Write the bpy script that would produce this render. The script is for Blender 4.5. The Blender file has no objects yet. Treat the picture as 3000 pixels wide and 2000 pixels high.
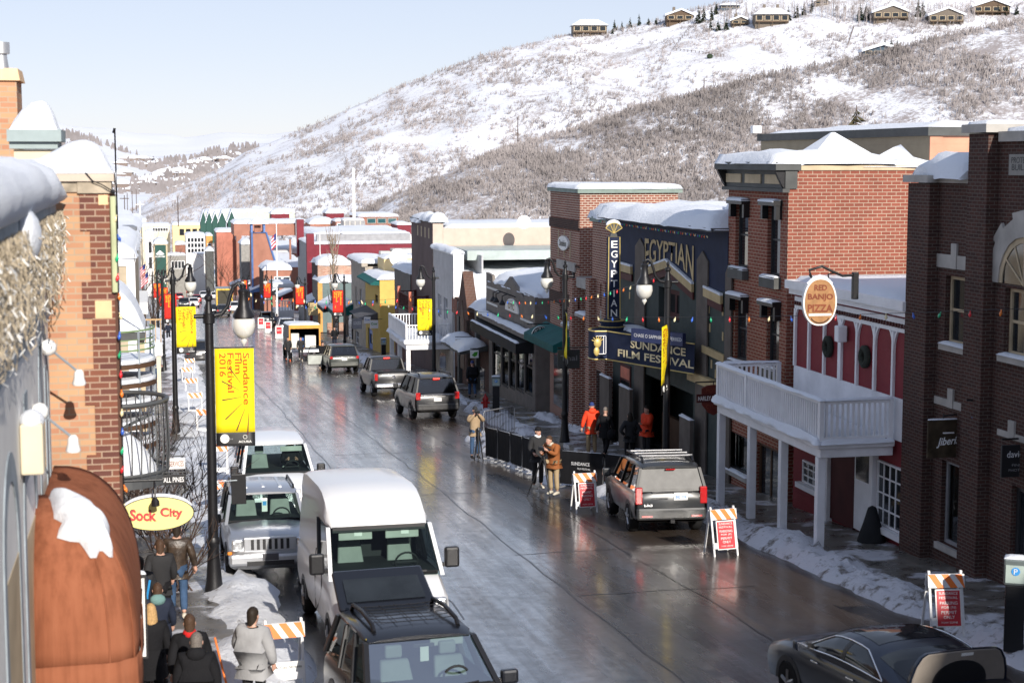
import bpy, bmesh, math, random
from mathutils import Vector, Matrix, noise
random.seed(7)
R = math.radians
C = bpy.context.scene.collection
SC = bpy.context.scene
# ---------------------------------------------------------------- camera
FPX, TH, PH = 4800.0, math.atan(530 / 4800.0), R(12.27)
cam_d = bpy.data.cameras.new('camera'); cam = bpy.data.objects.new('camera', cam_d); C.objects.link(cam)
cam_d.sensor_width = 36; cam_d.lens = 36 * FPX / 3000
cam.rotation_euler = (R(90) - TH, 0, -PH)
cam_d.clip_start = .5; cam_d.clip_end = 30000
cam_d.dof.use_dof = True; cam_d.dof.focus_distance = 58; cam_d.dof.aperture_fstop = 2.4
SC.camera = cam
# ---------------------------------------------------------------- world, sun, exposure
SUN_A, SUN_E = .15, .47                      # light travels (-SUN_A, 1, -SUN_E)
w = bpy.data.worlds.new('World'); SC.world = w; w.use_nodes = True
nt = w.node_tree; sky = nt.nodes.new('ShaderNodeTexSky'); sky.sky_type = 'NISHITA'; sky.sun_disc = False
sky.sun_elevation = math.atan(SUN_E / math.hypot(1, SUN_A)); sky.sun_rotation = math.pi - math.atan(SUN_A)
sky.altitude = 2100; sky.air_density = 1.0; sky.dust_density = .6; sky.ozone_density = 1.0
bg = nt.nodes['Background']; bg.inputs[1].default_value = .142; hs_ = nt.nodes.new('ShaderNodeHueSaturation'); hs_.inputs['Saturation'].default_value = .9; gm_ = nt.nodes.new('ShaderNodeGamma'); gm_.inputs[1].default_value = .42; hs_.inputs['Value'].default_value = 1.6; nt.links.new(sky.outputs[0], gm_.inputs[0]); nt.links.new(gm_.outputs[0], hs_.inputs['Color']); mx_ = nt.nodes.new('ShaderNodeMix'); mx_.data_type = 'RGBA'; mx_.blend_type = 'MULTIPLY'; mx_.inputs[0].default_value = 1; mx_.inputs[7].default_value = (1.0, 1.0, 1.12, 1); nt.links.new(hs_.outputs[0], mx_.inputs[6]); nt.links.new(mx_.outputs[2], bg.inputs[0])
sd = bpy.data.lights.new('sun', 'SUN'); sd.energy = 4.0; sd.angle = R(.5); sd.color = (1, .93, .84)
sun = bpy.data.objects.new('sun', sd); C.objects.link(sun)
sun.rotation_euler = Vector((-SUN_A, 1, -SUN_E)).to_track_quat('-Z', 'Y').to_euler()
SC.view_settings.view_transform = 'Standard'; SC.view_settings.look = 'None'
SC.view_settings.exposure = 0.58; SC.view_settings.gamma = 1
SC.cycles.max_bounces = 6; SC.cycles.diffuse_bounces = 3; SC.cycles.glossy_bounces = 3
SC.cycles.transparent_max_bounces = 10; SC.cycles.caustics_reflective = False
# ---------------------------------------------------------------- measuring: photo pixel (3000 x 2000) -> point of the place
CF = Vector((math.sin(PH) * math.cos(TH), math.cos(PH) * math.cos(TH), -math.sin(TH)))
CR = Vector((math.cos(PH), -math.sin(PH), 0)); CU = CR.cross(CF)
def ray(px, py): return CF * FPX + CR * (px - 1500) + CU * (1000 - py)
def gz(y): return -6.76 - .0645 * y if y < 470 else -6.76 - .0645 * 470 - .012 * min(y - 470, 900)
def atY(px, py, Y): d = ray(px, py); return d * (Y / d.y)
def atX(px, py, X): d = ray(px, py); return d * (X / d.x)
def gnd(px, py, h=0):
    d = ray(px, py); t = (-6.76 + h) / (d.z + .0645 * d.y); return d * t
def atD(px, py, D):
    d = ray(px, py); return d * (D / (d.x * math.sin(PH) + d.y * math.cos(PH)))
# ---------------------------------------------------------------- materials
MAT = {}
def _new(name):
    m = bpy.data.materials.new(name); m.use_nodes = True; n = m.node_tree.nodes; MAT[name] = m
    return m, n, m.node_tree.links, n['Principled BSDF']
def _nd(n, t, **k):
    o = n.new(t)
    for a, v in k.items(): setattr(o, a, v)
    return o
def _math(n, l, op, a, b=None, c=None):
    o = _nd(n, 'ShaderNodeMath', operation=op)
    for i, v in enumerate((a, b, c)):
        if v is None: continue
        if hasattr(v, 'links'): l.new(v, o.inputs[i])
        else: o.inputs[i].default_value = v
    return o.outputs[0]
def _noise(n, l, vec, sc, det=4, rough=.55):
    o = _nd(n, 'ShaderNodeTexNoise'); o.inputs['Scale'].default_value = sc; o.inputs['Detail'].default_value = det
    o.inputs['Roughness'].default_value = rough; l.new(vec, o.inputs['Vector']); return o.outputs[0]
def _ramp(n, l, fac, stops, interp='LINEAR'):
    o = _nd(n, 'ShaderNodeValToRGB'); o.color_ramp.interpolation = interp; e = o.color_ramp.elements
    while len(e) < len(stops): e.new(.5)
    for i, (p, c) in enumerate(stops):
        e[i].position = p; e[i].color = (*c, 1) if not isinstance(c, (int, float)) else (c, c, c, 1)
    l.new(fac, o.inputs[0]); return o.outputs[0]
def _mix(n, l, fac, a, b, mode='MIX'):
    o = _nd(n, 'ShaderNodeMix', data_type='RGBA', blend_type=mode)
    for s, v in ((o.inputs['Factor'], fac), (o.inputs[6], a), (o.inputs[7], b)):
        if hasattr(v, 'links'): l.new(v, s)
        elif isinstance(v, (int, float)): s.default_value = v
        else: s.default_value = (*v, 1)
    return o.outputs[2]
def _bump(n, l, bs, h, st, dist=.02):
    o = _nd(n, 'ShaderNodeBump'); o.inputs['Strength'].default_value = st; o.inputs['Distance'].default_value = dist
    l.new(h, o.inputs['Height']); l.new(o.outputs[0], bs.inputs['Normal'])
def M(name, col, rough=.65, metal=0, var=.18, vs=2.0, bump=0, bsc=25, coat=0, emit=None):
    m, n, l, b = _new(name); tc = _nd(n, 'ShaderNodeTexCoord').outputs['Object']
    b.inputs['Roughness'].default_value = rough; b.inputs['Metallic'].default_value = metal
    f = _noise(n, l, tc, vs, 5); d = tuple(c * (1 - var) for c in col); u = tuple(min(1, c * (1 + var)) for c in col)
    l.new(_ramp(n, l, f, [(.3, d), (.7, u)]), b.inputs['Base Color'])
    if rough >= .6: b.inputs['Specular IOR Level'].default_value = .2
    if bump: _bump(n, l, b, _noise(n, l, tc, bsc, 3), bump)
    if coat: b.inputs['Coat Weight'].default_value = coat; b.inputs['Coat Roughness'].default_value = .06
    if emit: b.inputs['Emission Color'].default_value = (*col, 1); b.inputs['Emission Strength'].default_value = emit
    return m
def brick(name, c1, c2, mortar, bw=.21, rh=.072, ms=.012, stain=.25):
    m, n, l, b = _new(name); tc = _nd(n, 'ShaderNodeTexCoord').outputs['Object']
    s = _nd(n, 'ShaderNodeSeparateXYZ'); l.new(tc, s.inputs[0]); cb = _nd(n, 'ShaderNodeCombineXYZ')
    l.new(_math(n, l, 'ADD', s.outputs[0], s.outputs[1]), cb.inputs[0]); l.new(s.outputs[2], cb.inputs[1])
    t = _nd(n, 'ShaderNodeTexBrick'); l.new(cb.outputs[0], t.inputs['Vector'])
    for k, v in (('Scale', 1), ('Brick Width', bw), ('Row Height', rh), ('Mortar Size', ms), ('Mortar Smooth', .1), ('Bias', -.1)): t.inputs[k].default_value = v
    t.inputs['Color1'].default_value = (*c1, 1); t.inputs['Color2'].default_value = (*c2, 1); t.inputs['Mortar'].default_value = (*mortar, 1)
    f = _noise(n, l, tc, .9, 5); k = _ramp(n, l, f, [(.3, 1 - stain), (.7, 1.0)])
    l.new(_mix(n, l, 1.0, t.outputs[0], k, 'MULTIPLY'), b.inputs['Base Color']); b.inputs['Roughness'].default_value = .85; b.inputs['Specular IOR Level'].default_value = .15
    _bump(n, l, b, t.outputs['Fac'], -.6, .012)
    return m
def siding(name, col, pitch=.2, vert=False, var=.12, depth=.02, rough=.6):
    m, n, l, b = _new(name); tc = _nd(n, 'ShaderNodeTexCoord').outputs['Object']
    s = _nd(n, 'ShaderNodeSeparateXYZ'); l.new(tc, s.inputs[0])
    c = _math(n, l, 'ADD', s.outputs[0], s.outputs[1]) if vert else s.outputs[2]
    fr = _math(n, l, 'FRACT', _math(n, l, 'DIVIDE', c, pitch))
    f = _noise(n, l, tc, 1.3, 6); d = tuple(x * (1 - var) for x in col); u = tuple(min(1, x * (1 + var)) for x in col)
    l.new(_ramp(n, l, f, [(.3, d), (.7, u)]), b.inputs['Base Color']); b.inputs['Roughness'].default_value = rough; b.inputs['Specular IOR Level'].default_value = .2
    _bump(n, l, b, fr, .9, depth)
    return m
def snow_mat(name, col=(.80, .83, .88), bump=.35, bsc=6, dirt=0):
    m, n, l, b = _new(name); tc = _nd(n, 'ShaderNodeTexCoord').outputs['Object']
    b.inputs['Roughness'].default_value = .7; b.inputs['Specular IOR Level'].default_value = .25
    if dirt:
        f = _noise(n, l, tc, 2.2, 8, .7); l.new(_ramp(n, l, f, [(.42 - dirt * .4, (.22, .195, .175)), (.42 - dirt * .4 + .11, col)]), b.inputs['Base Color'])
    else: b.inputs['Base Color'].default_value = (*col, 1)
    _bump(n, l, b, _noise(n, l, tc, bsc, 9, .72), bump, .14)
    return m
def thin_glass(name, tint=(.75, .85, .82), rough=.02, base=.06):
    m, n, l, b = _new(name); n.remove(b); out = n['Material Output']
    t = _nd(n, 'ShaderNodeBsdfTransparent'); t.inputs[0].default_value = (*tint, 1)
    g = _nd(n, 'ShaderNodeBsdfGlossy'); g.inputs['Roughness'].default_value = rough; g.inputs[0].default_value = (1, 1, 1, 1)
    fr = _nd(n, 'ShaderNodeFresnel'); fr.inputs[0].default_value = 1.5; mx = _nd(n, 'ShaderNodeMixShader')
    l.new(_math(n, l, 'MULTIPLY_ADD', fr.outputs[0], .55, base), mx.inputs[0]); l.new(t.outputs[0], mx.inputs[1]); l.new(g.outputs[0], mx.inputs[2])
    l.new(mx.outputs[0], out.inputs[0]); return m
# ---------------------------------------------------------------- mesh builder
class MB:
    def __init__(s): s.v = []; s.f = []; s.m = []
    def face(s, pts, m=0):
        i = len(s.v); s.v += [tuple(p) for p in pts]; s.f.append(tuple(range(i, i + len(pts)))); s.m.append(m); return s
    def grid(s, rows, m=0, close=False):
        i = len(s.v); nr, nc = len(rows), len(rows[0])
        for r in rows: s.v += [tuple(p) for p in r]
        for a in range(nr - 1):
            for b in range(nc if close else nc - 1):
                c = (b + 1) % nc
                s.f.append((i + a * nc + b, i + a * nc + c, i + (a + 1) * nc + c, i + (a + 1) * nc + b)); s.m.append(m)
        return s
    def loft(s, rings, m=0, caps=True):
        i = len(s.v); n = len(rings[0]); s.grid(rings, m, True)
        if caps:
            s.f.append(tuple(i + k for k in reversed(range(n)))); s.m.append(m)
            e = i + (len(rings) - 1) * n; s.f.append(tuple(e + k for k in range(n))); s.m.append(m)
        return s
    def hexa(s, p, m=0):                     # 8 corners: bottom ring then top ring
        return s.loft([p[:4], p[4:]], m)
    def box(s, x0, x1, y0, y1, z0, z1, m=0):
        return s.hexa([(x0, y0, z0), (x1, y0, z0), (x1, y1, z0), (x0, y1, z0), (x0, y0, z1), (x1, y0, z1), (x1, y1, z1), (x0, y1, z1)], m)
    def prism(s, poly, ax, a0, a1, m=0):     # polygon in the other two axes, extruded along ax
        def P(u, v, a): return {'x': (a, u, v), 'y': (u, a, v), 'z': (u, v, a)}[ax]
        return s.loft([[P(u, v, a0) for u, v in poly], [P(u, v, a1) for u, v in poly]], m)
    def tube(s, path, r, n=8, m=0, caps=True):
        path = [Vector(p) for p in path]; rs = r if isinstance(r, (list, tuple)) else [r] * len(path); rings = []
        up = Vector((0, 0, 1)); prev = None
        for i, p in enumerate(path):
            t = (path[min(i + 1, len(path) - 1)] - path[max(i - 1, 0)]).normalized()
            if prev is None:
                a = t.cross(up)
                if a.length < .05: a = t.cross(Vector((1, 0, 0)))
            else: a = prev - t * prev.dot(t)
            a.normalize(); prev = a; b = t.cross(a)
            rings.append([p + (a * math.cos(k * 2 * math.pi / n) + b * math.sin(k * 2 * math.pi / n)) * rs[i] for k in range(n)])
        return s.loft(rings, m, caps)
    def lathe(s, prof, c=(0, 0, 0), n=16, m=0):
        return s.loft([[(c[0] + r * math.cos(k * 2 * math.pi / n), c[1] + r * math.sin(k * 2 * math.pi / n), c[2] + z) for k in range(n)] for r, z in prof], m)
    def ball(s, c, r, n=12, m=0):
        r = r if isinstance(r, (list, tuple)) else (r, r, r); k = n // 2
        return s.loft([[(c[0] + r[0] * math.sin(a) * math.cos(b), c[1] + r[1] * math.sin(a) * math.sin(b), c[2] - r[2] * math.cos(a))
                        for b in [j * 2 * math.pi / n for j in range(n)]] for a in [math.pi * max(.02, min(.98, i / k)) for i in range(k + 1)]], m)
    def build(s, name, mats, parent=None, world=False, smooth=None, bevel=0, fix=True):
        me = bpy.data.meshes.new(name); off = parent.location if (world and parent) else Vector((0, 0, 0))
        me.from_pydata([(a - off.x, b - off.y, c - off.z) for a, b, c in s.v], [], s.f)
        if fix:
            bm = bmesh.new(); bm.from_mesh(me); bmesh.ops.recalc_face_normals(bm, faces=bm.faces); bm.to_mesh(me); bm.free()
        mats = mats if isinstance(mats, (list, tuple)) else [mats]
        for m in mats: me.materials.append(MAT[m] if isinstance(m, str) else m)
        if len(mats) > 1: me.polygons.foreach_set('material_index', s.m)
        if smooth is not None:
            me.polygons.foreach_set('use_smooth', [True] * len(me.polygons)); me.set_sharp_from_angle(angle=R(smooth))
        me.update(); o = bpy.data.objects.new(name, me); C.objects.link(o)
        if parent: o.parent = parent
        if bevel:
            b = o.modifiers.new('b', 'BEVEL'); b.width = bevel; b.segments = 2; b.limit_method = 'ANGLE'
        return o
def thing(name, label, cat, loc=(0, 0, 0), rz=0, group=None, ry=0):
    o = bpy.data.objects.new(name, None); C.objects.link(o); o.location = loc; o.rotation_euler = (0, ry, rz); o.empty_display_size = .3
    return tag(o, label, cat, group)
def tag(o, label=None, cat=None, group=None, kind=None):
    for k, v in (('label', label), ('category', cat), ('group', group), ('kind', kind)):
        if v: o[k] = v
    return o
def copy_thing(src, loc, rz=None, label=None, ry=None):
    def rec(o, par):
        c = o.copy(); C.objects.link(c)
        if par: c.parent = par
        for ch in o.children: rec(ch, c)
        return c
    r = rec(src, None); r.location = loc
    e = r.rotation_euler
    if rz is not None: e[2] = rz
    if ry is not None: e[1] = ry
    if label: r['label'] = label
    return r
def text(parent, s, org, ex, ey, w, h, mat, world=False, name='lettering', depth=.006, bold=.0, shear=0, arc=0):
    cu = bpy.data.curves.new('t', 'FONT'); cu.body = s; cu.size = 1; cu.offset = bold; cu.resolution_u = 3; cu.shear = shear
    ob = bpy.data.objects.new('t', cu); C.objects.link(ob); dg = bpy.context.evaluated_depsgraph_get()
    me = bpy.data.meshes.new_from_object(ob.evaluated_get(dg)); bpy.data.objects.remove(ob); bpy.data.curves.remove(cu)
    xs = [v.co.x for v in me.vertices]; ys = [v.co.y for v in me.vertices]
    x0, x1, y0, y1 = min(xs), max(xs), min(ys), max(ys)
    ex, ey = Vector(ex).normalized(), Vector(ey).normalized(); ez = ex.cross(ey); off = parent.location if world else Vector((0, 0, 0))
    org = Vector(org); sx = w / (x1 - x0); sy = h / (y1 - y0) if h else sx
    for v in me.vertices:
        a, b = (v.co.x - (x0 + x1) / 2) * sx, (v.co.y - (y0 + y1) / 2) * sy
        if arc: b *= 1 + arc * (2 * a / w) ** 2; b += (-arc * h * .5 * (2 * a / w) ** 2)
        v.co = org + ex * a + ey * b + ez * depth - off
    me.name = name; me.materials.clear(); me.materials.append(MAT[mat]); o = bpy.data.objects.new(name, me); C.objects.link(o); o.parent = parent
    return o
def snowcap(mb, x0, x1, y0, y1, z, h, step=.5, seed=0, over=.06, edge=.3, slope=None, drop=.0):
    x0 -= over; x1 += over; y0 -= over; y1 += over
    nx = max(6, min(60, int((x1 - x0) / step))); ny = max(6, min(60, int((y1 - y0) / step)))
    def lin(a, b, n):                        # denser towards the edges
        return [a + (b - a) * (.5 - .5 * math.cos(math.pi * i / n) if n < 14 else (.5 * (i / n) + .5 * (.5 - .5 * math.cos(math.pi * i / n)))) for i in range(n + 1)]
    rows = []
    for y in lin(y0, y1, ny):
        row = []
        for x in lin(x0, x1, nx):
            e = min(x - x0, x1 - x, y - y0, y1 - y)
            k = 1 - math.exp(-e / (edge * h * 1.2 + .03))
            nz = noise.noise((x * .5 + seed, y * .5, 0)) * .42 + noise.noise((x * 1.7, y * 1.7, seed)) * .22
            zz = z + h * k * (1 + nz) - (drop if e < 1e-6 else 0)
            if slope: zz += slope(x, y)
            jx = jy = 0
            if e < 1e-6: jx, jy = .5 * h * noise.noise((x * 1.3, y * 1.3, seed + 9)), .5 * h * noise.noise((y * 1.3, x * 1.3, seed + 4)); zz -= .12 * h * abs(noise.noise((x * 2.1, y * 2.1, seed)))
            row.append((x + jx, y + jy, zz))
        rows.append(row)
    return mb.grid(rows)
def wall_holes(mb, X, y0, y1, z0, z1, holes, depth=.18, m=0):   # facade facing -X at plane X with openings and their reveals
    ys = sorted({y0, y1, *[a for h in holes for a in h[:2]]}); zs = sorted({z0, z1, *[a for h in holes for a in h[2:]]})
    for a, b in zip(ys, ys[1:]):
        for c, d in zip(zs, zs[1:]):
            ym, zm = (a + b) / 2, (c + d) / 2
            if ym < y0 or ym > y1 or zm < z0 or zm > z1 or any(h[0] < ym < h[1] and h[2] < zm < h[3] for h in holes): continue
            mb.face([(X, a, c), (X, b, c), (X, b, d), (X, a, d)], m)
    for a, b, c, d in holes:
        Z = X + depth
        mb.face([(X, a, c), (Z, a, c), (Z, a, d), (X, a, d)], m); mb.face([(X, b, c), (Z, b, c), (Z, b, d), (X, b, d)], m)
        mb.face([(X, a, c), (X, b, c), (Z, b, c), (Z, a, c)], m); mb.face([(X, a, d), (X, b, d), (Z, b, d), (Z, a, d)], m)
def win(parent, X, h, frame='trim_dark', glass='glass_dark', cols=1, rows=2, bar=.05, sill=None, depth=.18, snow=False, name='window'):
    a, b, c, d = h; mb = MB(); t = bar * 1.3
    mb.box(X + depth - .07, X + depth - .005, a, a + t, c, d).box(X + depth - .07, X + depth - .005, b - t, b, c, d)
    mb.box(X + depth - .07, X + depth - .005, a + t, b - t, c, c + t).box(X + depth - .07, X + depth - .005, a + t, b - t, d - t, d)
    for i in range(1, cols): y = a + (b - a) * i / cols; mb.box(X + depth - .05, X + depth - .005, y - bar / 2, y + bar / 2, c + t, d - t)
    for i in range(1, rows):
        z = c + (d - c) * i / rows
        for j in range(cols): mb.box(X + depth - .05, X + depth - .005, a + (b - a) * j / cols + (t if j == 0 else bar / 2), a + (b - a) * (j + 1) / cols - (t if j == cols - 1 else bar / 2), z - bar / 2, z + bar / 2)
    w_ = mb.build(name, frame, parent, True)
    p = MB().box(X + depth - .028, X + depth + .02, a + .01, b - .01, c + .01, d - .01).build('pane', glass, w_); shift(p, w_, parent)
    if sill:
        s = MB().box(X - .09, X + depth - .08, a - .1, b + .1, c - .14, c - .002).build('sill', sill, w_); shift(s, w_, parent)
        if snow:
            q = MB(); snowcap(q, X - .07, X + depth - .1, a, b, c - .003, .07, .12, seed=a); q = q.build('snow', 'snow', w_, smooth=60); shift(q, w_, parent)
    return w_
def shift(o, par, top):                      # o was built in world coordinates under a part of top
    off = top.location
    for v in o.data.vertices: v.co -= off
    o.parent = par
import numpy as np
# ---------------------------------------------------------------- palette
snow_mat('snow', bump=.5); snow_mat('snow_dirty', (.80, .81, .86), .8, 9, .12); snow_mat('snow_trod', (.70, .72, .76), .6, 5, .30)
M('trim_dark', (.035, .035, .038), .5); M('trim_white', (.84, .84, .85), .55, var=.08); M('trim_grey', (.30, .30, .31), .6); M('trim_tan', (.52, .42, .28), .7)
M('stone', (.42, .40, .37), .8, bump=.3); M('concrete', (.30, .29, .27), .85, bump=.3, bsc=18); M('metal_grey', (.33, .37, .40), .45, .3); M('metal_black', (.012, .012, .014), .42, .2, bump=.1)
M('glass_dark', (.018, .022, .026), .06, var=.3); M('glass_teal', (.03, .09, .10), .07); M('black', (.008, .008, .009), .8); M('rubber', (.015, .015, .016), .85)
thin_glass('glass_car', (.66, .78, .74), .02, 0); thin_glass('glass_shop', (.55, .6, .6)); thin_glass('glass_tint', (.10, .12, .13), .03, .08)
M('roof_metal', (.28, .33, .32), .5, .2); M('wood_dark', (.09, .05, .03), .6); M('wood_light', (.5, .33, .17), .7)
M('white_sign', (.80, .80, .78), .5, var=.04); M('ink_black', (.012, .012, .014), .5, var=0)
# ---------------------------------------------------------------- sky-lit wet road
def road_mat():
    m, n, l, b = _new('wet_asphalt'); tc = _nd(n, 'ShaderNodeTexCoord').outputs['Object']
    mp = _nd(n, 'ShaderNodeMapping'); mp.inputs['Scale'].default_value = (1.7, .12, 1); l.new(tc, mp.inputs[0]); st = mp.outputs[0]
    f1 = _noise(n, l, st, 1.0, 6, .6); f2 = _noise(n, l, tc, 3.5, 6, .65); f3 = _noise(n, l, tc, .22, 3)
    col = _ramp(n, l, f1, [(.3, (.020, .020, .022)), (.5, (.042, .040, .039)), (.62, (.060, .050, .040)), (.78, (.085, .068, .052))])
    s = _nd(n, 'ShaderNodeSeparateXYZ'); l.new(tc, s.inputs[0])
    slush = _math(n, l, 'MULTIPLY', _ramp(n, l, f2, [(.58, 0), (.72, 1)]), _ramp(n, l, _math(n, l, 'ABSOLUTE', _math(n, l, 'SUBTRACT', s.outputs[0], 8.1)), [(.0, 0), (1, 1)]))
    col = _mix(n, l, _math(n, l, 'MULTIPLY', slush, .25), col, (.30, .26, .22))
    mp2 = _nd(n, 'ShaderNodeMapping'); mp2.inputs['Scale'].default_value = (2.6, .10, 1); l.new(tc, mp2.inputs[0]); f4 = _noise(n, l, mp2.outputs[0], 1.0, 8, .68)
    film = _math(n, l, 'MULTIPLY', _ramp(n, l, f4, [(.47, 0), (.62, 1)]), _ramp(n, l, f2, [(.38, 0), (.6, 1)])); col = _mix(n, l, _math(n, l, 'MULTIPLY', film, .45), col, (.17, .175, .19))
    l.new(col, b.inputs['Base Color'])
    l.new(_math(n, l, 'ADD', _math(n, l, 'MULTIPLY', _ramp(n, l, f1, [(.35, 0), (.7, 1)]), .22), _math(n, l, 'ADD', .13, _math(n, l, 'MULTIPLY', _ramp(n, l, f3, [(.35, 0), (.65, 1)]), .12))), b.inputs['Roughness'])
    b.inputs['Specular IOR Level'].default_value = .7; mud_refl = _ramp(n, l, _math(n, l, 'ADD', _math(n, l, 'MULTIPLY', _math(n, l, 'SUBTRACT', s.outputs[0], 8.4), .22), _math(n, l, 'MULTIPLY', _math(n, l, 'SUBTRACT', f1, .5), 1.3)), [(.1, 0), (.75, 1)]); l.new(_mix(n, l, _math(n, l, 'MULTIPLY', mud_refl, .7), col, (.060, .042, .030)), b.inputs['Base Color']); l.new(_math(n, l, 'MULTIPLY', _math(n, l, 'SUBTRACT', 1, _math(n, l, 'MULTIPLY', mud_refl, .72)), _ramp(n, l, _math(n, l, 'ADD', _math(n, l, 'MULTIPLY', f4, .6), _math(n, l, 'MULTIPLY', f2, .4)), [(.40, .30), (.56, 1)])), b.inputs['Coat Weight']); b.inputs['Coat Roughness'].default_value = .13; b.inputs['Coat IOR'].default_value = 1.55  # muddy right lane, with the dark building reflection put into its colour
    _bump(n, l, b, _math(n, l, 'ADD', f2, _math(n, l, 'MULTIPLY', f1, 1.5)), .26, .03)
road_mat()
def walk_mat():
    m, n, l, b = _new('wet_pavement'); tc = _nd(n, 'ShaderNodeTexCoord').outputs['Object']
    f = _noise(n, l, tc, 1.6, 7, .65); f2 = _noise(n, l, tc, .7, 5, .6)
    c = _ramp(n, l, f, [(.35, (.075, .068, .06)), (.62, (.17, .155, .135))])
    l.new(_mix(n, l, _ramp(n, l, f2, [(.53, 0), (.6, 1)]), c, (.60, .61, .65)), b.inputs['Base Color'])
    l.new(_ramp(n, l, f, [(.35, .12), (.65, .55)]), b.inputs['Roughness']); _bump(n, l, b, f, .5, .04)
walk_mat()
# ---------------------------------------------------------------- ground, road, pavements
def strip(name, x0, x1, ya, yb, h, mat, step=6, kerb=None, nx=1):
    mb = MB(); n = max(2, int((yb - ya) / step)); rows = []
    for i in range(n + 1):
        y = ya + (yb - ya) * i / n; z = gz(y) + h
        r = [(x0 + (x1 - x0) * k / nx, y, z) for k in range(nx + 1)]
        if kerb == 'l': r = [(x0, y, z - .3)] + r
        if kerb == 'r': r = r + [(x1, y, z - .3)]
        rows.append(r)
    return tag(mb.grid(rows).build(name, mat), kind='structure')
KL, KR, XL, XR = 1.55, 14.55, -.46, 16.6
mb = MB(); ys = [-60 + 12 * i for i in range(46)] + [500 + 80 * i for i in range(20)] + [2200 + 500 * i for i in range(24)]
mb.grid([[(x, y, gz(y) - .25) for x in [-6000, -1500, -300, -40, -6, 0, 8, 15, 25, 60, 300, 1500, 6000]] for y in ys])
tag(mb.build('ground', 'snow'), kind='structure')
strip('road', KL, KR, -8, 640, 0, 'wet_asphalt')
strip('pavement_left', XL - 2.5, KL, -8, 400, .14, 'wet_pavement', kerb='r', nx=2)
strip('pavement_right', KR, XR + 3, -8, 460, .14, 'wet_pavement', kerb='l', nx=2)
# road seams and manhole repairs: thin tar lines lying on the asphalt
mb = MB()
def tar(pts, wd=.05):
    for (a, b), (c, d) in zip(pts, pts[1:]):
        v = Vector((c - a, d - b)).normalized(); nx_, ny_ = -v.y * wd / 2, v.x * wd / 2
        mb.face([(a + nx_, b + ny_, gz(b + ny_) + .004), (a - nx_, b - ny_, gz(b - ny_) + .004), (c - nx_, d - ny_, gz(d - ny_) + .004), (c + nx_, d + ny_, gz(d + ny_) + .004)])
def wig(x, ya, yb, amp=.06, st=1.5):
    out = []; y = ya
    while y < yb: out.append((x + random.uniform(-amp, amp), y)); y += st
    return out
tar(wig(8.15, 22, 150), .035); tar(wig(5.6, 30, 110), .035); tar(wig(10.6, 26, 90), .035)
for yy, xa, xb in ((31.5, 8.2, 12), (36.5, 8, 11), (47, 4.8, 9.5), (52, 4.2, 7.4), (58, 6, 10), (66, 2.6, 6.6), (78, 3, 5.4), (84, 3.1, 5.8), (95, 4, 7)):
    tar([(xa + (xb - xa) * k / 8, yy + random.uniform(-.07, .07)) for k in range(9)], .045)
tag(mb.build('road_seams', M('tar', (.014, .013, .013), .3)), kind='structure')
# ploughed snow along the kerbs
def bank(x0, ya, yb, wmax, hmax, name, mat, seed, lab=None):
    mb = MB(); st = .28; n = int((yb - ya) / st); rows = []; m = 11
    for i in range(n + 1):
        y = ya + (yb - ya) * i / n; end = min(1, (y - ya) / 1.2, (yb - y) / 1.2); g = .55 + .9 * noise.noise((y * .35, seed, 0)); g = max(.12, min(1.15, g)) * max(0, end)
        r = []
        for k in range(m + 1):
            u = k / m; pr = math.sin(math.pi * u) ** .75
            x = x0 + (u - .5) * wmax * (.7 + .5 * g) + .18 * noise.noise((y * .9, u * 2, seed + 5))
            h = hmax * g * pr * (1 + .35 * noise.noise((x * 3, y * 3, seed))) + .22 * abs(noise.noise((x * 5, y * 5, seed))) * pr + .10 * abs(noise.noise((x * 11, y * 11, seed))) * pr
            r.append((x, y, gz(y) - .06 + h + (.0 if 0 < k < m else -.05)))
        rows.append(r)
    return tag(mb.grid(rows).build(name, mat, smooth=50), kind='stuff', label=lab)
bank(14.35, 21, 43, 1.5, .42, 'snow_bank', 'snow_dirty', 1); bank(11.95, 47.5, 62, 1.2, .6, 'snow_bank', 'snow_dirty', 4); bank(12.75, 44.2, 48, 1.1, .5, 'snow_bank', 'snow_dirty', 6)
bank(14.3, 62, 75, 1.2, .5, 'snow_bank', 'snow_dirty', 9); bank(14.4, 77, 132, 1.3, .6, 'snow_bank', 'snow_dirty', 12)
bank(1.5, 21, 36.5, 1.75, .5, 'snow_bank', 'snow_trod', 17); bank(1.5, 38, 120, 2.4, .5, 'snow_bank', 'snow_trod', 23); bank(1.3, 122, 300, 2.2, .5, 'snow_bank', 'snow_dirty', 31)
bank(16.3, 52, 58, .7, .4, 'snow_bank', 'snow_dirty', 37); bank(16.2, 60.5, 70, .8, .45, 'snow_bank', 'snow_dirty', 41)
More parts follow.
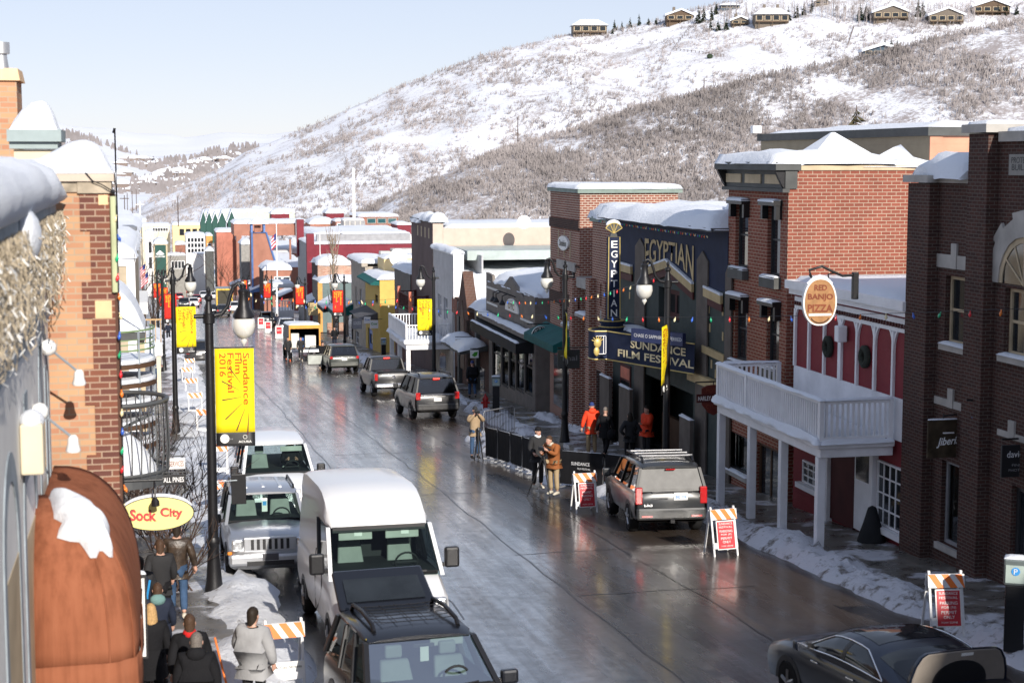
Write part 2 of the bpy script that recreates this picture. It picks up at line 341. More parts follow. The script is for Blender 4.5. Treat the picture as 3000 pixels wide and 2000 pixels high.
# ---------------------------------------------------------------- hills
def lerp_tab(tab, x):
    if x <= tab[0][0]: return tab[0][1]
    for (a, b), (c, d) in zip(tab, tab[1:]):
        if x <= c: return b + (d - b) * (x - a) / (c - a)
    return tab[-1][1]
H1 = [(100, 695), (250, 662), (330, 640), (380, 620), (430, 590), (480, 565), (560, 530), (640, 495), (714, 447), (800, 415), (893, 376), (960, 350), (1020, 320), (1090, 290), (1150, 262), (1250, 225), (1320, 200), (1403, 166), (1500, 140), (1600, 115), (1670, 100), (1785, 92), (1870, 75), (1950, 55), (2050, 22), (2170, 0), (2400, -40), (3000, -110), (3600, -150), (4400, -180)]
H2 = [(700, 900), (900, 740), (1000, 652), (1060, 625), (1150, 575), (1275, 523), (1400, 470), (1530, 428), (1700, 376), (1800, 342), (1913, 308), (2000, 290), (2168, 242), (2300, 210), (2423, 191), (2550, 166), (2678, 128), (2800, 100), (3000, 57), (3300, 0), (3700, -70), (4600, -180)]
def hp(H, px, t, Da, Db, zb):
    top = atD(px, lerp_tab(H, px), Db); d = ray(px, 600); k = Da / (d.x * math.sin(PH) + d.y * math.cos(PH))
    bx, by = d.x * k, d.y * k; tt = min(t, 1)
    p = Vector((bx + (top.x - bx) * tt, by + (top.y - by) * tt, zb + (top.z - zb) * (tt ** .92)))
    if t > 1: p = Vector((bx + (top.x - bx) * t, by + (top.y - by) * t, top.z - (t - 1) * .5 * abs(top.z - zb) - (t - 1) * 60))
    amp = min(1, max(0, (top.z - zb) / 25)) * math.sin(math.pi * min(1, tt)) ** .7
    p.z += amp * (7 * noise.noise((p.x * .012, p.y * .006, 3)) + 3.0 * noise.noise((p.x * .035, p.y * .02, 8)))
    return p
def solve(H, px, py, *a):
    lo, hi = 0, 1
    for _ in range(22):
        m = (lo + hi) / 2; p = hp(H, px, m, *a); v = (p - Vector((0, 0, 0)))
        D = v.x * math.sin(PH) + v.y * math.cos(PH)
        y = 1000 - FPX * v.dot(CU) / v.dot(CF)
        if y > py: lo = m
        else: hi = m
    return hp(H, px, lo, *a)
A1 = (540, 900, -40.5); A2 = (300, 430, -27)
def hill_mat(name, veg, dens, sc=.035):
    m, n, l, b = _new(name); tc = _nd(n, 'ShaderNodeTexCoord').outputs['Object']
    big = _noise(n, l, tc, sc, 6, .68); fine = _noise(n, l, tc, .9, 5, .8)
    f = _math(n, l, 'ADD', _math(n, l, 'MULTIPLY', big, .5), _math(n, l, 'MULTIPLY', fine, .5))
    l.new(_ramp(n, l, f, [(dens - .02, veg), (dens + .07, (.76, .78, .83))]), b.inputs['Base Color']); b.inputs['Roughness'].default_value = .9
    b.inputs['Specular IOR Level'].default_value = .1
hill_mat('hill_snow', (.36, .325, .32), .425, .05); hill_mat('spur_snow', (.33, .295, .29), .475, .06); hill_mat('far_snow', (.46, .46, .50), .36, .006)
def hill(name, H, A, x0, x1, mat, nx, ny):
    mb = MB(); rows = []
    for j in range(ny + 9):
        t = j / ny
        rows.append([hp(H, x0 + (x1 - x0) * i / nx, t, *A) for i in range(nx + 1)])
    return tag(mb.grid(rows).build(name, mat, smooth=180), kind='structure')
hill('hill', H1, A1, 100, 4300, 'hill_snow', 190, 60); hill('hill_spur', H2, A2, 700, 4500, 'spur_snow', 170, 44)
HM = [(-2500, 300), (-800, 325), (0, 345), (120, 345), (160, 352), (190, 367), (240, 374), (330, 377), (380, 390), (430, 392), (500, 394), (545, 405), (600, 396), (650, 388), (700, 390), (780, 396), (900, 380), (1400, 360), (2600, 330)]
HT = [(-2500, 360), (-600, 360), (100, 378), (170, 384), (230, 392), (270, 404), (330, 430), (400, 452), (470, 462), (560, 452), (640, 436), (720, 425), (900, 410), (2000, 400)]
def farhill(name, H, Da, Db, zb, x0, x1, nx, ny, mat):
    mb = MB(); rows = []
    for j in range(ny + 4):
        t = j / ny; r = []
        for i in range(nx + 1):
            px = x0 + (x1 - x0) * i / nx; top = atD(px, lerp_tab(H, px), Db); d = ray(px, 500); k = Da / (d.x * math.sin(PH) + d.y * math.cos(PH)); tt = min(1, t)
            p = Vector((d.x * k + (top.x - d.x * k) * t, d.y * k + (top.y - d.y * k) * t, zb + (top.z - zb) * tt - max(0, t - 1) * 400))
            p.z += math.sin(math.pi * tt) * (30 * noise.noise((p.x * .0016, p.y * .0009, 2)) + 12 * noise.noise((p.x * .005, p.y * .003, 5))) * (Db / 7000)
            r.append(p)
        rows.append(r)
    return tag(mb.grid(rows).build(name, mat, smooth=180), kind='structure')
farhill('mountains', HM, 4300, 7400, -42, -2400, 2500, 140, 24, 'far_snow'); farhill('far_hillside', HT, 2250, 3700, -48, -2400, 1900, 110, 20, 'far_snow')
# shrubs: bare scrub oak, far too many to count
def scrub(name, H, A, n, x0, x1, size, mat, thr, seed, fans=11):
    rng = np.random.default_rng(seed); V = []; tries = 0; cnt = 0
    while cnt < n and tries < n * 8:
        tries += 1; px = rng.uniform(x0, x1); t = rng.uniform(.12, 1.04); p = hp(H, px, t, *A)
        nv = .8 * noise.noise((p.x * .026, p.y * .013, seed)) + .7 * noise.noise((p.x * .085, p.y * .04, seed + 3))
        if t > .95: nv += .25
        if H is H1 and t < .55: nv += .22
        if nv < thr + rng.normal(0, .12): continue
        cnt += 1; s = size * rng.uniform(.45, 1.25) * (1 + .4 * min(1, max(0, nv - thr)))
        a = rng.uniform(0, 6.283, fans); sp = rng.uniform(.1, .85, fans) * s; hh = s * rng.uniform(.35, 1.05, fans) - sp * .3; wd = s * rng.uniform(.010, .026, fans)
        bx = p.x + np.cos(a) * sp * .3; by = p.y + np.sin(a) * sp * .3
        b1 = np.stack([bx - wd, by, np.full(fans, p.z - .2)], 1); b2 = np.stack([bx + wd, by, np.full(fans, p.z - .2)], 1)
        tp1 = np.stack([p.x + np.cos(a) * sp - wd * 1.6, p.y + np.sin(a) * sp, p.z + hh], 1); tp2 = np.stack([p.x + np.cos(a) * sp + wd * 2.0, p.y + np.sin(a) * sp, p.z + hh * .86], 1)
        V.append(np.stack([b1, b2, tp2, tp1], 1).reshape(-1, 3))
    V = np.concatenate(V).astype(np.float32); nf = len(V) // 4
    me = bpy.data.meshes.new(name); me.vertices.add(len(V)); me.vertices.foreach_set('co', V.ravel()); me.loops.add(len(V)); me.loops.foreach_set('vertex_index', np.arange(len(V), dtype=np.int32))
    me.polygons.add(nf); me.polygons.foreach_set('loop_start', np.arange(0, len(V), 4, dtype=np.int32)); me.update(calc_edges=True); me.validate()
    me.materials.append(MAT[mat]); o = bpy.data.objects.new(name, me); C.objects.link(o); return tag(o, kind='stuff')
M('twigs', (.30, .27, .265), .9, var=.3, vs=.02); M('twigs_near', (.26, .235, .23), .9, var=.3, vs=.03)
scrub('hill_scrub', H1, A1, 15000, 300, 3100, 2.2, 'twigs', .02, 3, 8); scrub('spur_scrub', H2, A2, 17000, 980, 3100, 1.7, 'twigs_near', -.18, 6, 9)
# ================================================================ buildings on the right of the street (facades face -X)
brick('brick_dark', (.095, .045, .036), (.06, .034, .030), (.14, .115, .10), .21, .075, .009)
brick('brick_red', (.30, .098, .066), (.24, .078, .054), (.46, .37, .28), .27, .097, .0085, .2)
brick('brick_tower', (.29, .10, .065), (.22, .075, .055), (.60, .52, .43), .24, .095, .013, .2)
brick('brick_small', (.13, .06, .042), (.10, .05, .04), (.16, .13, .11), .22, .08, .010)
brick('brick_far', (.33, .13, .085), (.27, .10, .07), (.38, .26, .2), .3, .12, .012)
brick('brick_mix', (.42, .19, .12), (.50, .34, .25), (.5, .42, .36), .3, .11, .012)
siding('red_boards', (.23, .032, .040), .21); siding('white_boards', (.82, .82, .84), .3, depth=.012); siding('clap_white', (.50, .50, .51), .15, depth=.03)
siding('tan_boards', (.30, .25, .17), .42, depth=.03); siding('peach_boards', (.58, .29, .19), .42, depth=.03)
siding('red_metal', (.20, .032, .045), .34, depth=.03); siding('teal_boards', (.15, .20, .20), .3); siding('roof_seam', (.40, .46, .44), .8, True, depth=.03, rough=.4)
M('cornice_grey', (.085, .088, .085), .6); M('navy', (.016, .024, .056), .7); M('grey_green', (.055, .068, .064), .7, bump=.15); M('pier_tan', (.13, .11, .095), .75, bump=.15)
M('gold_trim', (.50, .38, .20), .6); M('maroon', (.075, .018, .018), .6); M('gold', (.62, .47, .16), .4, .3); M('taupe', (.20, .175, .155), .75, bump=.1); M('taupe_dark', (.20, .17, .15), .75)
M('awning_black', (.015, .016, .018), .7); M('awning_green', (.01, .10, .095), .7); M('brown_stucco', (.14, .10, .095), .8, bump=.15, vs=.6); M('beige_wall', (.56, .44, .37), .8, var=.08); M('yellow_wall', (.62, .43, .12), .75, var=.08); M('taupe_wall', (.40, .355, .30), .75)
M('orange_trim', (.65, .33, .10), .6); M('blue_trim', (.10, .19, .42), .55); M('brick_plain', (.36, .17, .12), .85, vs=.5); M('brick_pink', (.43, .17, .12), .85, vs=.5); M('pale_yellow', (.72, .56, .30), .75, var=.06); M('pale_white', (.74, .73, .70), .7, var=.05); M('far_green', (.032, .085, .07), .7, var=.08)
M('roof_dark', (.10, .10, .11), .7); M('ac_metal', (.55, .53, .48), .55); M('orange_red', (.62, .20, .13), .6); M('blue_door', (.03, .12, .42), .5)
def F(px, py, X=XR): p = atX(px, py, X); return p.y, p.z
def W(xl, yt, xr, yb, X=XR):
    a = F(xl, yt, X); b = F(xr, yb, X); return (b[0], a[0], b[1], a[1])
def building(name, label, x, y, cat='building', group=None): return thing(name, label, cat, (x, y, gz(y) + .14), 0, group)
def rbox(root, y0, y1, zt, mat, depth=20, holes=(), X=XR, zb=None, name='wall', hd=.18):
    mb = MB(); zb = (gz(y1) - .4) if zb is None else zb; x1 = X + depth
    wall_holes(mb, X, y0, y1, zb, zt, list(holes), hd)
    mb.face([(X, y0, zb), (x1, y0, zb), (x1, y0, zt), (X, y0, zt)]).face([(X, y1, zb), (x1, y1, zb), (x1, y1, zt), (X, y1, zt)])
    mb.face([(x1, y0, zb), (x1, y1, zb), (x1, y1, zt), (x1, y0, zt)]).face([(X, y0, zt), (x1, y0, zt), (x1, y1, zt), (X, y1, zt)])
    for a, b, c, d in holes: pass
    if holes: mb.box(X + 1.6, X + 1.7, y0 + .05, y1 - .05, zb, zt - .05)
    return mb.build(name, mat, root, True)
def part(root, mat, *boxes, name='trim', bevel=0):
    for b in boxes: o = MB().box(*b).build(name, mat, root, True, bevel=bevel)
    return o
def roofsnow(root, x0, x1, y0, y1, z, h=.35, seed=0, step=.8, over=.08, slope=None, name='snow'):
    mb = MB(); snowcap(mb, x0, x1, y0, y1, z, h, step, seed, over, slope=slope, drop=.04); return mb.build(name, 'snow', root, True, smooth=60)

# ---------------------------------------------------------------- dark brick building nearest the camera
y1 = F(2681, 900)[0]; y0 = 17.0; b = building('brick_building', 'dark brown brick building at the right edge with stone lintels and tall capped pilaster', XR, y0)
zl = F(2745, 535)[1]; zh = F(2945, 415)[1]; yt0, yt1 = F(2925, 500)[0], F(2868, 500)[0]
hs = [W(2772, 806, 2852, 1024), W(2946, 842, 3030, 1058), W(2760, 1345, 2840, 1628), W(2965, 1420, 3120, 1900)]
lo = [hs[0], hs[2]]; hi = [hs[1], hs[3]]
rbox(b, yt1, y1, zl, 'brick_dark', 16, lo); rbox(b, y0, yt1 - .004, zh, 'brick_dark', 16, hi)
part(b, 'brick_dark', (XR, XR + 16, -20.5, y0 - .01, -9, 1.2), (XR, XR + 16, -60, -20.51, -9, 14), name='unseen_shade_block')  # unseen blocks beside and behind camera, added and sized to shade the street
P = .24
part(b, 'brick_dark', (XR - P, XR - .002, F(2744, 900)[0], y1, gz(y1) - .3, zl - .02), (XR - P, XR - .002, yt0, yt1, gz(y1) - .3, F(2868, 392)[1]), name='pilaster')
zc = F(2868, 390)[1]
part(b, 'stone', (XR - P - .12, XR + .7, yt0 - .12, yt1 + .12, zc, zc + .17), (XR - P - .1, XR + .5, F(2744, 900)[0] - .08, y1 + .08, zl, zl + .16), (XR - .08, XR + .5, yt1 + .14, F(2744, 900)[0] - .1, zl + .002, zl + .15), (XR - .1, XR + .5, y0, yt0 - .14, zh, zh + .2), name='coping')
part(b, 'brick_dark', (XR + .02, XR + .6, yt0 + .02, yt1 - .02, zl - .5, zc - .002), name='pier')
roofsnow(b, XR - P - .05, XR + .6, yt0 - .05, yt1 + .05, zc + .165, .10, 3, .2, .02); roofsnow(b, XR - P, XR + 1.5, yt1 + .2, y1, zl + .145, .55, 8, .25, .0); roofsnow(b, XR - .05, XR + 1.0, y0, yt0 - .2, zh + .195, .16, 5, .3, .02)
win(b, XR, hs[0], 'trim_tan', 'glass_dark', 2, 2, .06, 'stone', snow=True); win(b, XR, hs[1], 'trim_tan', 'glass_dark', 2, 2, .06, 'stone', snow=True)
win(b, XR, hs[2], 'trim_grey', 'glass_shop', 2, 1, .06, 'stone'); win(b, XR, hs[3], 'trim_dark', 'glass_dark', 2, 1, .08, name='door')
for (xl, yt, xr, yb), k in (((2748, 742, 2852, 795), 0), ((2740, 1158, 2838, 1210), 1), ((2925, 1255, 3010, 1300), 2)):
    h = W(xl, yt, xr, yb); m = (h[0] + h[1]) / 2
    part(b, 'stone', (XR - .03, XR + .005, h[0], m - .12, h[2], h[3]), (XR - .03, XR + .005, m + .12, h[1], h[2], h[3]), (XR - .05, XR + .005, m - .118, m + .118, h[2], h[3] + .25), name='lintel')
# arched window with stepped stone surround, mostly out of frame
yc = F(2998, 700)[0] - .1; zs = F(2950, 830)[1]; mb = MB(); mg = MB(); mf = MB()
for i in range(10):
    a0, a1 = math.pi * i / 10, math.pi * (i + 1) / 10; r0, r1 = .95, 1.22 + (.13 if i % 2 else .26)
    mb.prism([(yc + r0 * math.cos(a0), zs + r0 * math.sin(a0)), (yc + r1 * math.cos(a0), zs + r1 * math.sin(a0)), (yc + r1 * math.cos(a1), zs + r1 * math.sin(a1)), (yc + r0 * math.cos(a1), zs + r0 * math.sin(a1))], 'x', XR - .06 - .002 * (i % 2), XR + .01)
mb.build('arch_surround', 'stone', b, True)
mf.prism([(yc + .95 * math.cos(math.pi * i / 24), zs + .95 * math.sin(math.pi * i / 24)) for i in range(25)] + [(yc + .83 * math.cos(math.pi * i / 24), zs + .83 * math.sin(math.pi * i / 24)) for i in range(24, -1, -1)], 'x', XR - .03, XR + .01)
for a in (.6, 1.1, 1.57, 2.04, 2.54): mf.tube([(XR - .015, yc, zs), (XR - .015, yc + .9 * math.cos(a), zs + .9 * math.sin(a))], .022, 6)
w_ = mf.build('arched_window', 'trim_tan', b, True)
g_ = MB().prism([(yc + .84 * math.cos(math.pi * i / 24), zs + .84 * math.sin(math.pi * i / 24)) for i in range(25)], 'x', XR - .012, XR + .008).build('pane', 'glass_dark', w_); shift(g_, w_, b)
h = W(2962, 452, 3060, 515); part(b, 'concrete', (XR - .04, XR + .01, h[0], h[1], h[2], h[3]), name='plaque')
zm, ym, hw = (h[2] + h[3]) / 2, (h[0] + h[1]) / 2, (h[1] - h[0])
text(b, 'PROTECTION', (XR - .04, ym, zm + .09), (0, -1, 0), (0, 0, 1), hw * .84, .12, 'ink_black', True); text(b, 'BUILDING', (XR - .04, ym, zm - .05), (0, -1, 0), (0, 0, 1), hw * .8, .12, 'ink_black', True)
part(b, 'concrete', (XR - .3, XR - .25, y0, y1 - .02, gz(y1) - .3, gz(y0 + 8) + .5), name='plinth') if False else None

# ---------------------------------------------------------------- red pizza house with white balcony
ya, yb_ = F(2676, 1200)[0] + .02, F(2333, 900)[0]; b = building('balcony_house', 'red board house with white arched trim and a white balcony on posts over the pavement', XR, ya)
zt = F(2560, 885)[1]; zd = -6.42
hw_ = [W(2572, 1345, 2660, 1575), W(2352, 1345, 2400, 1440)]
rbox(b, ya, yb_, zt, 'red_boards', 8, [])
n = 7; bw = (yb_ - ya) / n; zr = zd + 1.0; za = zt - .75
part(b, 'trim_white', (XR - .32, XR + .3, ya - .0, yb_ + .06, zt - .02, zt + .2), (XR - .22, XR - .001, ya, yb_, zt - .16, zt - .022), (XR - .05, XR - .001, ya, yb_, zt - .56, zt - .24), name='cornice')
for i in range(46): y = ya + (yb_ - ya) * (i + .5) / 46; part(b, 'maroon', (XR - .09, XR - .051, y - .035, y + .035, zt - .46, zt - .36), name='dentil')
mb2 = MB()
for i in range(n + 1):
    y = ya + bw * i; t = .09 if i in (0, 4, 7) else .045
    part(b, 'trim_white', (XR - .07, XR - .001, max(ya, y - t), min(yb_, y + t), zr, zt - .565), name='upright')
for i in range(n):
    y = ya + bw * (i + .5); r = bw / 2 - .045
    mb2.prism([(y + r * math.cos(math.pi * k / 12), za - .25 + r * 1.25 * math.sin(math.pi * k / 12)) for k in range(13)] + [(y + (r + .05) * math.cos(math.pi * k / 12), za - .25 + (r + .05) * 1.25 * math.sin(math.pi * k / 12)) for k in range(12, -1, -1)], 'x', XR - .055, XR - .002)
mb2.build('arch_trim', 'trim_white', b, True)
part(b, 'white_boards', (XR - .04, XR - .002, ya, yb_, zd + .02, zr), name='apron')
roofsnow(b, XR - .22, XR + 7, ya + .05, yb_, zt + .19, .13, 11, over=0)
for i in (4.7, 2.5): # dried wreaths
    y = ya + bw * (i - .0); mb = MB(); mb.tube([(XR - .07, y + .17 * math.cos(a), zr + .75 + .2 * math.sin(a)) for a in [k * .45 for k in range(15)]], .09, 6); tag(mb.build('wreath', M('dry_green', (.045, .05, .04), .9, bump=1), None, smooth=60), 'dried green wreath on the red wall, ' + ('nearer the dark brick building' if i < 3 else 'nearer the round pizza sign'), 'wreath', 'wreaths on the red wall')
mb = MB(); mb.box(XR - .3, XR - .05, ya + bw * 3.55, ya + bw * 3.8, za - .35, za + .05); mb.build('floodlight', 'trim_white', b, True, bevel=.03)
# deck, railing, posts
Xd = 14.72; yn = atX(2402, 1345, Xd).y; yf = atX(2100, 1240, Xd).y
part(b, 'trim_white', (Xd, XR - .08, yn, yf, zd - .34, zd - .12), (Xd - .09, XR - .08, yn - .09, yf + .05, zd - .118, zd), name='deck', bevel=.02)
def railing(root, pts, z0, h, mat, gap=.14, name='railing', pr=.055):
    mb = MB(); ml = MB()
    for (xa, y_a), (xb, y_b) in zip(pts, pts[1:]):
        L = math.hypot(xb - xa, y_b - y_a); k = max(2, int(L / gap)); ex = (xb - xa) / L; ey = (y_b - y_a) / L; nx_, ny_ = -ey * .035, ex * .035
        for zq in (z0 + .08, z0 + h - .05):
            mb.hexa([(xa - nx_, y_a - ny_, zq), (xb - nx_, y_b - ny_, zq), (xb + nx_, y_b + ny_, zq), (xa + nx_, y_a + ny_, zq), (xa - nx_, y_a - ny_, zq + .06), (xb - nx_, y_b - ny_, zq + .06), (xb + nx_, y_b + ny_, zq + .06), (xa + nx_, y_a + ny_, zq + .06)])
        for i in range(1, k):
            x = xa + (xb - xa) * i / k; y = y_a + (y_b - y_a) * i / k; ml.box(x - .025, x + .025, y - .025, y + .025, z0 + .141, z0 + h - .051)
    r = mb.build(name, mat, root, True); s_ = ml.build('balusters', mat, r, True); shift2(s_, r, root)
    for x, y in pts: MB().box(x - pr, x + pr, y - pr, y + pr, z0, z0 + h + .04).build('newel', mat, root, True)
def shift2(o, par, top): o.parent = par; [setattr(v, 'co', v.co - (top.location if False else Vector((0, 0, 0)))) for v in []]
_b = MB.build
def build_abs(mb, name, mat, par, top, **k): o = mb.build(name, mat, None, **k); shift(o, par, top); return o
def shift2(o, par, top):                     # part of a part: vertices are relative to the part's origin, which sits on its thing's
    off = top.location - par.location
    for v in o.data.vertices: v.co -= top.location - par.location if par is not top else Vector((0, 0, 0))
railing(b, [(XR - .16, yf - .06), (Xd + .02, yf - .06), (Xd + .02, (yn + yf) / 2 + 1.3), (Xd + .02, yn + .02), (XR - .16, yn + .02)], zd, .95, 'trim_white', .13)
mb = MB(); snowcap(mb, Xd - .05, Xd + .1, yn - .04, yf + .02, zd + .985, .075, .12, 3, .03); snowcap(mb, Xd + .12, XR - .1, yn - .04, yn + .08, zd + .985, .075, .12, 5, .02); snowcap(mb, Xd + .12, XR - .1, yf - .12, yf + .02, zd + .985, .075, .12, 7, .02); snowcap(mb, Xd + .05, XR - .15, yn + .08, yf - .1, zd, .2, .3, 2, .0)
snowcap(mb, Xd - .16, Xd + .0, yn - .1, yf + .04, zd - .005, .30, .14, 12, .02); snowcap(mb, Xd, XR - .1, yn - .13, yn - .03, zd - .005, .16, .14, 15, .02)
mb.build('snow', 'snow', b, True, smooth=60)
for px in (2400, 2291, 2199, 2108):
    y = atX(px, 1500, Xd + .09).y; y = min(max(y, yn + .09), yf - .1)
    MB().box(Xd + .0, Xd + .19, y - .095, y + .095, gz(y) + .1, zd - .342).build('post', 'trim_white', b, True, bevel=.01)
# ground floor: windows, doors and posts under the balcony
for (xl, yt, xr, yb2, c, r) in ((2572, 1345, 2655, 1572, 5, 4), (2352, 1345, 2412, 1440, 4, 3)):
    h = W(xl, yt, xr, yb2, XR - .06); win(b, XR - .14, h, 'trim_white', 'glass_dark', c, r, .035, 'trim_white', .135)
h = W(2436, 1345, 2500, 1555, XR - .06); part(b, 'maroon', (XR - .07, XR - .002, h[0], h[1], gz(h[0]) + .15, zd - .36), name='doorway')
h2 = W(2508, 1345, 2548, 1600, XR - .06); part(b, 'trim_white', (XR - .09, XR - .002, h2[0], h2[1], gz(h2[0]) + .15, zd - .36), (XR - .16, XR - .002, h2[0] - .25, h2[0] - .08, gz(h2[0]) + .15, zd - .36), (XR - .16, XR - .002, h[1] + .02, h[1] + .16, gz(h[1]) + .1, zd - .36), (XR - .16, XR - .002, ya + .02, ya + .16, gz(ya) + .1, zd - .36), name='door')
h3 = (h2[0] + .08, h2[1] - .08, zd - 1.25, zd - .5); part(b, 'glass_dark', (XR - .1, XR - .088, h3[0], h3[1], h3[2], h3[3]), name='door_pane')
mb = MB(); q = gnd(2515, 1590, .14); mb.lathe([(.02, .85), (.10, .8), (.2, .45), (.30, .15), (.34, .0)], (16.25, q.y + .1, gz(q.y) + .14), 14); tag(mb.build('black_bag', 'awning_black', None, smooth=60), 'black covered heap leaning by the white door under the balcony', 'bag')

# ---------------------------------------------------------------- tall red brick building with grey cornice
ya, yb_ = F(2308, 700)[0], F(2133, 700)[0]; b = building('brick_building', 'red brick two storey building with grey cornice, black window hoods and sunlit side wall', XR, ya)
zt = F(2308, 488)[1]
hs = [W(2156, 592, 2190, 787), W(2250, 596, 2284, 812), W(2153, 866, 2187, 1062), W(2247, 886, 2281, 1080)]
hs += [W(2118, 1250, 2190, 1400), W(2215, 1290, 2275, 1600)]
rbox(b, ya, yb_, zt, 'brick_red', 26, hs)
for h in hs[:4]:
    win(b, XR, h, 'trim_dark', 'glass_dark', 1, 2, .05)
    part(b, 'metal_black', (XR - .26, XR - .002, h[0] - .12, h[1] + .12, h[3] - .04, h[3] + .1), (XR - .18, XR - .003, h[0] - .1, h[0] + .04, h[3] - .42, h[3] - .042), (XR - .18, XR - .003, h[1] - .04, h[1] + .1, h[3] - .42, h[3] - .042), name='hood')
    part(b, 'cornice_grey', (XR - .2, XR - .002, h[0] - .1, h[1] + .1, h[2] - .32, h[2] - .01), name='sill_box')
    roofsnow(b, XR - .26, XR - .01, h[0] - .1, h[1] + .1, h[3] + .1, .06, 2, .1, .02); roofsnow(b, XR - .2, XR - .01, h[0] - .1, h[1] + .1, h[2] - .01, .07, 4, .1, .0)
win(b, XR, hs[4], 'trim_dark', 'glass_shop', 1, 1, .06, 'stone', snow=True); win(b, XR, hs[5], 'wood_dark', 'glass_dark', 2, 1, .09, name='door')
zk = F(2308, 553)[1]
part(b, 'cornice_grey', (XR - .12, XR + .22, ya - .06, yb_ + .05, zk, zt - .1), (XR - .42, XR + .3, ya - .12, yb_ + .1, zt - .098, zt + .12), (XR - .2, XR - .001, ya - .08, yb_ + .07, zk - .1, zk - .002), name='cornice')
mb = MB()
for i in range(3):
    c = ya + (yb_ - ya) * (i + .5) / 3; mb.box(XR - .15, XR - .121, c - .62, c + .62, zk + .12, zt - .22)
mb.build('cornice_panels', 'trim_tan', b, True)
for y in (ya + .05, yb_ - .05): MB().prism([(XR - .4, zt - .1), (XR - .1, zt - .1), (XR - .1, zk - .05), (XR - .2, zk + .1)], 'y', y - .07, y + .07).build('bracket', 'metal_black', b, True)
part(b, 'trim_tan', (XR + .31, XR + 26, ya - .04, ya + .3, zt - .1, zt + .03), name='flashing')
roofsnow(b, XR - .4, XR + 3, ya - .05, yb_ + .05, zt + .115, .30, 21, .5); roofsnow(b, XR + 2.2, XR + 26, ya - .02, yb_, zt + .025, .13, 23, .8)
q = atD(2440, 388, 52); mb = MB(); mb.loft([[(q.x - 1.5, q.y - 1.2, zt - .1), (q.x + 1.7, q.y - 1.2, zt - .1), (q.x + 1.7, q.y + 1.2, zt - .1), (q.x - 1.5, q.y + 1.2, zt - .1)], [(q.x - .05, q.y - .05, q.z), (q.x + .05, q.y - .05, q.z), (q.x + .05, q.y + .05, q.z), (q.x - .05, q.y + .05, q.z)]])
tag(mb.build('roof_vent_house', 'snow', None), 'snow covered pyramid roof of a small penthouse behind the red brick wall', 'roof')

# tan boarded building behind
q = atD(2722, 500, 62); b = building('tan_building', 'long tan boarded building with peach sunlit end rising behind the red brick building', q.x, q.y)
zt = atD(2722, 394, 62).z; q2 = atX(2228, 500, q.x)
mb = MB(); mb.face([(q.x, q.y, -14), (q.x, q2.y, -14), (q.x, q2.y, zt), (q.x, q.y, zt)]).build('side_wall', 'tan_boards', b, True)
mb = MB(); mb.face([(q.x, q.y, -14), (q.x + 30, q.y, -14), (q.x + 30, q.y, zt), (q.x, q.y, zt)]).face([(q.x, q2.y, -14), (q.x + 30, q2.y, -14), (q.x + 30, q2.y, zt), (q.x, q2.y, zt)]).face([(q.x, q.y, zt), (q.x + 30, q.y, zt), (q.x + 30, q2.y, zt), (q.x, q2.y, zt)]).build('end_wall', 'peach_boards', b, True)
part(b, 'cornice_grey', (q.x - .15, q.x + 30, q.y - .15, q.y + .1, zt - .05, zt + .28), (q.x - .15, q.x + .1, q.y + .102, q2.y + .15, zt - .05, zt + .28), name='fascia'); part(b, 'peach_boards', (q.x - .02, q.x + .5, q.y - .06, q.y - .002, -14, zt - .06), name='corner_board')
roofsnow(b, q.x, q.x + 30, q.y, q2.y, zt + .25, .25, 31, 1.5)
lp = atX(2224, 380, q.x - .3); MB().box(lp.x - .35, lp.x + .1, lp.y - .1, lp.y + .25, lp.z - .18, lp.z + .18).build('floodlight', 'trim_white', b, True, bevel=.03)

# ---------------------------------------------------------------- theatre
ya, yb_ = F(2133, 900)[0] + .02, F(1797, 900)[0]; b = building('theatre', 'navy and grey green theatre with snowy eave, pointed piers and gable over the marquee', XR, ya)
zt = F(2133, 680)[1]; z2 = F(2123, 845)[1] - .1
hs = [W(1930, 838, 1990, 945)]; yd0, yd1 = F(2030, 1300)[0], F(1880, 1300)[0]; hd = [(yd0, yd1, gz(yd1) - .35, F(1880, 1090)[1])]
rbox(b, ya, yb_, zt, 'grey_green', 20, hs + hd, hd=.3)
part(b, 'black', (XR + 3.2, XR + 3.3, yd0 - 1, yd1 + 1, gz(yd1) - .3, hd[0][3]), name='foyer_wall'); win(b, XR, hs[0], 'maroon', 'black', 2, 1, .16, depth=.3)
part(b, 'wood_dark', (XR + .6, XR + .75, yd0 + .4, yd1 - .4, gz(yd1) + .1, gz(yd0) + 1.15), name='box_office')
mb = MB(); mb.prism([(ya, z2), (F(2068, 845)[0], z2), (F(1958, 770)[0], F(1958, 778)[1]), (F(1885, 785)[0], F(1885, 800)[1]), (yb_, F(1797, 785)[1]), (yb_, zt), (ya, zt)], 'x', XR - .03, XR - .002); mb.build('upper_panel', 'navy', b, True)
part(b, 'roof_dark', (XR - .55, XR + 20, ya, yb_ + .3, zt, zt + .12), name='eave')
roofsnow(b, XR - .6, XR + 20, ya + .05, yb_ + .3, zt + .1, .44, 41, .5, .06); roofsnow(b, XR + 1.2, XR + 9, ya + .1, ya + 4.6, zt + .2, 2.1, 43, .5, 0)
def pier(xl, xr, ytop, zb=None, X=XR - .085):
    a, c = F(xr, 1000, X)[0], F(xl, 1000, X)[0]; z = F(xl, ytop, X)[1]; m = (a + c) / 2
    mb = MB(); mb.prism([(a, zb or gz(c) - .2), (c, zb or gz(c) - .2), (c, z - .3), (m, z), (a, z - .3)], 'x', X, XR - .031); mb.build('pier', 'pier_tan', b, True)
    return a, c
pier(1858, 1886, 695); pier(2038, 2070, 732); pier(2122, 2140, 770)
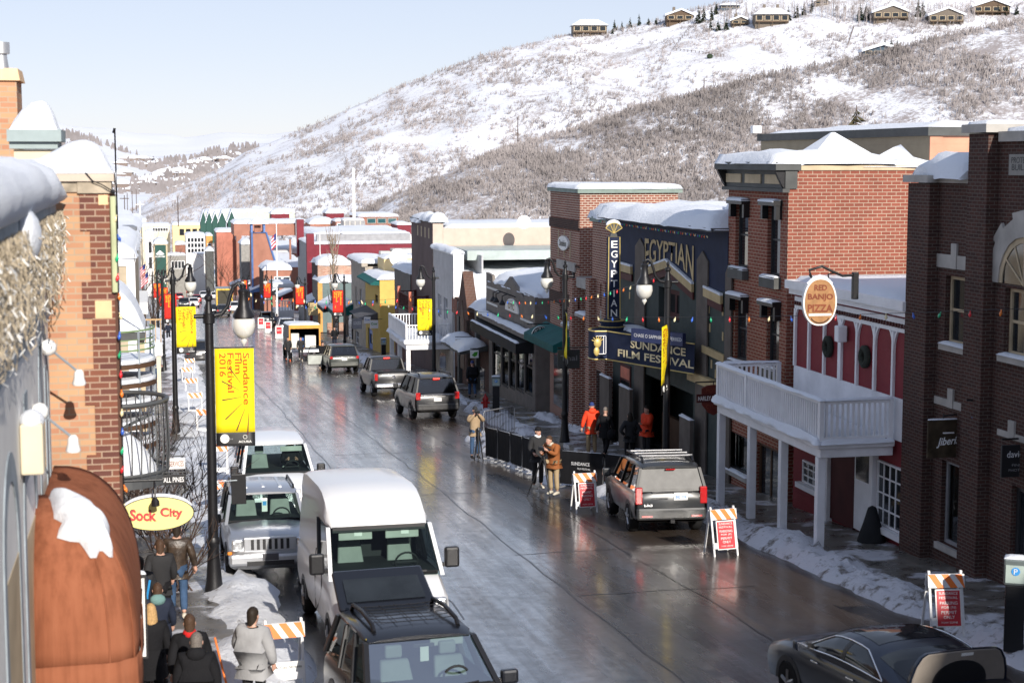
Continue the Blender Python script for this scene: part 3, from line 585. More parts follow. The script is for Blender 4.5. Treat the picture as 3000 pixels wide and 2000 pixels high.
def band(pts, th, out, mat, name='trim'):
    for (xa, y_a), (xb, y_b) in zip(pts, pts[1:]):
        p, q_ = F(xa, y_a), F(xb, y_b); MB().prism([(p[0], p[1]), (q_[0], q_[1]), (q_[0], q_[1] - th), (p[0], p[1] - th)], 'x', XR - out, XR - .032).build(name, mat, b, True)
for seg in ([(1797, 765), (1856, 781)], [(1888, 789), (1958, 763), (2036, 832)], [(2070, 842), (2121, 866)]):
    band(seg, .26, .12, 'gold_trim'); band([(x, y + 24) for x, y in seg], .24, .08, 'maroon')
    for (xa, y_a), (xb, y_b) in zip(seg, seg[1:]):
        p, q_ = F(xa, y_a), F(xb, y_b); MB().prism([(p[0], p[1]), (q_[0], q_[1]), (q_[0], q_[1] + .07), (p[0], p[1] + .07)], 'x', XR - .13, XR - .034).build('snow', 'snow', b, True)
o_ = F(1962, 740); wspan = F(1887, 740)[0] - F(2036, 740)[0]
text(b, 'EGYPTIAN', (XR - .03, o_[0], F(1962, 735)[1]), (0, -1, 0), (0, 0, 1), wspan * .96, .62, 'gold_trim', True, depth=.03, bold=.012, arc=.85)
mb = MB()
for x, y in ((2078, 905), (2080, 960), (2118, 912), (2118, 985), (1845, 865), (2085, 1066), (2100, 1075), (2097, 1095), (2118, 1085), (2055, 1000)):
    p = F(x, y); part(b, 'gold_trim', (XR - .012, XR - .002, p[0] - .06, p[0] + .06, p[1] - .13, p[1] + .13), name='tile')
band([(2066, 1010), (2130, 1040)], .22, .12, 'gold_trim'); band([(2030, 1085), (2133, 1125)], .28, .2, 'gold_trim')
for xl, xr, yt in ((1790, 1818, 1095), (1848, 1880, 1125), (2030, 2062, 1215)):
    a, c = F(xr, 1200)[0], F(xl, 1200)[0]; z = F(xl, yt)[1]; part(b, 'pier_tan', (XR - .45, XR - .33, a, c, gz(c) - .2, z), name='pier')
    mb = MB(); snowcap(mb, XR - .46, XR - .33, a, c, z, .08, .1, 1, .02); mb.build('snow', 'snow', b, True, smooth=60)
h = W(1822, 1070, 1846, 1270); part(b, 'maroon', (XR - .04, XR - .002, h[0] - .1, h[1] + .1, h[2] - .1, h[3] + .1), name='poster_case'); part(b, 'glass_dark', (XR - .05, XR - .041, h[0], h[1], h[2] + .2, h[3] - .5), name='pane'); part(b, 'orange_red', (XR - .05, XR - .041, h[0], h[1], h[3] - .42, h[3]), name='poster')
# marquee
ms = thing('marquee_sign', 'navy theatre marquee with two lines of cream letters under a tall blade sign', 'sign', (15.4, 52, -6.6))
A = atX(2035, 1000, XR - .35); Bp = atX(1778, 1000, 14.62); zt_, zb_ = -5.66, -6.58
cx, cy = 14.55, Bp.y + .65
poly = [(A.x, A.y), (Bp.x, Bp.y)] + [(cx + .3 * math.cos(a) * 1.0 - .12, cy - .2 + .55 * math.sin(a)) for a in [math.pi * 1.25 - k * .35 for k in range(6)]] + [(Bp.x + .1, Bp.y + 1.35), (XR - .35, Bp.y + 2.9)]
MB().prism(poly, 'z', zb_, zt_).build('cabinet', 'navy', ms, True)
mb = MB()
for z in (zt_ + .01, zb_ - .01): mb.tube([(x, y, z) for x, y in poly[:-1]], .022, 6)
mb.build('neon_trim', 'gold', ms, True)
ex = Vector((A.x - Bp.x, A.y - Bp.y, 0)).normalized(); Lm = math.hypot(A.x - Bp.x, A.y - Bp.y); on = Vector((Bp.x, Bp.y, 0))
M('cream', (.78, .66, .40), .5, var=.05)
text(ms, 'SUNDANCE', on + ex * (Lm * .60) + Vector((0, 0, -5.95)), ex, (0, 0, 1), Lm * .62, .25, 'cream', True, depth=.02, bold=.02); text(ms, 'FILM FESTIVAL', on + ex * (Lm * .57) + Vector((0, 0, -6.30)), ex, (0, 0, 1), Lm * .86, .25, 'cream', True, depth=.02, bold=.02)
mb = MB(); p0 = Vector((Bp.x - .05, Bp.y - .06, -6.12)); mb.box(p0.x - .36, p0.x + .02, p0.y - .02, p0.y + .0, -6.42, -5.78); mb.build('emblem_panel', 'navy', ms, True)
mb = MB()
for (a, c, d, e) in ((-.34, 0, -5.80, -5.78), (-.34, 0, -6.40, -6.38), (-.02, 0, -6.40, -5.78), (-.10, -.08, -6.38, -5.80)): mb.box(p0.x + a, p0.x + c, p0.y - .04, p0.y - .021, d, e)
mb.build('emblem_frame', 'trim_white', ms, True)
mb = MB(); mb.ball((p0.x - .3, p0.y - .05, -6.02), (.13, .05, .16), 12).ball((p0.x - .33, p0.y - .04, -6.3), (.1, .05, .16), 10)
for k in range(6): mb.tube([(p0.x - .3, p0.y - .06, -6.0), (p0.x - .3 + .22 * math.cos(.5 + k * .45), p0.y - .06, -6.0 + .22 * math.sin(.5 + k * .45))], .018, 5)
mb.build('emblem', 'gold', ms, True, smooth=40)
mb = MB(); mb.lathe([(.44, 0), (.44, .10), (.38, .1), (.38, .22), (.42, .22), (.42, .30), (.30, .30), (.28, .38)], (14.95, Bp.y + .55, zt_), 18); mb.build('pedestal', 'navy', ms, True)
mb = MB()
for z in (.11, .31): mb.lathe([(.45, z), (.45, z + .025)], (14.95, Bp.y + .55, zt_), 18)
mb.build('pedestal_rings', 'gold', ms, True)
mb = MB(); snowcap(mb, 14.75, XR - .5, Bp.y + .2, Bp.y + 1.2, zt_, .12, .2, 3, 0); snowcap(mb, 15.3, XR - .5, Bp.y - .55, Bp.y + .1, zt_, .10, .2, 3, 0); mb.build('snow', 'snow', ms, True, smooth=60)
bs = thing('blade_sign', 'tall upright navy sign with white letters and a fan shaped top on the marquee', 'sign', (14.95, Bp.y + .55, zt_ + .38))
zb2 = zt_ + .38; ztp = atD(1806, 702, 52.9).z; bx, by = 14.95, Bp.y + .55
MB().prism([(bx - .18, zb2), (bx + .24, zb2), (bx + .21, ztp), (bx - .17, ztp)], 'y', by - .13, by + .13).build('cabinet', 'navy', bs, True)
mb = MB(); pts = [(bx - .18, zb2), (bx + .24, zb2), (bx + .21, ztp), (bx - .17, ztp), (bx - .18, zb2)]; mb.tube([(x, by - .14, z) for x, z in pts], .018, 6); mb.build('neon_trim', 'gold', bs, True)
step = (ztp - zb2 - .12) / 8
for i, ch in enumerate('EGYPTIAN'): text(bs, ch, (bx + .02, by - .131, ztp - .08 - step * (i + .5)), (1, 0, 0), (0, 0, 1), .22 if ch != 'I' else .05, step * .72, 'white_sign', True, depth=.02, bold=.012)
fan = [(bx + .02 + .13 * s, ztp + .16) for s in (1, -1)]; up = [(bx + .02 + .33 * math.cos(a), ztp + .10 + .36 * math.sin(a)) for a in [math.pi - .55 - k * .204 for k in range(11)]]
MB().prism([(bx - .11, ztp), (bx + .15, ztp), (bx + .08, ztp + .2), *reversed(up), (bx - .04, ztp + .2)], 'y', by - .07, by + .07).build('fan', 'cornice_grey', bs, True)
mb = MB(); mb.tube([(x, by - .08, z) for x, z in up], .02, 6)
for x, z in (up[0], up[3], up[5], up[7], up[10]): mb.tube([(bx + .02, by - .08, ztp + .12), (x, by - .08, z)], .014, 6)
mb.build('fan_ribs', 'gold', bs, True); mb = MB(); mb.tube([(x, by, z + .04) for x, z in up[1:10]], [.03, .06, .07, .075, .08, .075, .07, .06, .03], 8); mb.build('snow', 'snow', bs, True, smooth=80)
cs = thing('sponsor_sign', 'long blue box sign with pale lettering lying on top of the marquee', 'sign', (16, 50.5, zt_)); a = atD(1849, 978, 51.8); c = atD(2000, 985, 50.2); e_ = (c - a); e_.z = 0; L = e_.length; e_.normalize(); nn = Vector((e_.y, -e_.x, 0)); zc = a.z - .02
mb = MB(); mb.hexa([*(tuple(a + e_ * u + nn * v + Vector((0, 0, zc - .2 - a.z))) for u, v in ((0, 0), (L, 0), (L, -.15), (0, -.15))), *(tuple(a + e_ * u + nn * v + Vector((0, 0, zc + .2 - a.z))) for u, v in ((0, 0), (L, 0), (L, -.15), (0, -.15)))]); mb.build('cabinet', M('blue_sign', (.02, .03, .10), .4), cs, True)
text(cs, 'CHASE O SAPPHIRE PREFERRED', Vector((a.x, a.y, zc)) + e_ * L * .52, e_, (0, 0, 1), L * .92, .11, 'trim_white', True, depth=.008)

# ---------------------------------------------------------------- brick tower building
ya, ym, yb_ = F(1797, 800)[0] + .02, F(1735, 800)[0], F(1612, 800)[0]; yk = F(1698, 800)[0]
b = building('brick_building', 'brick building with a tall square tower and oval sign left of the theatre', XR, ya); zt = F(1698, 566)[1]; zn = F(1735, 648)[1]
hs = [W(1640, 790, 1650, 940), W(1668, 792, 1684, 960), W(1758, 830, 1770, 900)]
rbox(b, yk, yb_, zt, 'brick_tower', 4.1, hs[:2]); rbox(b, ya, ym, zn, 'brick_tower', 12, hs[2:]); rbox(b, ym + .01, yk - .01, F(1715, 800)[1], 'brick_tower', 12, X=XR + .7)
part(b, 'brick_tower', (XR + 4.1, XR + 16, yk + .3, yb_, gz(yb_) - .3, zt - 3), name='rear_wall')
for h in hs: win(b, XR, h, 'trim_grey', 'glass_dark', 1, 2, .05)
part(b, M('cornice_green', (.22, .28, .25), .6), (XR - .12, XR + 4.25, yk - .12, yb_ + .12, zt, zt + .22), (XR - .1, XR + 1, ya, ym + .1, zn, zn + .2), name='coping')
part(b, 'brick_dark', (XR - .06, XR - .002, yk, yb_, zt - 1.5, zt - 1.1), (XR - .05, XR - .002, yk, yb_, zt - 3.0, zt - 2.9), (XR - .05, XR - .002, yk, yb_, zt - 4.7, zt - 4.2), name='brick_band'); mb = MB()
for k in range(3): y = yk + (yb_ - yk) * (.3 + .2 * k); mb.box(XR - .02, XR - .001, y - .05, y + .05, zt - 2.7, zt - 1.6)
mb.build('slit_window', 'trim_tan', b, True)
part(b, 'stone', (XR - .08, XR - .002, hs[1][0] - .2, hs[0][1] + .3, hs[1][3], hs[1][3] + .35), (XR - .12, XR + .3, ya + .2, ya + 1.4, F(1770, 905)[1] - .5, F(1770, 905)[1] - .05), (XR - .15, XR + .69, ym + .05, yk - .05, F(1715, 815)[1] - .4, F(1715, 815)[1]), name='stone_band')
for (xl, yt, xr, yb2) in ((1704, 915, 1732, 990), (1662, 945, 1690, 960)):
    h = W(xl, yt, xr, yb2); part(b, 'stone', (XR - .3, XR + .4, h[0], h[1], h[3] - .12, h[3]), name='ledge'); mb = MB(); snowcap(mb, XR - .3, XR + .3, h[0], h[1], h[3], .1, .15, 3, 0); mb.build('snow', 'snow', b, True, smooth=60)
roofsnow(b, XR - .1, XR + 4.2, yk - .1, yb_ + .1, zt + .21, .16, 51, .35); roofsnow(b, XR - .1, XR + 4, ya, ym + .1, zn + .19, .5, 53, .4); roofsnow(b, XR + 3, XR + 16, yk, yb_, zt - 2.95, .3, 55)
q = F(1655, 712); t_ = thing('oval_sign', 'white oval sign with black script high on the brick tower', 'sign', (XR - .06, q[0], q[1]))
MB().prism([(.85 * math.cos(a) , .30 * math.sin(a)) for a in [k * math.pi / 14 for k in range(28)]], 'x', -.04, .05).build('board', 'white_sign', t_); text(t_, 'Dandelion', (-.04, 0, 0), (0, -1, 0), (0, 0, 1), 1.2, .26, 'ink_black', bold=.02, shear=.25)
h = W(1612, 945, 1700, 1040); mb = MB(); mb.prism([(XR - .02, h[3]), (XR - 1.0, h[2] + .35), (XR - 1.0, h[2] + .05), (XR - .02, h[2] + .05)], 'y', F(1690, 1000)[0], F(1600, 1000)[0]); mb.build('awning', 'awning_green', b, True)
part(b, 'glass_dark', (XR - .03, XR - .002, yk + .5, yb_ - .8, gz(yb_) + .8, h[2] - .1), (XR - .03, XR - .002, ya + 1.3, ya + 2.2, gz(ya) + .3, gz(ya) + 2.5), name='shop_window'); part(b, 'brick_tower', (XR - .3, XR - .003, yk, yk + .5, gz(yk) - .2, F(1690, 815)[1]), (XR - .28, XR - .003, ya + .1, ya + .6, gz(ya) - .2, zn - 2.2), (XR - .28, XR - .003, ym - .6, ym - .05, gz(ym) - .2, zn - 2.2), name='pilaster')

# ---------------------------------------------------------------- taupe shop with black awning
ya, yb_ = F(1576, 950)[0], F(1432, 900)[0]; b = building('shop_building', 'single storey taupe shop with stepped snowy parapet, black awning and tall windows', XR, ya); zt = F(1576, 868)[1]; zp = zt - .1
hs = []; xs_ = (1585, 1552, 1530, 1506, 1482, 1462, 1441)
wz = (gz(yb_) + .75, F(1441, 942)[1]); yw = [F(x, 1100)[0] for x in (1566, 1536, 1510, 1490, 1468, 1441)]
for a, c in zip(yw, yw[1:]): hs.append((a + .08, c - .08, gz((a + c) / 2) + .75, F(1500, 965)[1] - .12))
rbox(b, ya, yb_, zp, 'taupe', 14, hs, hd=.12)
for h in hs: win(b, XR, h, 'metal_black', 'glass_shop', 1, 2, .09, depth=.12)
part(b, 'pale_white', (XR + 2.2, XR + 2.25, ya + .6, yb_ - .3, gz(yb_), zp - 1), name='interior_wall')
yp = (ya + yb_) / 2
mb = MB(); mb.prism([(ya, zp - 1.6), (yb_, zp - 1.6), (yb_, zp + .45), (yb_ - 1.6, zp + .40), (yb_ - 1.7, zp + .02), (yp + 1.2, zp + .1), (yp - .2, zp + .62), (ya + 2.2, zp - .15), (ya + 2.1, zp + .1), (ya, zp + .05)], 'x', XR - .14, XR - .002); mb.build('parapet', 'taupe', b, True)
part(b, 'pale_white', (XR - .17, XR - .142, ya + .3, ya + 2.9, zp - 1.2, zp - 1.1), (XR - .17, XR - .142, yb_ - 2.9, yb_ - .3, zp - 1.1, zp - 1.0), (XR - .17, XR - .142, yb_ - 3.2, yb_ - .3, zp - .32, zp - .22), name='moulding')
za_ = F(1576, 1018)[1]; part(b, 'taupe', (XR - .55, XR - .145, ya - .0, yb_ + .2, zp - 1.85, zp - 1.62), name='ledge')
mb = MB(); snowcap(mb, XR - .55, XR - .16, ya, yb_ + .2, zp - 1.62, .22, .3, 7, .05); snowcap(mb, XR - .95, XR - .75, ya + .3, yb_ + .2, zp - 2.02, .1, .3, 9, .0); snowcap(mb, XR - .12, XR + .2, ya, yb_, zp + .03, .30, .3, 5, .03); mb.build('snow', 'snow', b, True, smooth=60)
mb = MB(); mb.prism([(XR - .02, zp - 1.88), (XR - .95, zp - 2.05), (XR - .95, zp - 2.5), (XR - .02, zp - 2.5)], 'y', ya + .3, yb_ + .2); mb.build('awning', 'awning_black', b, True)
roofsnow(b, XR + .1, XR + 14, ya + .1, yb_ - .1, zp, .42, 61, .6, 0, slope=lambda x, y: .12 * (x - XR) if x < XR + 7 else .84)
part(b, 'taupe_dark', (XR - .12, XR + .0, ya - .02, ya + .55, gz(ya) - .3, zp - 1.9), name='pilaster')
t_ = thing('shop_sign', 'arched white wall sign lit by three black gooseneck lamps on the taupe parapet', 'sign', (XR - .16, F(1508, 890)[0], F(1508, 890)[1])); mb = MB(); mb.prism([(-1.7, -.35), (1.2, -.35)] + [(-.25 + 1.45 * math.cos(a), -.35 + .62 * math.sin(a)) for a in [k * math.pi / 14 for k in range(1, 14)]], 'x', -.06, .01); mb.build('board', 'white_sign', t_); text(t_, 'OTC', (-.06, -.2, -.1), (0, -1, 0), (0, 0, 1), 1.4, .3, 'metal_black', bold=.03)
for k, y in enumerate((1.2, .5, -.9)):
    mb = MB(); mb.tube([(0, y, .4), (-.4, y, .55), (-.62, y + .1, .45), (-.62, y + .1, .25)], .03, 6); mb.lathe([(.04, .12), (.15, -.05), (.15, -.12)], (-.62, y + .1, .15), 10); mb.build('gooseneck_lamp', 'metal_black', t_)
# ---------------------------------------------------------------- small brick building with pointed gable
ya, yb_ = F(1432, 900)[0] + .03, F(1326, 900)[0]; b = building('brick_building', 'small brown brick building with a steep pointed gable and arched niche', XR, ya); zt = F(1432, 915)[1]
hs = [W(1385, 1060, 1420, 1220), W(1335, 1070, 1352, 1200)]; rbox(b, ya, yb_, zt, 'brick_small', 12, hs); [win(b, XR, h, 'trim_dark', 'glass_dark', 1, 1, .06) for h in hs]
yc = F(1372, 900)[0]; zk = F(1372, 795)[1]; hwid = 1.75; MB().prism([(yc - hwid, zt - .8), (yc + hwid, zt - .8), (yc + .05, zk), (yc - .05, zk)], 'x', XR - .32, XR + .25).build('gable', 'brick_small', b, True)
mb = MB(); mb.prism([(yc - .55, zt - 3.6), (yc + .55, zt - 3.6), (yc + .55, zt - .9), (yc, zt + .15), (yc - .55, zt - .9)], 'x', XR - .35, XR - .321); mb.build('niche', 'wood_dark', b, True)
for px in (1352, 1404): y = F(px, 1000)[0]; MB().box(XR - .2, XR - .002, y - .22, y + .22, gz(y) - .2, zt - .1).build('pilaster', 'cornice_grey', b, True)
part(b, 'brick_far', (XR - .05, XR + .3, yb_ - 1.6, yb_ - .05, zt - .9, zt - .1), name='brick_panel')
roofsnow(b, XR - .2, XR + 12, ya, yc - 1.7, zt, .5, 71, .5); roofsnow(b, XR + .3, XR + 12, yc - 1.6, yb_, zt, .4, 73, .5, slope=lambda x, y: .15 * (x - XR))
mb = MB(); mb.prism([(yc - hwid, zt - .5), (yc, zk - .15), (yc + hwid, zt - .5)], 'x', XR + .26, XR + 8); mb.build('gable_snow', 'snow', b, True)
mb = MB(); z = F(1400, 1000)[1]; mb.prism([(XR - .02, z + .1), (XR - 1.5, z - .25), (XR - 1.5, z - .35), (XR - .02, z - .2)], 'y', ya + .1, yc); mb.build('canopy', 'cornice_grey', b, True); mb = MB(); snowcap(mb, XR - 1.5, XR - .1, ya + .1, yc, z - .2, .32, .25, 9, .03, slope=lambda x, y: .2 * (x - XR + 1.5)); mb.build('snow', 'snow', b, True, smooth=60)
# ---------------------------------------------------------------- white clapboard front with balcony
ya, yb_ = F(1331, 900)[0], F(1268, 900)[0]; b = building('clapboard_building', 'grey white clapboard building with tall false front and white balcony above the pavement', XR, ya); zt = F(1331, 748)[1]
hs = [W(1283, 860, 1293, 930), W(1300, 870, 1311, 940), W(1300, 1035, 1325, 1150)]; rbox(b, ya, yb_, zt, 'clap_white', .5, hs)
for h in hs: win(b, XR, h, 'trim_white', 'glass_dark', 1, 2, .05)
rbox(b, ya + .2, yb_, zt - 1.6, 'clap_white', 14, X=XR + .5); part(b, 'trim_white', (XR - .05, XR + .55, ya - .06, ya - .002, gz(ya), zt), (XR - .08, XR + .56, ya - .1, yb_ + .1, zt, zt + .16), name='corner_board')
roofsnow(b, XR - .1, XR + .55, ya - .08, yb_, zt + .15, .2, 81, .25); roofsnow(b, XR + .55, XR + 14, ya + .1, yb_, zt - 1.62, .4, 83, .8, slope=lambda x, y: .10 * (y - ya))
Xd = 14.0; zd = F(1190, 1003, Xd)[1]; yn, yf = F(1190, 1000, Xd)[0], F(1140, 960, Xd)[0]
part(b, 'trim_white', (Xd, XR - .01, yn, yf, zd - .45, zd - .12), (Xd - .12, XR - .01, yn - .12, yf, zd - .118, zd), name='deck', bevel=.03)
railing(b, [(XR - .1, yf), (Xd + .02, yf), (Xd + .02, yn + .02), (XR - .1, yn + .02)], zd, 1.0, 'trim_white', .17)
mb = MB(); snowcap(mb, Xd - .15, Xd, yn - .1, yf, zd, .35, .2, 3, .02); snowcap(mb, Xd, XR - .1, yn - .14, yn, zd, .2, .2, 4, .02); snowcap(mb, Xd - .04, Xd + .08, yn, yf, zd + 1.04, .08, .2, 6, .02); snowcap(mb, Xd + .1, XR - .1, yn + .1, yf, zd, .2, .4, 6, 0); mb.build('snow', 'snow', b, True, smooth=60)
for y in (yn + .2, (yn + yf) / 2, yf - .2): MB().box(Xd + .02, Xd + .26, y - .12, y + .12, gz(y) + .1, zd - .46).build('post', 'trim_white', b, True)
part(b, 'taupe_wall', (XR - .06, XR - .002, ya + .2, yb_ - .1, gz(yb_), zd - .5), name='shop_front'); part(b, 'glass_dark', (XR - .08, XR - .062, ya + 2.5, ya + 4.6, gz(yb_) + .8, zd - .9), name='pane')
# ---------------------------------------------------------------- tall brown stucco building, long beige side wall
ya, yb_ = F(1270, 900)[0] + .03, F(1207, 900)[0]; b = building('stucco_building', 'tall brown stucco fronted building with a long beige side wall', XR, ya); zt = F(1272, 655)[1]
rbox(b, ya, yb_, zt, 'brown_stucco', .6); part(b, 'beige_wall', (XR + .61, XR + 30, ya - .1, yb_ - .4, gz(yb_), F(1300, 676)[1]), (XR - .02, XR + .62, ya - .06, ya - .002, gz(ya), zt), name='side_wall')
part(b, 'roof_dark', (XR + 3, XR + 28, ya + 3, yb_ - 1, zt - 2.4, zt - .35), name='penthouse'); part(b, 'cornice_grey', (XR - .1, XR + .7, ya - .12, yb_ + .1, zt, zt + .12), name='coping')
mb = MB()
for k in range(4): y = ya + (yb_ - ya) * (.18 + .17 * k); mb.box(XR - .01, XR + .05, y - .16, y + .16, zt - 1.0, zt - .35)
mb.build('slit_window', 'trim_tan', b, True)
roofsnow(b, XR - .12, XR + .9, ya - .1, (ya + yb_) / 2 - .3, zt + .12, .55, 91, .3); roofsnow(b, XR - .12, XR + .9, (ya + yb_) / 2 + .2, yb_ + .1, zt - .1, .6, 92, .3); roofsnow(b, XR + .6, XR + 30, ya, yb_ - .5, F(1300, 676)[1], .22, 93, 1.2)
q = atD(1390, 655, 103); MB().box(q.x, q.x + 1.6, q.y, q.y + 1.2, q.z - .7, q.z).box(q.x + 1.8, q.x + 3.4, q.y, q.y + 1.2, q.z - .6, q.z - .1).build('roof_unit', 'ac_metal', b, True)
q = atD(1535, 652, 99); t_ = thing('satellite_dish', 'white satellite dish on the flat roof beside the brick tower', 'dish', (q.x, q.y, q.z - .4)); mb = MB(); mb.lathe([(.02, 0), (.2, .03), (.4, .12), (.42, .13), (.4, .14), (.2, .05), (.02, .02)], (0, 0, 0), 18); o_ = mb.build('reflector', 'trim_white', t_, smooth=60); o_.rotation_euler = (R(75), 0, R(-20)); o_.location = (0, -.05, .4); MB().tube([(0, 0, 0), (0, 0, .4)], .03).build('mast', 'metal_grey', t_)
part(b, 'roof_seam', (XR + 1, XR + 24, ya - 6, ya - .2, F(1340, 770)[1], F(1340, 742)[1]), name='metal_roof')
# ---------------------------------------------------------------- dark red shop with small balcony
ya, yb_ = F(1207, 900)[0] + .05, F(1157, 900)[0]; b = building('shop_building', 'dark red wooden shop with a brown railed balcony above the white one', XR, ya); zt = F(1190, 795)[1]
rbox(b, ya, yb_, zt, 'maroon', 14); Xb = 15.4; zb3 = F(1200, 918, Xb)[1]; yn2 = F(1200, 900, Xb)[0]; yf2 = F(1167, 880, Xb)[0]
part(b, 'taupe', (Xb, XR - .01, yn2, yf2, zb3 - .5, zb3), name='deck'); railing(b, [(XR - .1, yf2), (Xb + .05, yf2), (Xb + .05, yn2), (XR - .1, yn2)], zb3, 1.05, 'maroon', .22, pr=.09)
mb = MB(); [mb.box(Xb - .05, Xb + .15, y - .1, y + .1, zb3, zb3 + 1.35) for y in (yn2, yf2)]; mb.build('corner_post', 'orange_red', b, True); roofsnow(b, XR - .1, XR + 3, ya, yb_, zt, .4, 95, .4)
part(b, 'cornice_grey', (XR - .05, XR - .002, ya + .3, yb_ - .2, zb3 + .3, zb3 + 2), name='window')
# ---------------------------------------------------------------- yellow and taupe shops
ya, yb_ = F(1113, 900)[0], F(1071, 900)[0]; b = building('shop_building', 'yellow painted shop building with blue door and hanging signs', XR, ya); zt = F(1113, 818)[1]
hs = [W(1098, 860, 1107, 890), W(1078, 958, 1092, 1030)]; rbox(b, ya, yb_, zt, 'yellow_wall', 22, hs); win(b, XR, hs[0], 'trim_dark', 'glass_dark', 1, 2, .06); win(b, XR, hs[1], 'blue_door', 'glass_dark', 1, 1, .35, name='door')
roofsnow(b, XR - .1, XR + 22, ya, yb_, zt, .3, 101, .7); mb = MB(); mb.prism([(XR - .01, zt + .0), (XR - .7, zt - .35), (XR - .7, zt - .45), (XR - .01, zt - .5)], 'y', ya + .1, yb_); mb.build('eave', 'awning_green', b, True); part(b, 'pale_yellow', (XR + 1, XR + 22, yb_ - 4, yb_ - .2, zt, zt + 1.3), name='rear_wall'); roofsnow(b, XR + 1, XR + 22, yb_ - 4, yb_ - .2, zt + 1.3, .2, 103, .8)
mb = MB(); z = F(1100, 930)[1]; mb.prism([(XR - .01, z + .5), (XR - 1.4, z), (XR - .01, z - .05)], 'y', ya + 1.2, yb_ - .3); mb.build('porch_roof', 'roof_dark', b, True)
ya, yb_ = F(1071, 900)[0] + .05, F(1030, 900)[0]; b = building('shop_building', 'taupe two storey shop front beyond the yellow building', XR, ya); zt = F(1071, 782)[1]
hs = [W(1041, 838, 1046, 895), W(1054, 845, 1060, 900), W(1040, 965, 1052, 1015)]; rbox(b, ya, yb_, zt, 'taupe_wall', 2.5, hs); [win(b, XR, h, 'trim_white', 'glass_dark', 1, 2, .05) for h in hs]
part(b, 'taupe_wall', (XR - .3, XR + .2, ya - .1, yb_ + .1, zt, zt + .3), name='cornice'); roofsnow(b, XR - .3, XR + 2.4, ya, yb_, zt + .3, .3, 105, .4)
part(b, 'brick_far', (XR + 2.5, XR + 24, ya + .5, yb_ - .2, gz(yb_), zt + .1), name='rear_wall'); roofsnow(b, XR + 2.5, XR + 24, ya + .5, yb_, zt + .1, .25, 106, .9)
q = atD(1160, 735, 140); MB().box(q.x - 1.4, q.x - .5, q.y - .6, q.y + .6, q.z - 1.3, q.z).box(q.x - .4, q.x + 1.5, q.y - .8, q.y + .8, q.z - 1.3, q.z + .2).build('roof_unit', 'ac_metal', b, True, bevel=.05)
q = atD(1166, 755, 128); mb = MB(); mb.lathe([(.02, 0), (.3, .04), (.7, .2), (.7, .22), (.3, .08), (.02, .03)], (0, 0, 0), 18); o_ = mb.build('roof_dish', 'trim_white', None, smooth=60); o_.location = q; o_.rotation_euler = (R(80), 0, 0); tag(o_, 'round white dish on the snowy roof beside the grey roof unit', 'dish')
# ================================================================ vehicles (built facing +X, origin on the ground under the middle)
def paint(name, col, metal=.25, dirt=.25, rough=.3):
    m, n, l, b = _new(name); tc = _nd(n, 'ShaderNodeTexCoord').outputs['Object']; s = _nd(n, 'ShaderNodeSeparateXYZ'); l.new(tc, s.inputs[0])
    f = _noise(n, l, tc, 3, 6, .65); g = _ramp(n, l, _math(n, l, 'ADD', _math(n, l, 'MULTIPLY', s.outputs[2], -.55), _math(n, l, 'MULTIPLY', f, .9)), [(.05, 0), (.6, dirt)])
    l.new(_mix(n, l, g, col, (.11, .10, .09)), b.inputs['Base Color']); b.inputs['Metallic'].default_value = metal
    l.new(_math(n, l, 'ADD', _math(n, l, 'MULTIPLY', g, .9), rough), b.inputs['Roughness']); b.inputs['Coat Weight'].default_value = .35; b.inputs['Coat Roughness'].default_value = .1
    return name
paint('paint_white', (.78, .79, .80), 0, .25); paint('paint_van', (.76, .77, .78), 0, .75); paint('paint_silver', (.50, .51, .53), .75, .3); paint('paint_black', (.012, .014, .020), .2, .3); paint('paint_dark_grey', (.03, .03, .032), .2, .5, .35); paint('paint_graphite', (.032, .034, .036), .15, .35); paint('paint_blue', (.007, .012, .026), .3, .2); paint('paint_green_grey', (.07, .075, .068), .3, .4); paint('paint_red', (.40, .02, .02), .1, .2)
M('chrome', (.75, .75, .77), .16, 1, var=.03); M('lens_clear', (.70, .71, .72), .12, .75, var=.3, vs=22, bump=.5, bsc=30); M('lens_red', (.42, .012, .012), .18, 0, coat=1); M('lens_orange', (.75, .25, .03), .2)
M('seat_grey', (.27, .29, .28), .8); M('dash', (.025, .026, .028), .7); M('plate', (.62, .62, .62), .5, var=.15, vs=18); M('plate_dark', (.06, .06, .07), .5); M('sun_visor', (.42, .44, .41), .8); M('rim_metal', (.34, .34, .35), .35, .8)
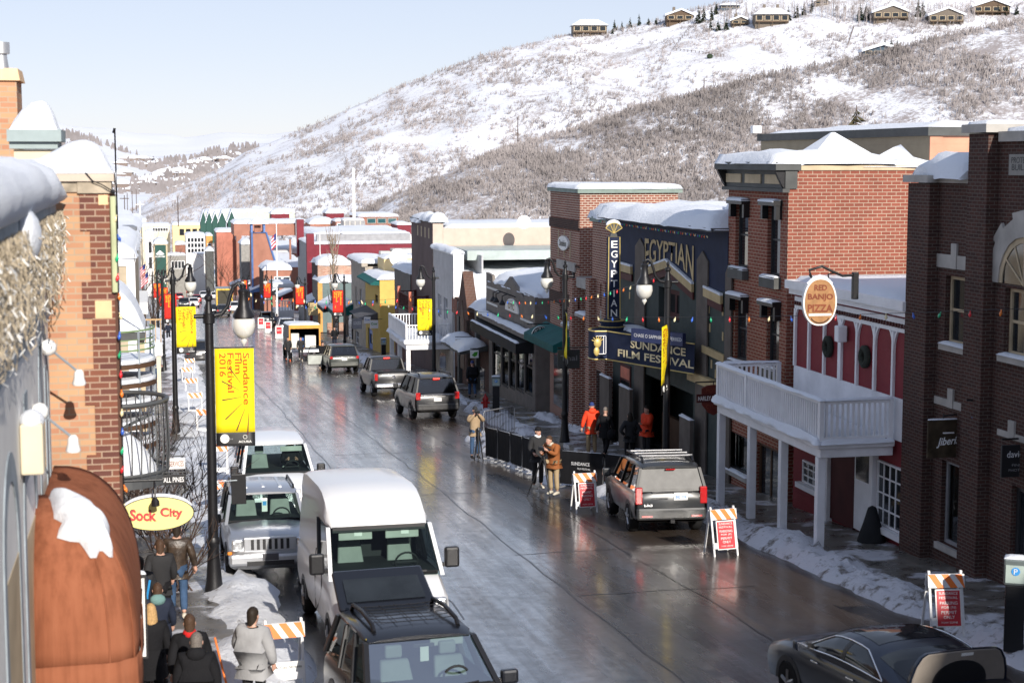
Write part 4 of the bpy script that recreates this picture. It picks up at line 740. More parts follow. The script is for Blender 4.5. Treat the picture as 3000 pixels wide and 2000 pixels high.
def car(name, label, loc, rz, paintm, L, Wd, zb, belt, hood, xh, wb, rw, gh, ry=0, cargo=None, splits=(.36, .68), glass='glass_tint', wglass='glass_car', far=False, rear=True, group=None, cat='car', deck=None, front=True, interior=True, roof_mat=None, seat='seat_grey'):
    # gh = (rear base x, front base x, rear top x, front top x, glass top z, [roof (x, z)...], half width at the belt, half width at the roof)
    t = thing(name, label, cat, loc, rz, group, ry); hw = Wd / 2; h = L / 2; xr, xf, tr, tf, zg, roof, wbm, wtm = gh; mb = MB()
    dk = deck if deck is not None else belt
    st = [(-h, .82, zb + .2, dk - .16), (-h + .05, .92, zb + .06, dk - .06), (-h + .22, .985, zb, dk), (xr, 1, zb, (dk + belt) / 2 if deck else belt), (xr + .05, 1, zb, belt), (0, 1, zb, belt), (xf - .1, 1, zb, belt - .0), (xf + .12, 1, zb, hood + .03), ((xf + h) / 2, .985, zb, (hood + xh) / 2 + .03), (h - .25, .95, zb, xh), (h - .07, .87, zb + .06, xh - .1), (h, .76, zb + .16, xh - .24)]
    rings = []
    for x, k, a, c in st:
        w_ = hw * k; d = c - a; half = [(.84 * w_, a), (.96 * w_, a + .09 * d), (w_, a + .35 * d), (w_, a + .62 * d), (.975 * w_, c - .14 * d), (.90 * w_, c - .02), (.55 * w_, c + .025)]
        rings.append([(x, y, z) for y, z in half] + [(x, 0, c + .035)] + [(x, -y, z) for y, z in reversed(half)] + [(x, 0, a)])
    body = mb.loft(rings).build('body', paintm, t, smooth=38)
    def P(y, top, x): return (x, y, zg if top else belt - .02)
    def side(u, top, s):                     # point on the side glass plane
        x = (tr + (tf - tr) * u) if top else (xr + (xf - xr) * u); return (x, s * (wtm if top else wbm), zg + .01 if top else belt - .03)
    rm = MB(); rr = []                       # roof shell
    n_ = len(roof)
    for i, (x, z) in enumerate(roof):
        e = .93 if i in (0, n_ - 1) else 1; w_ = wtm * e; half = [(w_, zg), (w_ * 1.005, zg + (z - zg) * .45), (w_ * .96, z - .05 * (z - zg) - .015), (w_ * .80, z + .008), (w_ * .4, z + .024)]
        rr.append([(x, y, zz) for y, zz in half] + [(x, 0, z + .03)] + [(x, -y, zz) for y, zz in reversed(half)])
    if rr: rm.loft(rr).build('roof', roof_mat or paintm, t, smooth=40)
    def pillar(m_, a, b, tx=.05, ty=.035):
        m_.hexa([(a[0] - tx, a[1] - ty, a[2]), (a[0] + tx, a[1] - ty, a[2]), (a[0] + tx, a[1] + ty, a[2]), (a[0] - tx, a[1] + ty, a[2]), (b[0] - tx, b[1] - ty, b[2]), (b[0] + tx, b[1] - ty, b[2]), (b[0] + tx, b[1] + ty, b[2]), (b[0] - tx, b[1] + ty, b[2])])
    us = [0, *splits, 1] if roof else []
    if cargo:                                # blind panel from the rear to u = cargo
        for s in (1, -1):
            a, b_, c, d = side(0, 0, s), side(cargo, 0, s), side(cargo, 1, s), side(0, 1, s); i = .04 * s
            MB().hexa([a, b_, (b_[0], b_[1] - i, b_[2]), (a[0], a[1] - i, a[2]), d, c, (c[0], c[1] - i, c[2]), (d[0], d[1] - i, d[2])]).build('side_panel', paintm, t)
        us = [cargo] + [u for u in us if u > cargo]
    for s in (1, -1):
        for u in us:
            k = .04 if 0 < u < 1 else .055; mm = MB(); pillar(mm, side(u, 0, s), side(u, 1, s), k); mm.build('pillar', paintm if (u in (0, 1) or far) and ('white' in paintm or 'van' in paintm or 'silver' in paintm) else 'ink_black', t)
        for u0, u1 in zip(us, us[1:]):
            a, b_, c, d = side(u0, 0, s), side(u1, 0, s), side(u1, 1, s), side(u0, 1, s); MB().face([a, b_, c, d]).build('side_window', glass, t)
    if front and rr: MB().face([P(wbm * .97, 0, xf), P(-wbm * .97, 0, xf), P(-wtm * .97, 1, tf), P(wtm * .97, 1, tf)]).build('windshield', wglass, t)
    if rear and rr: MB().face([P(wbm * .95, 0, xr), P(-wbm * .95, 0, xr), P(-wtm * .95, 1, tr), P(wtm * .95, 1, tr)]).build('rear_window', glass, t)
    if interior: MB().box(xr + .1, xf - .02, -wbm * .93, wbm * .93, belt - .01, belt + .045).build('cabin_floor', 'dash', t)
    ad = wb / 2
    for x in (-ad, ad):
        for s in (1, -1):
            y = s * (hw - .11); w_ = MB(); prof = [(rw * .62, -.12), (rw * .9, -.125), (rw, -.08), (rw, .08), (rw * .9, .125), (rw * .62, .12)]
            w_.loft([[(x + r * math.cos(k * math.pi / 11), y + a, rw + r * math.sin(k * math.pi / 11)) for k in range(22)] for r, a in prof]); wh = w_.build('wheel', 'rubber', t, smooth=50)
            rmb = MB(); yo = y + s * .10
            rmb.prism([(x + rw * .63 * math.cos(k * math.pi / 10), rw + rw * .63 * math.sin(k * math.pi / 10)) for k in range(20)], 'y', y - .1, yo)
            for k in range(5):
                a = k * 2 * math.pi / 5 + .3; rmb.tube([(x, yo + s * .02, rw), (x + rw * .58 * math.cos(a), yo + s * .012, rw + rw * .58 * math.sin(a))], .035, 5)
            r_ = rmb.build('rim', 'rim_metal', wh)
            am = MB(); n2 = 16; am.loft([[(x + (rw + d) * math.cos(math.pi * k / n2), s * (hw + o), rw + (rw + d) * math.sin(math.pi * k / n2)) for d, o in ((-.01, .006), (.075, .006), (.075, -.05), (-.01, -.05))] for k in range(n2 + 1)]); am.build('wheel_arch', 'ink_black', t)
    t['dims'] = (h, hw); return t
def P_(t, name, mat, boxes, bevel=.0, smooth=None):
    mb = MB(); [mb.box(*q) for q in boxes]; return mb.build(name, mat, t, bevel=bevel, smooth=smooth)
def mirrors(t, x, y, z, mat, w=.12, h=.2, d=.26):
    for s in (1, -1): P_(t, 'mirror', mat, [(x - w / 2, x + w / 2, s * (y + .06) if s > 0 else -(y + .06 + d), s * (y + .06) + d if s > 0 else -(y + .06), z - h / 2, z + h / 2)], .04); P_(t, 'mirror_arm', 'metal_black', [(x - .03, x + .03, min(s * (y - .06), s * (y + .07)), max(s * (y - .06), s * (y + .07)), z - h / 2 + .02, z - h / 2 + .09)])
def pair(t, name, mat, x0, x1, y0, y1, z0, z1, bevel=.02):
    for s in (1, -1): P_(t, name, mat, [(x0, x1, min(s * y0, s * y1), max(s * y0, s * y1), z0, z1)], bevel)
def seats(t, x, y, z, mat='seat_grey', h=.62):
    for s in (1, -1):
        mb = MB(); c = s * y; mb.hexa([(x - .1, c - .24, z), (x + .05, c - .24, z), (x + .05, c + .24, z), (x - .1, c + .24, z), (x - .24, c - .2, z + h * .66), (x - .14, c - .2, z + h * .66), (x - .14, c + .2, z + h * .66), (x - .24, c + .2, z + h * .66)]); mb.box(x - .27, x - .17, c - .12, c + .12, z + h * .68, z + h); mb.build('seat', mat, t, bevel=.03)
def wheelring(t, x, y, z, r=.19):
    MB().tube([(x + .06 * math.sin(a), y + r * math.cos(a), z + r * .9 * math.sin(a)) for a in [k * math.pi / 9 for k in range(19)]], .018, 6).tube([(x, y - r, z), (x, y + r, z)], .02, 5).build('steering_wheel', 'dash', t, smooth=60)
def place(px, py, h=0): q = gnd(px, py, h); return q
SL = math.atan(.0645)
def at_front(X, Yf, L): return (X, Yf + L / 2, gz(Yf + L / 2))     # nose towards the camera
FACE, AWAY = -math.pi / 2, math.pi / 2
# white high roofed van
L = 5.95; t = car('cargo_van', 'white high roofed cargo van with dirty sides parked nose towards the camera', at_front(3.74, 26.6, L), FACE + .025, 'paint_van', L, 2.04, .32, 1.38, 1.24, 1.06, 3.75, .35, (-2.9, 2.02, -2.88, 1.22, 2.14, [(-2.92, 2.5), (-2.8, 2.66), (-2.2, 2.72), (-.3, 2.72), (.2, 2.67), (.6, 2.54), (.95, 2.35), (1.25, 2.15)], .98, .91), ry=-SL, cargo=.68, splits=(), cat='van', rear=False)
mirrors(t, 1.85, 1.0, 1.62, 'metal_black', .14, .36, .26); pair(t, 'headlight', 'lens_clear', 2.74, 2.9, .60, .90, .86, 1.12, .05)
P_(t, 'windshield_band', 'ink_black', [(1.235, 1.27, -.83, .83, 2.05, 2.15)]); P_(t, 'dashboard', 'dash', [(1.55, 2.0, -.9, .9, 1.36, 1.42)]); seats(t, .75, .45, 1.38); wheelring(t, 1.45, .45, 1.5, .2)
for s in (1, -1): P_(t, 'sun_visor', 'sun_visor', [(1.19, 1.215, s * .42 - .30, s * .42 + .30, 1.90, 2.07)], .02); P_(t, 'visor_label', 'white_sign', [(1.216, 1.222, s * .42 - .02, s * .42 + .12, 1.97, 2.05)])
P_(t, 'bulkhead', 'dash', [(.2, .25, -.85, .85, 1.4, 2.1)]); P_(t, 'rub_strip', 'metal_black', [(-2.5, -1.2, 1.0, 1.03, .7, .82), (-.6, 1.0, 1.0, 1.03, .7, .82)]); P_(t, 'grille', 'metal_black', [(2.86, 2.96, -.5, .5, .72, .95)], .02)
P_(t, 'wiper', 'ink_black', [(1.96, 2.04, -.7, -.05, 1.42, 1.45), (1.96, 2.04, .1, .7, 1.42, 1.45)])
for s in (1, -1): MB().tube([(1.0, s * 1.012, 1.3), (.95, s * 1.015, .9), (.1, s * 1.015, .45), (.02, s * 1.015, 1.3), (.05, s * .98, 1.6)], .008, 4).build('door_seam', 'ink_black', t)
# black SUV with raised liftgate
L = 4.45; t = car('black_suv', 'black SUV with netted roof bars and its rear liftgate raised, nearest in the left row', at_front(3.42, 19.6, L), FACE + .085, 'paint_black', L, 1.90, .28, 1.08, 1.06, .92, 2.62, .36, (-2.0, .98, -1.7, .18, 1.62, [(-1.75, 1.66), (-1.6, 1.71), (-.8, 1.735), (0, 1.71), (.2, 1.64)], .91, .76), ry=-SL, rear=False, cat='suv', glass='glass_car')
mirrors(t, .85, .9, 1.16, 'paint_black', .14, .2, .24); seats(t, .42, .38, 1.02, h=.55); wheelring(t, .66, .38, 1.17, .18); P_(t, 'dashboard', 'dash', [(.72, .98, -.8, .8, 1.06, 1.13)]); P_(t, 'sun_visor', 'sun_visor', [(.16, .18, .15, .62, 1.5, 1.6)], .015); P_(t, 'permit_tag', 'white_sign', [(.28, .29, -.02, .1, 1.33, 1.53)]); P_(t, 'mirror', 'ink_black', [(.2, .22, -.1, .2, 1.5, 1.56)], .01)
for s in (1, -1): MB().tube([(-1.5, s * .60, 1.73), (-1.4, s * .6, 1.83), (-.75, s * .60, 1.86), (-.1, s * .6, 1.80), (0, s * .60, 1.72)], .032, 8).build('roof_bar', 'metal_black', t, smooth=60)
mb = MB()
for k in range(6): x = -1.35 + k * .22; mb.tube([(x, -.58, 1.80), (x, -.3, 1.783), (x, .3, 1.783), (x, .58, 1.80)], .006, 4)
for k in range(5): y = -.44 + k * .22; mb.tube([(-1.4, y, 1.79), (-.2, y, 1.785)], .006, 4)
mb.build('roof_net', 'ink_black', t)
mb = MB(); mb.hexa([(-1.72, -.74, 1.69), (-1.72, .74, 1.69), (-1.78, .74, 1.63), (-1.78, -.74, 1.63), (-2.52, -.70, 2.14), (-2.52, .70, 2.14), (-2.56, .70, 2.05), (-2.56, -.70, 2.05)]); mb.build('liftgate', 'paint_black', t, bevel=.04)
mb = MB(); mb.face([(-1.83, -.6, 1.775), (-1.83, .6, 1.775), (-2.28, .58, 2.03), (-2.28, -.58, 2.03)]); mb.build('liftgate_window', 'glass_dark', t)
for s in (1, -1): MB().tube([(-1.75, s * .68, 1.55), (-2.3, s * .66, 1.95)], .02, 6).build('gas_strut', 'metal_black', t)
P_(t, 'side_strip', M('yellow_strip', (.6, .45, .03), .5), [(-.9, .1, -.735, -.715, 1.635, 1.66)]); pair(t, 'headlight', 'lens_clear', 2.02, 2.18, .5, .8, .72, .9)
for y in (-.35, .35): MB().tube([(1.0, y - .3, 1.09), (.95, y, 1.13), (.92, y + .28, 1.15)], .014, 4).build('wiper', 'ink_black', t)
for s in (1, -1): MB().tube([(.75, s * .955, 1.04), (.72, s * .955, .6), (-.25, s * .955, .45), (-.3, s * .955, 1.04)], .007, 4).build('door_seam', 'ink_black', t)
# silver boxy SUV with slotted grille
L = 4.45; t = car('silver_suv', 'silver boxy SUV with a seven slot grille behind the white van', at_front(2.24, 34.5, L), FACE, 'paint_silver', L, 1.82, .30, 1.12, 1.10, 1.02, 2.7, .37, (-2.1, .72, -2.02, .32, 1.68, [(-2.08, 1.72), (-1.9, 1.77), (-.8, 1.79), (.15, 1.77), (.34, 1.70)], .86, .74), ry=-SL, cat='suv', glass='glass_car')
P_(t, 'grille', 'paint_silver', [(2.13, 2.24, -.56, .56, .72, 1.02)], .02)
for k in range(7): y = (k - 3) * .125; P_(t, 'grille_slot', 'ink_black', [(2.232, 2.246, y - .032, y + .032, .76, .98)])
pair(t, 'headlight', 'lens_clear', 2.1, 2.23, .56, .82, .73, .99, .05); P_(t, 'bumper', 'paint_silver', [(2.1, 2.32, -.88, .88, .42, .68)], .07); P_(t, 'air_intake', 'ink_black', [(2.28, 2.325, -.5, .5, .43, .53)]); P_(t, 'license_plate', 'plate_dark', [(2.315, 2.335, -.17, .17, .54, .68)]); pair(t, 'turn_signal', 'lens_orange', 2.1, 2.2, .80, .9, .66, .73)
mirrors(t, .62, .9, 1.22, 'metal_black', .14, .2, .2); seats(t, 0, .38, 1.12); seats(t, -.95, .38, 1.12); wheelring(t, .42, .38, 1.22, .18); P_(t, 'dashboard', 'dash', [(.4, .7, -.8, .8, 1.1, 1.17)]); P_(t, 'permit_tag', 'white_sign', [(.40, .41, -.05, .07, 1.3, 1.6)]); P_(t, 'tag_symbol', M('tag_blue', (.05, .3, .7), .5), [(.412, .416, -.03, .05, 1.44, 1.53)])
for s in (1, -1): MB().tube([(-1.8, s * .68, 1.75), (-1.7, s * .68, 1.83), (0, s * .68, 1.83), (.1, s * .68, 1.76)], .025, 6).build('roof_bar', 'metal_black', t)
for y in (-.35, .35): MB().tube([(.74, y - .3, 1.14), (.70, y, 1.17), (.68, y + .25, 1.18)], .014, 4).build('wiper', 'ink_black', t)
for i in range(3): P_(t, 'roof_rib', 'paint_silver', [(-1.7, 0, -.4 + i * .38, -.34 + i * .38, 1.795, 1.815)])
# white passenger van with driver
L = 5.7; t = car('passenger_van', 'white passenger van with a driver at the wheel, passing the silver SUV', at_front(3.06, 42.2, L), FACE, 'paint_white', L, 2.0, .3, 1.25, 1.18, 1.0, 3.4, .36, (-2.8, 1.75, -2.75, .95, 1.95, [(-2.82, 1.98), (-2.6, 2.07), (-1, 2.10), (.7, 2.06), (.98, 1.96)], .93, .78), ry=-SL, splits=(.3, .62), cat='van', rear=False)
mirrors(t, 1.6, .98, 1.35, 'metal_black', .14, .26, .22); seats(t, .6, .42, 1.25); wheelring(t, 1.15, .42, 1.36, .19); P_(t, 'dashboard', 'dash', [(1.2, 1.72, -.85, .85, 1.22, 1.3)]); P_(t, 'sun_visor', 'sun_visor', [(.93, .95, .12, .7, 1.76, 1.9)], .015); pair(t, 'headlight', 'lens_clear', 2.7, 2.84, .55, .9, .75, .98); P_(t, 'grille', 'chrome', [(2.8, 2.87, -.5, .5, .72, .98)], .02); P_(t, 'bumper', 'chrome', [(2.75, 2.95, -.95, .95, .42, .64)], .05)
van_driver_at = t
# dark grey boxy SUV on the right (rear towards the camera)
L = 4.85; q = Vector((12.5, 37.8)); t = car('grey_suv', 'dark grey boxy SUV with red upright tail lights parked before the theatre', (q.x, q.y + L / 2, gz(q.y + L / 2)), AWAY - .1, 'paint_graphite', L, 1.88, .36, 1.16, 1.16, 1.02, 2.885, .38, (-2.36, .95, -2.22, .35, 1.72, [(-2.28, 1.76), (-2.1, 1.83), (-1.3, 1.87), (-.3, 1.83), (.4, 1.74)], .90, .76), ry=SL, cat='suv', splits=(.3, .62), seat='dash')
pair(t, 'tail_light', 'lens_red', -2.44, -2.3, .74, .93, .82, 1.26, .03); P_(t, 'license_plate', 'plate', [(-2.445, -2.425, -.42, -.06, .92, 1.12)]); P_(t, 'bumper', 'paint_graphite', [(-2.5, -2.25, -.9, .9, .42, .74)], .06); P_(t, 'tow_bar', 'metal_black', [(-2.6, -2.3, -.05, .05, .36, .44)]); P_(t, 'high_brake_light', 'lens_red', [(-2.33, -2.27, -.12, .12, 1.68, 1.71)]); pair(t, 'reflector', 'lens_red', -2.51, -2.49, .5, .78, .5, .55, .005); P_(t, 'tailgate_step', 'paint_dark_grey', [(-2.45, -2.425, -.55, .5, 1.12, 1.15), (-2.45, -2.425, .1, .5, .95, .98)])
for s in (1, -1): MB().tube([(-2.0, s * .66, 1.86), (-1.9, s * .66, 1.97), (.1, s * .66, 1.92), (.2, s * .66, 1.82)], .03, 6).build('roof_bar', 'metal_black', t)
for x in (-1.7, -1.1, -.5): P_(t, 'cross_bar', 'rim_metal', [(x - .05, x + .05, -.7, .7, 1.96, 2.0)], .01)
mirrors(t, .85, .93, 1.26, 'paint_graphite', .14, .22, .22); seats(t, .2, .4, 1.16, 'dash')
t.scale = (.97, .97, .97); [c.data.materials.__setitem__(0, M('dusty_glass', (.07, .07, .068), .5, var=.35, vs=4)) for c in t.children if c.name.startswith('rear_window')]
text(t, 'LR3', (-2.44, .6, .8), (0, -1, 0), (0, 0, 1), .2, .05, 'chrome'); text(t, 'B42 719', (-2.446, -.24, 1.0), (0, -1, 0), (0, 0, 1), .26, .08, 'tag_blue')
# full size SUV
L = 5.2; t = car('black_suv', 'large black SUV with chrome strip across the tailgate parked behind the pickup', (11.72, 69.6 + L / 2, gz(69.6 + L / 2)), AWAY + .05, 'paint_dark_grey', L, 2.0, .36, 1.2, 1.18, 1.05, 3.0, .4, (-2.5, 1.2, -2.3, .5, 1.82, [(-2.36, 1.86), (-2.1, 1.93), (-1, 1.96), (.2, 1.93), (.55, 1.84)], .93, .78), ry=SL, cat='suv', splits=(.28, .62))
pair(t, 'tail_light', 'lens_red', -2.62, -2.45, .76, .97, .92, 1.24, .03); P_(t, 'chrome_strip', 'chrome', [(-2.615, -2.58, -.75, .75, 1.08, 1.15)], .01); P_(t, 'license_plate', 'plate', [(-2.615, -2.59, -.17, .17, .84, 1.0)]); P_(t, 'bumper', 'paint_dark_grey', [(-2.68, -2.4, -.93, .93, .45, .75)], .06); P_(t, 'high_brake_light', M('brake_lit', (.9, .05, .04), .3, emit=1.5), [(-2.42, -2.36, -.14, .14, 1.78, 1.84)])
for s in (1, -1): MB().tube([(-2.1, s * .7, 1.93), (-2.0, s * .7, 2.03), (.1, s * .7, 2.02), (.2, s * .7, 1.92)], .028, 6).build('roof_bar', 'metal_black', t)
mirrors(t, 1.05, .98, 1.32, 'paint_dark_grey', .14, .22, .22)
# pickup
L = 5.6; t = car('pickup_truck', 'dark grey pickup truck with chrome rear bumper and red brake light', (11.75, 83 + L / 2, gz(83 + L / 2)), AWAY + .03, 'paint_dark_grey', L, 2.0, .42, 1.28, 1.25, 1.1, 3.6, .42, (-.75, 1.45, -.6, .75, 1.86, [(-.66, 1.88), (-.5, 1.96), (.1, 1.98), (.6, 1.95), (.78, 1.88)], .92, .78), ry=SL, cat='pickup', splits=(.5,))
P_(t, 'cargo_bed', 'ink_black', [(-2.65, -.85, -.8, .8, 1.31, 1.325)]); pair(t, 'tail_light', 'lens_red', -2.82, -2.62, .82, .99, .86, 1.22, .03); P_(t, 'bumper', 'chrome', [(-2.95, -2.7, -.95, .95, .5, .72)], .05); P_(t, 'high_brake_light', 'brake_lit', [(-.75, -.68, -.16, .16, 1.88, 1.93)]); P_(t, 'tailgate_emblem', 'chrome', [(-2.82, -2.79, -.09, .09, .95, 1.13)], .03); mirrors(t, 1.15, .95, 1.42, 'metal_black', .14, .26, .24); MB().tube([(-2.9, .6, .45), (-2.6, .6, .45)], .05).build('exhaust', 'metal_black', t)
# silver SUV, driver door open
L = 4.75; t = car('silver_suv', 'greenish grey SUV with its driver door swung open in front of the box truck', (11.45, 103 + L / 2, gz(103 + L / 2)), AWAY + .04, 'paint_green_grey', L, 1.92, .34, 1.12, 1.1, 1.0, 2.8, .38, (-2.25, 1.0, -2.0, .35, 1.68, [(-2.06, 1.70), (-1.9, 1.76), (-.9, 1.79), (.2, 1.76), (.4, 1.69)], .88, .74), ry=SL, cat='suv')
pair(t, 'tail_light', 'lens_red', -2.4, -2.2, .74, .93, .9, 1.08, .03); P_(t, 'license_plate', 'plate', [(-2.4, -2.37, -.17, .17, .8, .95)]); P_(t, 'bumper', 'paint_green_grey', [(-2.45, -2.2, -.9, .9, .42, .72)], .06); P_(t, 'chrome_strip', 'chrome', [(-2.4, -2.37, -.6, .6, .98, 1.02)])
mb = MB(); mb.box(.75, .82, .95, 1.95, .4, 1.1); mb.build('door', 'paint_green_grey', t, bevel=.03); MB().tube([(.78, .97, 1.1), (.7, 1.1, 1.62), (.72, 1.75, 1.6), (.78, 1.93, 1.1)], .03, 6).build('door_frame', 'ink_black', t); P_(t, 'door_panel', 'sun_visor', [(.735, .748, 1.0, 1.9, .45, 1.0)])
# box truck with open back
L, bw_, bh = 5.4, 2.3, 2.5; Yb = 120.0; t = thing('box_truck', 'dark blue box truck with open rear door framed in orange, snow on its roof', 'truck', (10.55, Yb, gz(Yb)), AWAY, None, SL)
mb = MB(); mb.box(.1, L, bw_ / 2 - .06, bw_ / 2, .7, bh).box(.1, L, -bw_ / 2, -bw_ / 2 + .06, .7, bh).box(.1, L, -bw_ / 2 + .061, bw_ / 2 - .061, bh - .06, bh).box(.1, L, -bw_ / 2 + .061, bw_ / 2 - .061, .7, .76).box(L - .05, L, -bw_ / 2 + .061, bw_ / 2 - .061, .761, bh - .061); mb.build('box_body', M('truck_blue', (.03, .05, .08), .5), t)
P_(t, 'door_frame', M('truck_orange', (.72, .30, .03), .5), [(0, .1, -bw_ / 2, bw_ / 2, bh - .26, bh), (0, .1, bw_ / 2 - .1, bw_ / 2, .7, bh - .261), (0, .1, -bw_ / 2, -bw_ / 2 + .1, .7, bh - .261)]); P_(t, 'bumper', 'trim_white', [(-.15, .1, -bw_ / 2, bw_ / 2, .5, .69)], .02); P_(t, 'cab', 'truck_blue', [(L + .1, L + 1.6, -1, 1, .5, 2.1)], .1)
mb = MB(); snowcap(mb, .05, L, -bw_ / 2, bw_ / 2, bh, .14, .3, 3, .0); mb.build('snow', 'snow', t, smooth=60)
for x in (1.1, L + .8):
    for s in (1, -1): MB().loft([[(x + r * math.cos(k * math.pi / 8), s * (bw_ / 2 - .14) + a, .42 + r * math.sin(k * math.pi / 8)) for k in range(16)] for r, a in ((.2, -.13), (.42, -.12), (.42, .12), (.2, .13))]).build('wheel', 'rubber', t, smooth=50)
M('cargo_white', (.75, .73, .68), .7)
for k, (x, y, w_, h_, m_) in enumerate(((1.0, .5, .8, .9, 'cargo_white'), (1.4, -.3, .7, .7, 'blue_door'), (.9, -.65, .6, 1.1, 'cargo_white'), (2.2, .1, 1.2, .5, 'wood_light'))): tag(MB().box(10.55 + y - w_ / 2, 10.55 + y + w_ / 2, Yb + x, Yb + x + .6, gz(Yb) + .72, gz(Yb) + .72 + h_).build('crate', m_, bevel=.05), ('pale wrapped load at the left inside the open truck', 'blue box in the middle of the open truck', 'tall pale load at the right inside the open truck', 'flat brown crate deep inside the open truck')[k], 'crate', 'load inside the box truck')
# dark blue sedan, trunk open
L = 4.9; t = car('blue_sedan', 'dark blue sedan with chrome window line and open trunk lid at the lower right', (10.32, 19.0 + L / 2, gz(19.0 + L / 2)), AWAY + .085, 'paint_blue', L, 1.86, .24, .98, .97, .80, 2.85, .34, (-1.72, 1.12, -.92, .32, 1.36, [], .84, .62), ry=SL, cat='sedan', deck=.99, interior=False)
RF = [(-1.95, .98), (-1.7, 1.07), (-1.4, 1.19), (-1.1, 1.30), (-.8, 1.38), (-.5, 1.425), (-.2, 1.44), (.1, 1.42), (.4, 1.345), (.7, 1.235), (1.0, 1.11), (1.3, .98)]
def dome(x, a, o=0):                         # point of the cabin skin; a: 0 belt .. pi right belt
    z = lerp_tab(RF, x); wb_ = .90 - .10 * max(0, (abs(x + .3) - .8) / .9) ** 1.5; n_ = .55; c, s_ = math.cos(a), math.sin(a)
    return Vector((x, (wb_ + o) * math.copysign(abs(c) ** .62, c), .95 + (z - .95 + o) * abs(s_) ** .80))
def xs(a, b_, n_): return [a + (b_ - a) * i / n_ for i in range(n_ + 1)]
MB().grid([[dome(x, math.pi * k / 28) for k in range(29)] for x in xs(-1.95, 1.3, 40)]).build('cabin', 'paint_blue', t, smooth=80)
def patch(name, mat, fx, a0, a1, o=.006, nx=20, na=10): return MB().grid([[dome(fx(k / na)[0] + (fx(k / na)[1] - fx(k / na)[0]) * i / nx, a0 + (a1 - a0) * k / na, o) for k in range(na + 1)] for i in range(nx + 1)]).build(name, mat, t, smooth=80)
for s_ in (1, -1):
    A = lambda a: a if s_ > 0 else math.pi - a
    side_ = lambda v: (-1.32 + .62 * v ** 1.6, .98 - .72 * v ** 1.25); patch('side_window', 'glass_dark', side_, A(.13), A(.78), .005)
    pts = [dome(side_(v)[0], A(.13 + .65 * v), .012) for v in xs(0, 1, 10)] + [dome(x, A(.78), .012) for x in xs(side_(1)[0], side_(1)[1], 10)] + [dome(side_(v)[1], A(.13 + .65 * v), .012) for v in xs(1, 0, 10)] + [dome(x, A(.13), .012) for x in xs(.98, -1.32, 16)]
    MB().tube(pts, .013, 5).build('chrome_trim', 'chrome', t, smooth=80); pl = MB(); pl.grid([[dome(-.22 + d - .05 * v, A(.13 + .65 * v), .009) for d in (-.05, .05)] for v in xs(0, 1, 8)]).build('door_pillar', 'ink_black', t)
patch('rear_window', 'glass_dark', lambda v: (-1.74, -.98), .80, math.pi - .80, .005, 12, 16); patch('windshield', 'glass_dark', lambda v: (.42, 1.2), .70, math.pi - .70, .005, 12, 16); patch('sunroof', 'glass_dark', lambda v: (-.72, .22), 1.05, math.pi - 1.05, .005, 12, 12)
def lid(y, h, o=0): return (-1.74 - .26 * h - o, y, .99 + h)
LO = [(.76, .0), (.75, .14), (.70, .32), (.62, .45), (.54, .495), (.25, .505), (0, .51)]; LO = LO + [(-y, h) for y, h in reversed(LO[:-1])]
MB().loft([[lid(y, h, -.03) for y, h in LO], [lid(y, h, .03) for y, h in LO]]).build('trunk_lid', 'paint_blue', t, smooth=30); MB().loft([[lid(y * .95, .012 + h * .95, .031) for y, h in LO], [lid(y * .93, .015 + h * .92, .045) for y, h in LO]]).build('trunk_lining', M('lining', (.24, .21, .18), .9), t, smooth=30)
HO = [(.42 * math.cos(k * math.pi / 14), .36 * math.sin(k * math.pi / 14) ** .8) for k in range(15)]; MB().loft([[lid(y, h, .046) for y, h in HO], [lid(y, h, .056) for y, h in HO]]).build('trunk_recess', 'ink_black', t)
MB().hexa([lid(-.16, .42, .046), lid(.02, .42, .046), lid(.02, .42, .058), lid(-.16, .42, .058), lid(-.16, .46, .046), lid(.02, .46, .046), lid(.02, .46, .058), lid(-.16, .46, .058)]).build('warning_label', 'white_sign', t); P_(t, 'trunk_opening', 'ink_black', [(-2.3, -1.85, -.65, .65, .995, 1.022)]); mirrors(t, .80, .88, 1.06, 'paint_blue', .16, .15, .2); P_(t, 'mirror_glass', 'chrome', [(.705, .717, .97, 1.12, 1.0, 1.12)]); pair(t, 'tail_light', 'lens_red', -2.44, -2.3, .5, .88, .72, .86, .03)
for x in (.55, -.5): P_(t, 'door_handle', 'chrome', [(x - .1, x + .1, .925, .955, .84, .865)], .008)
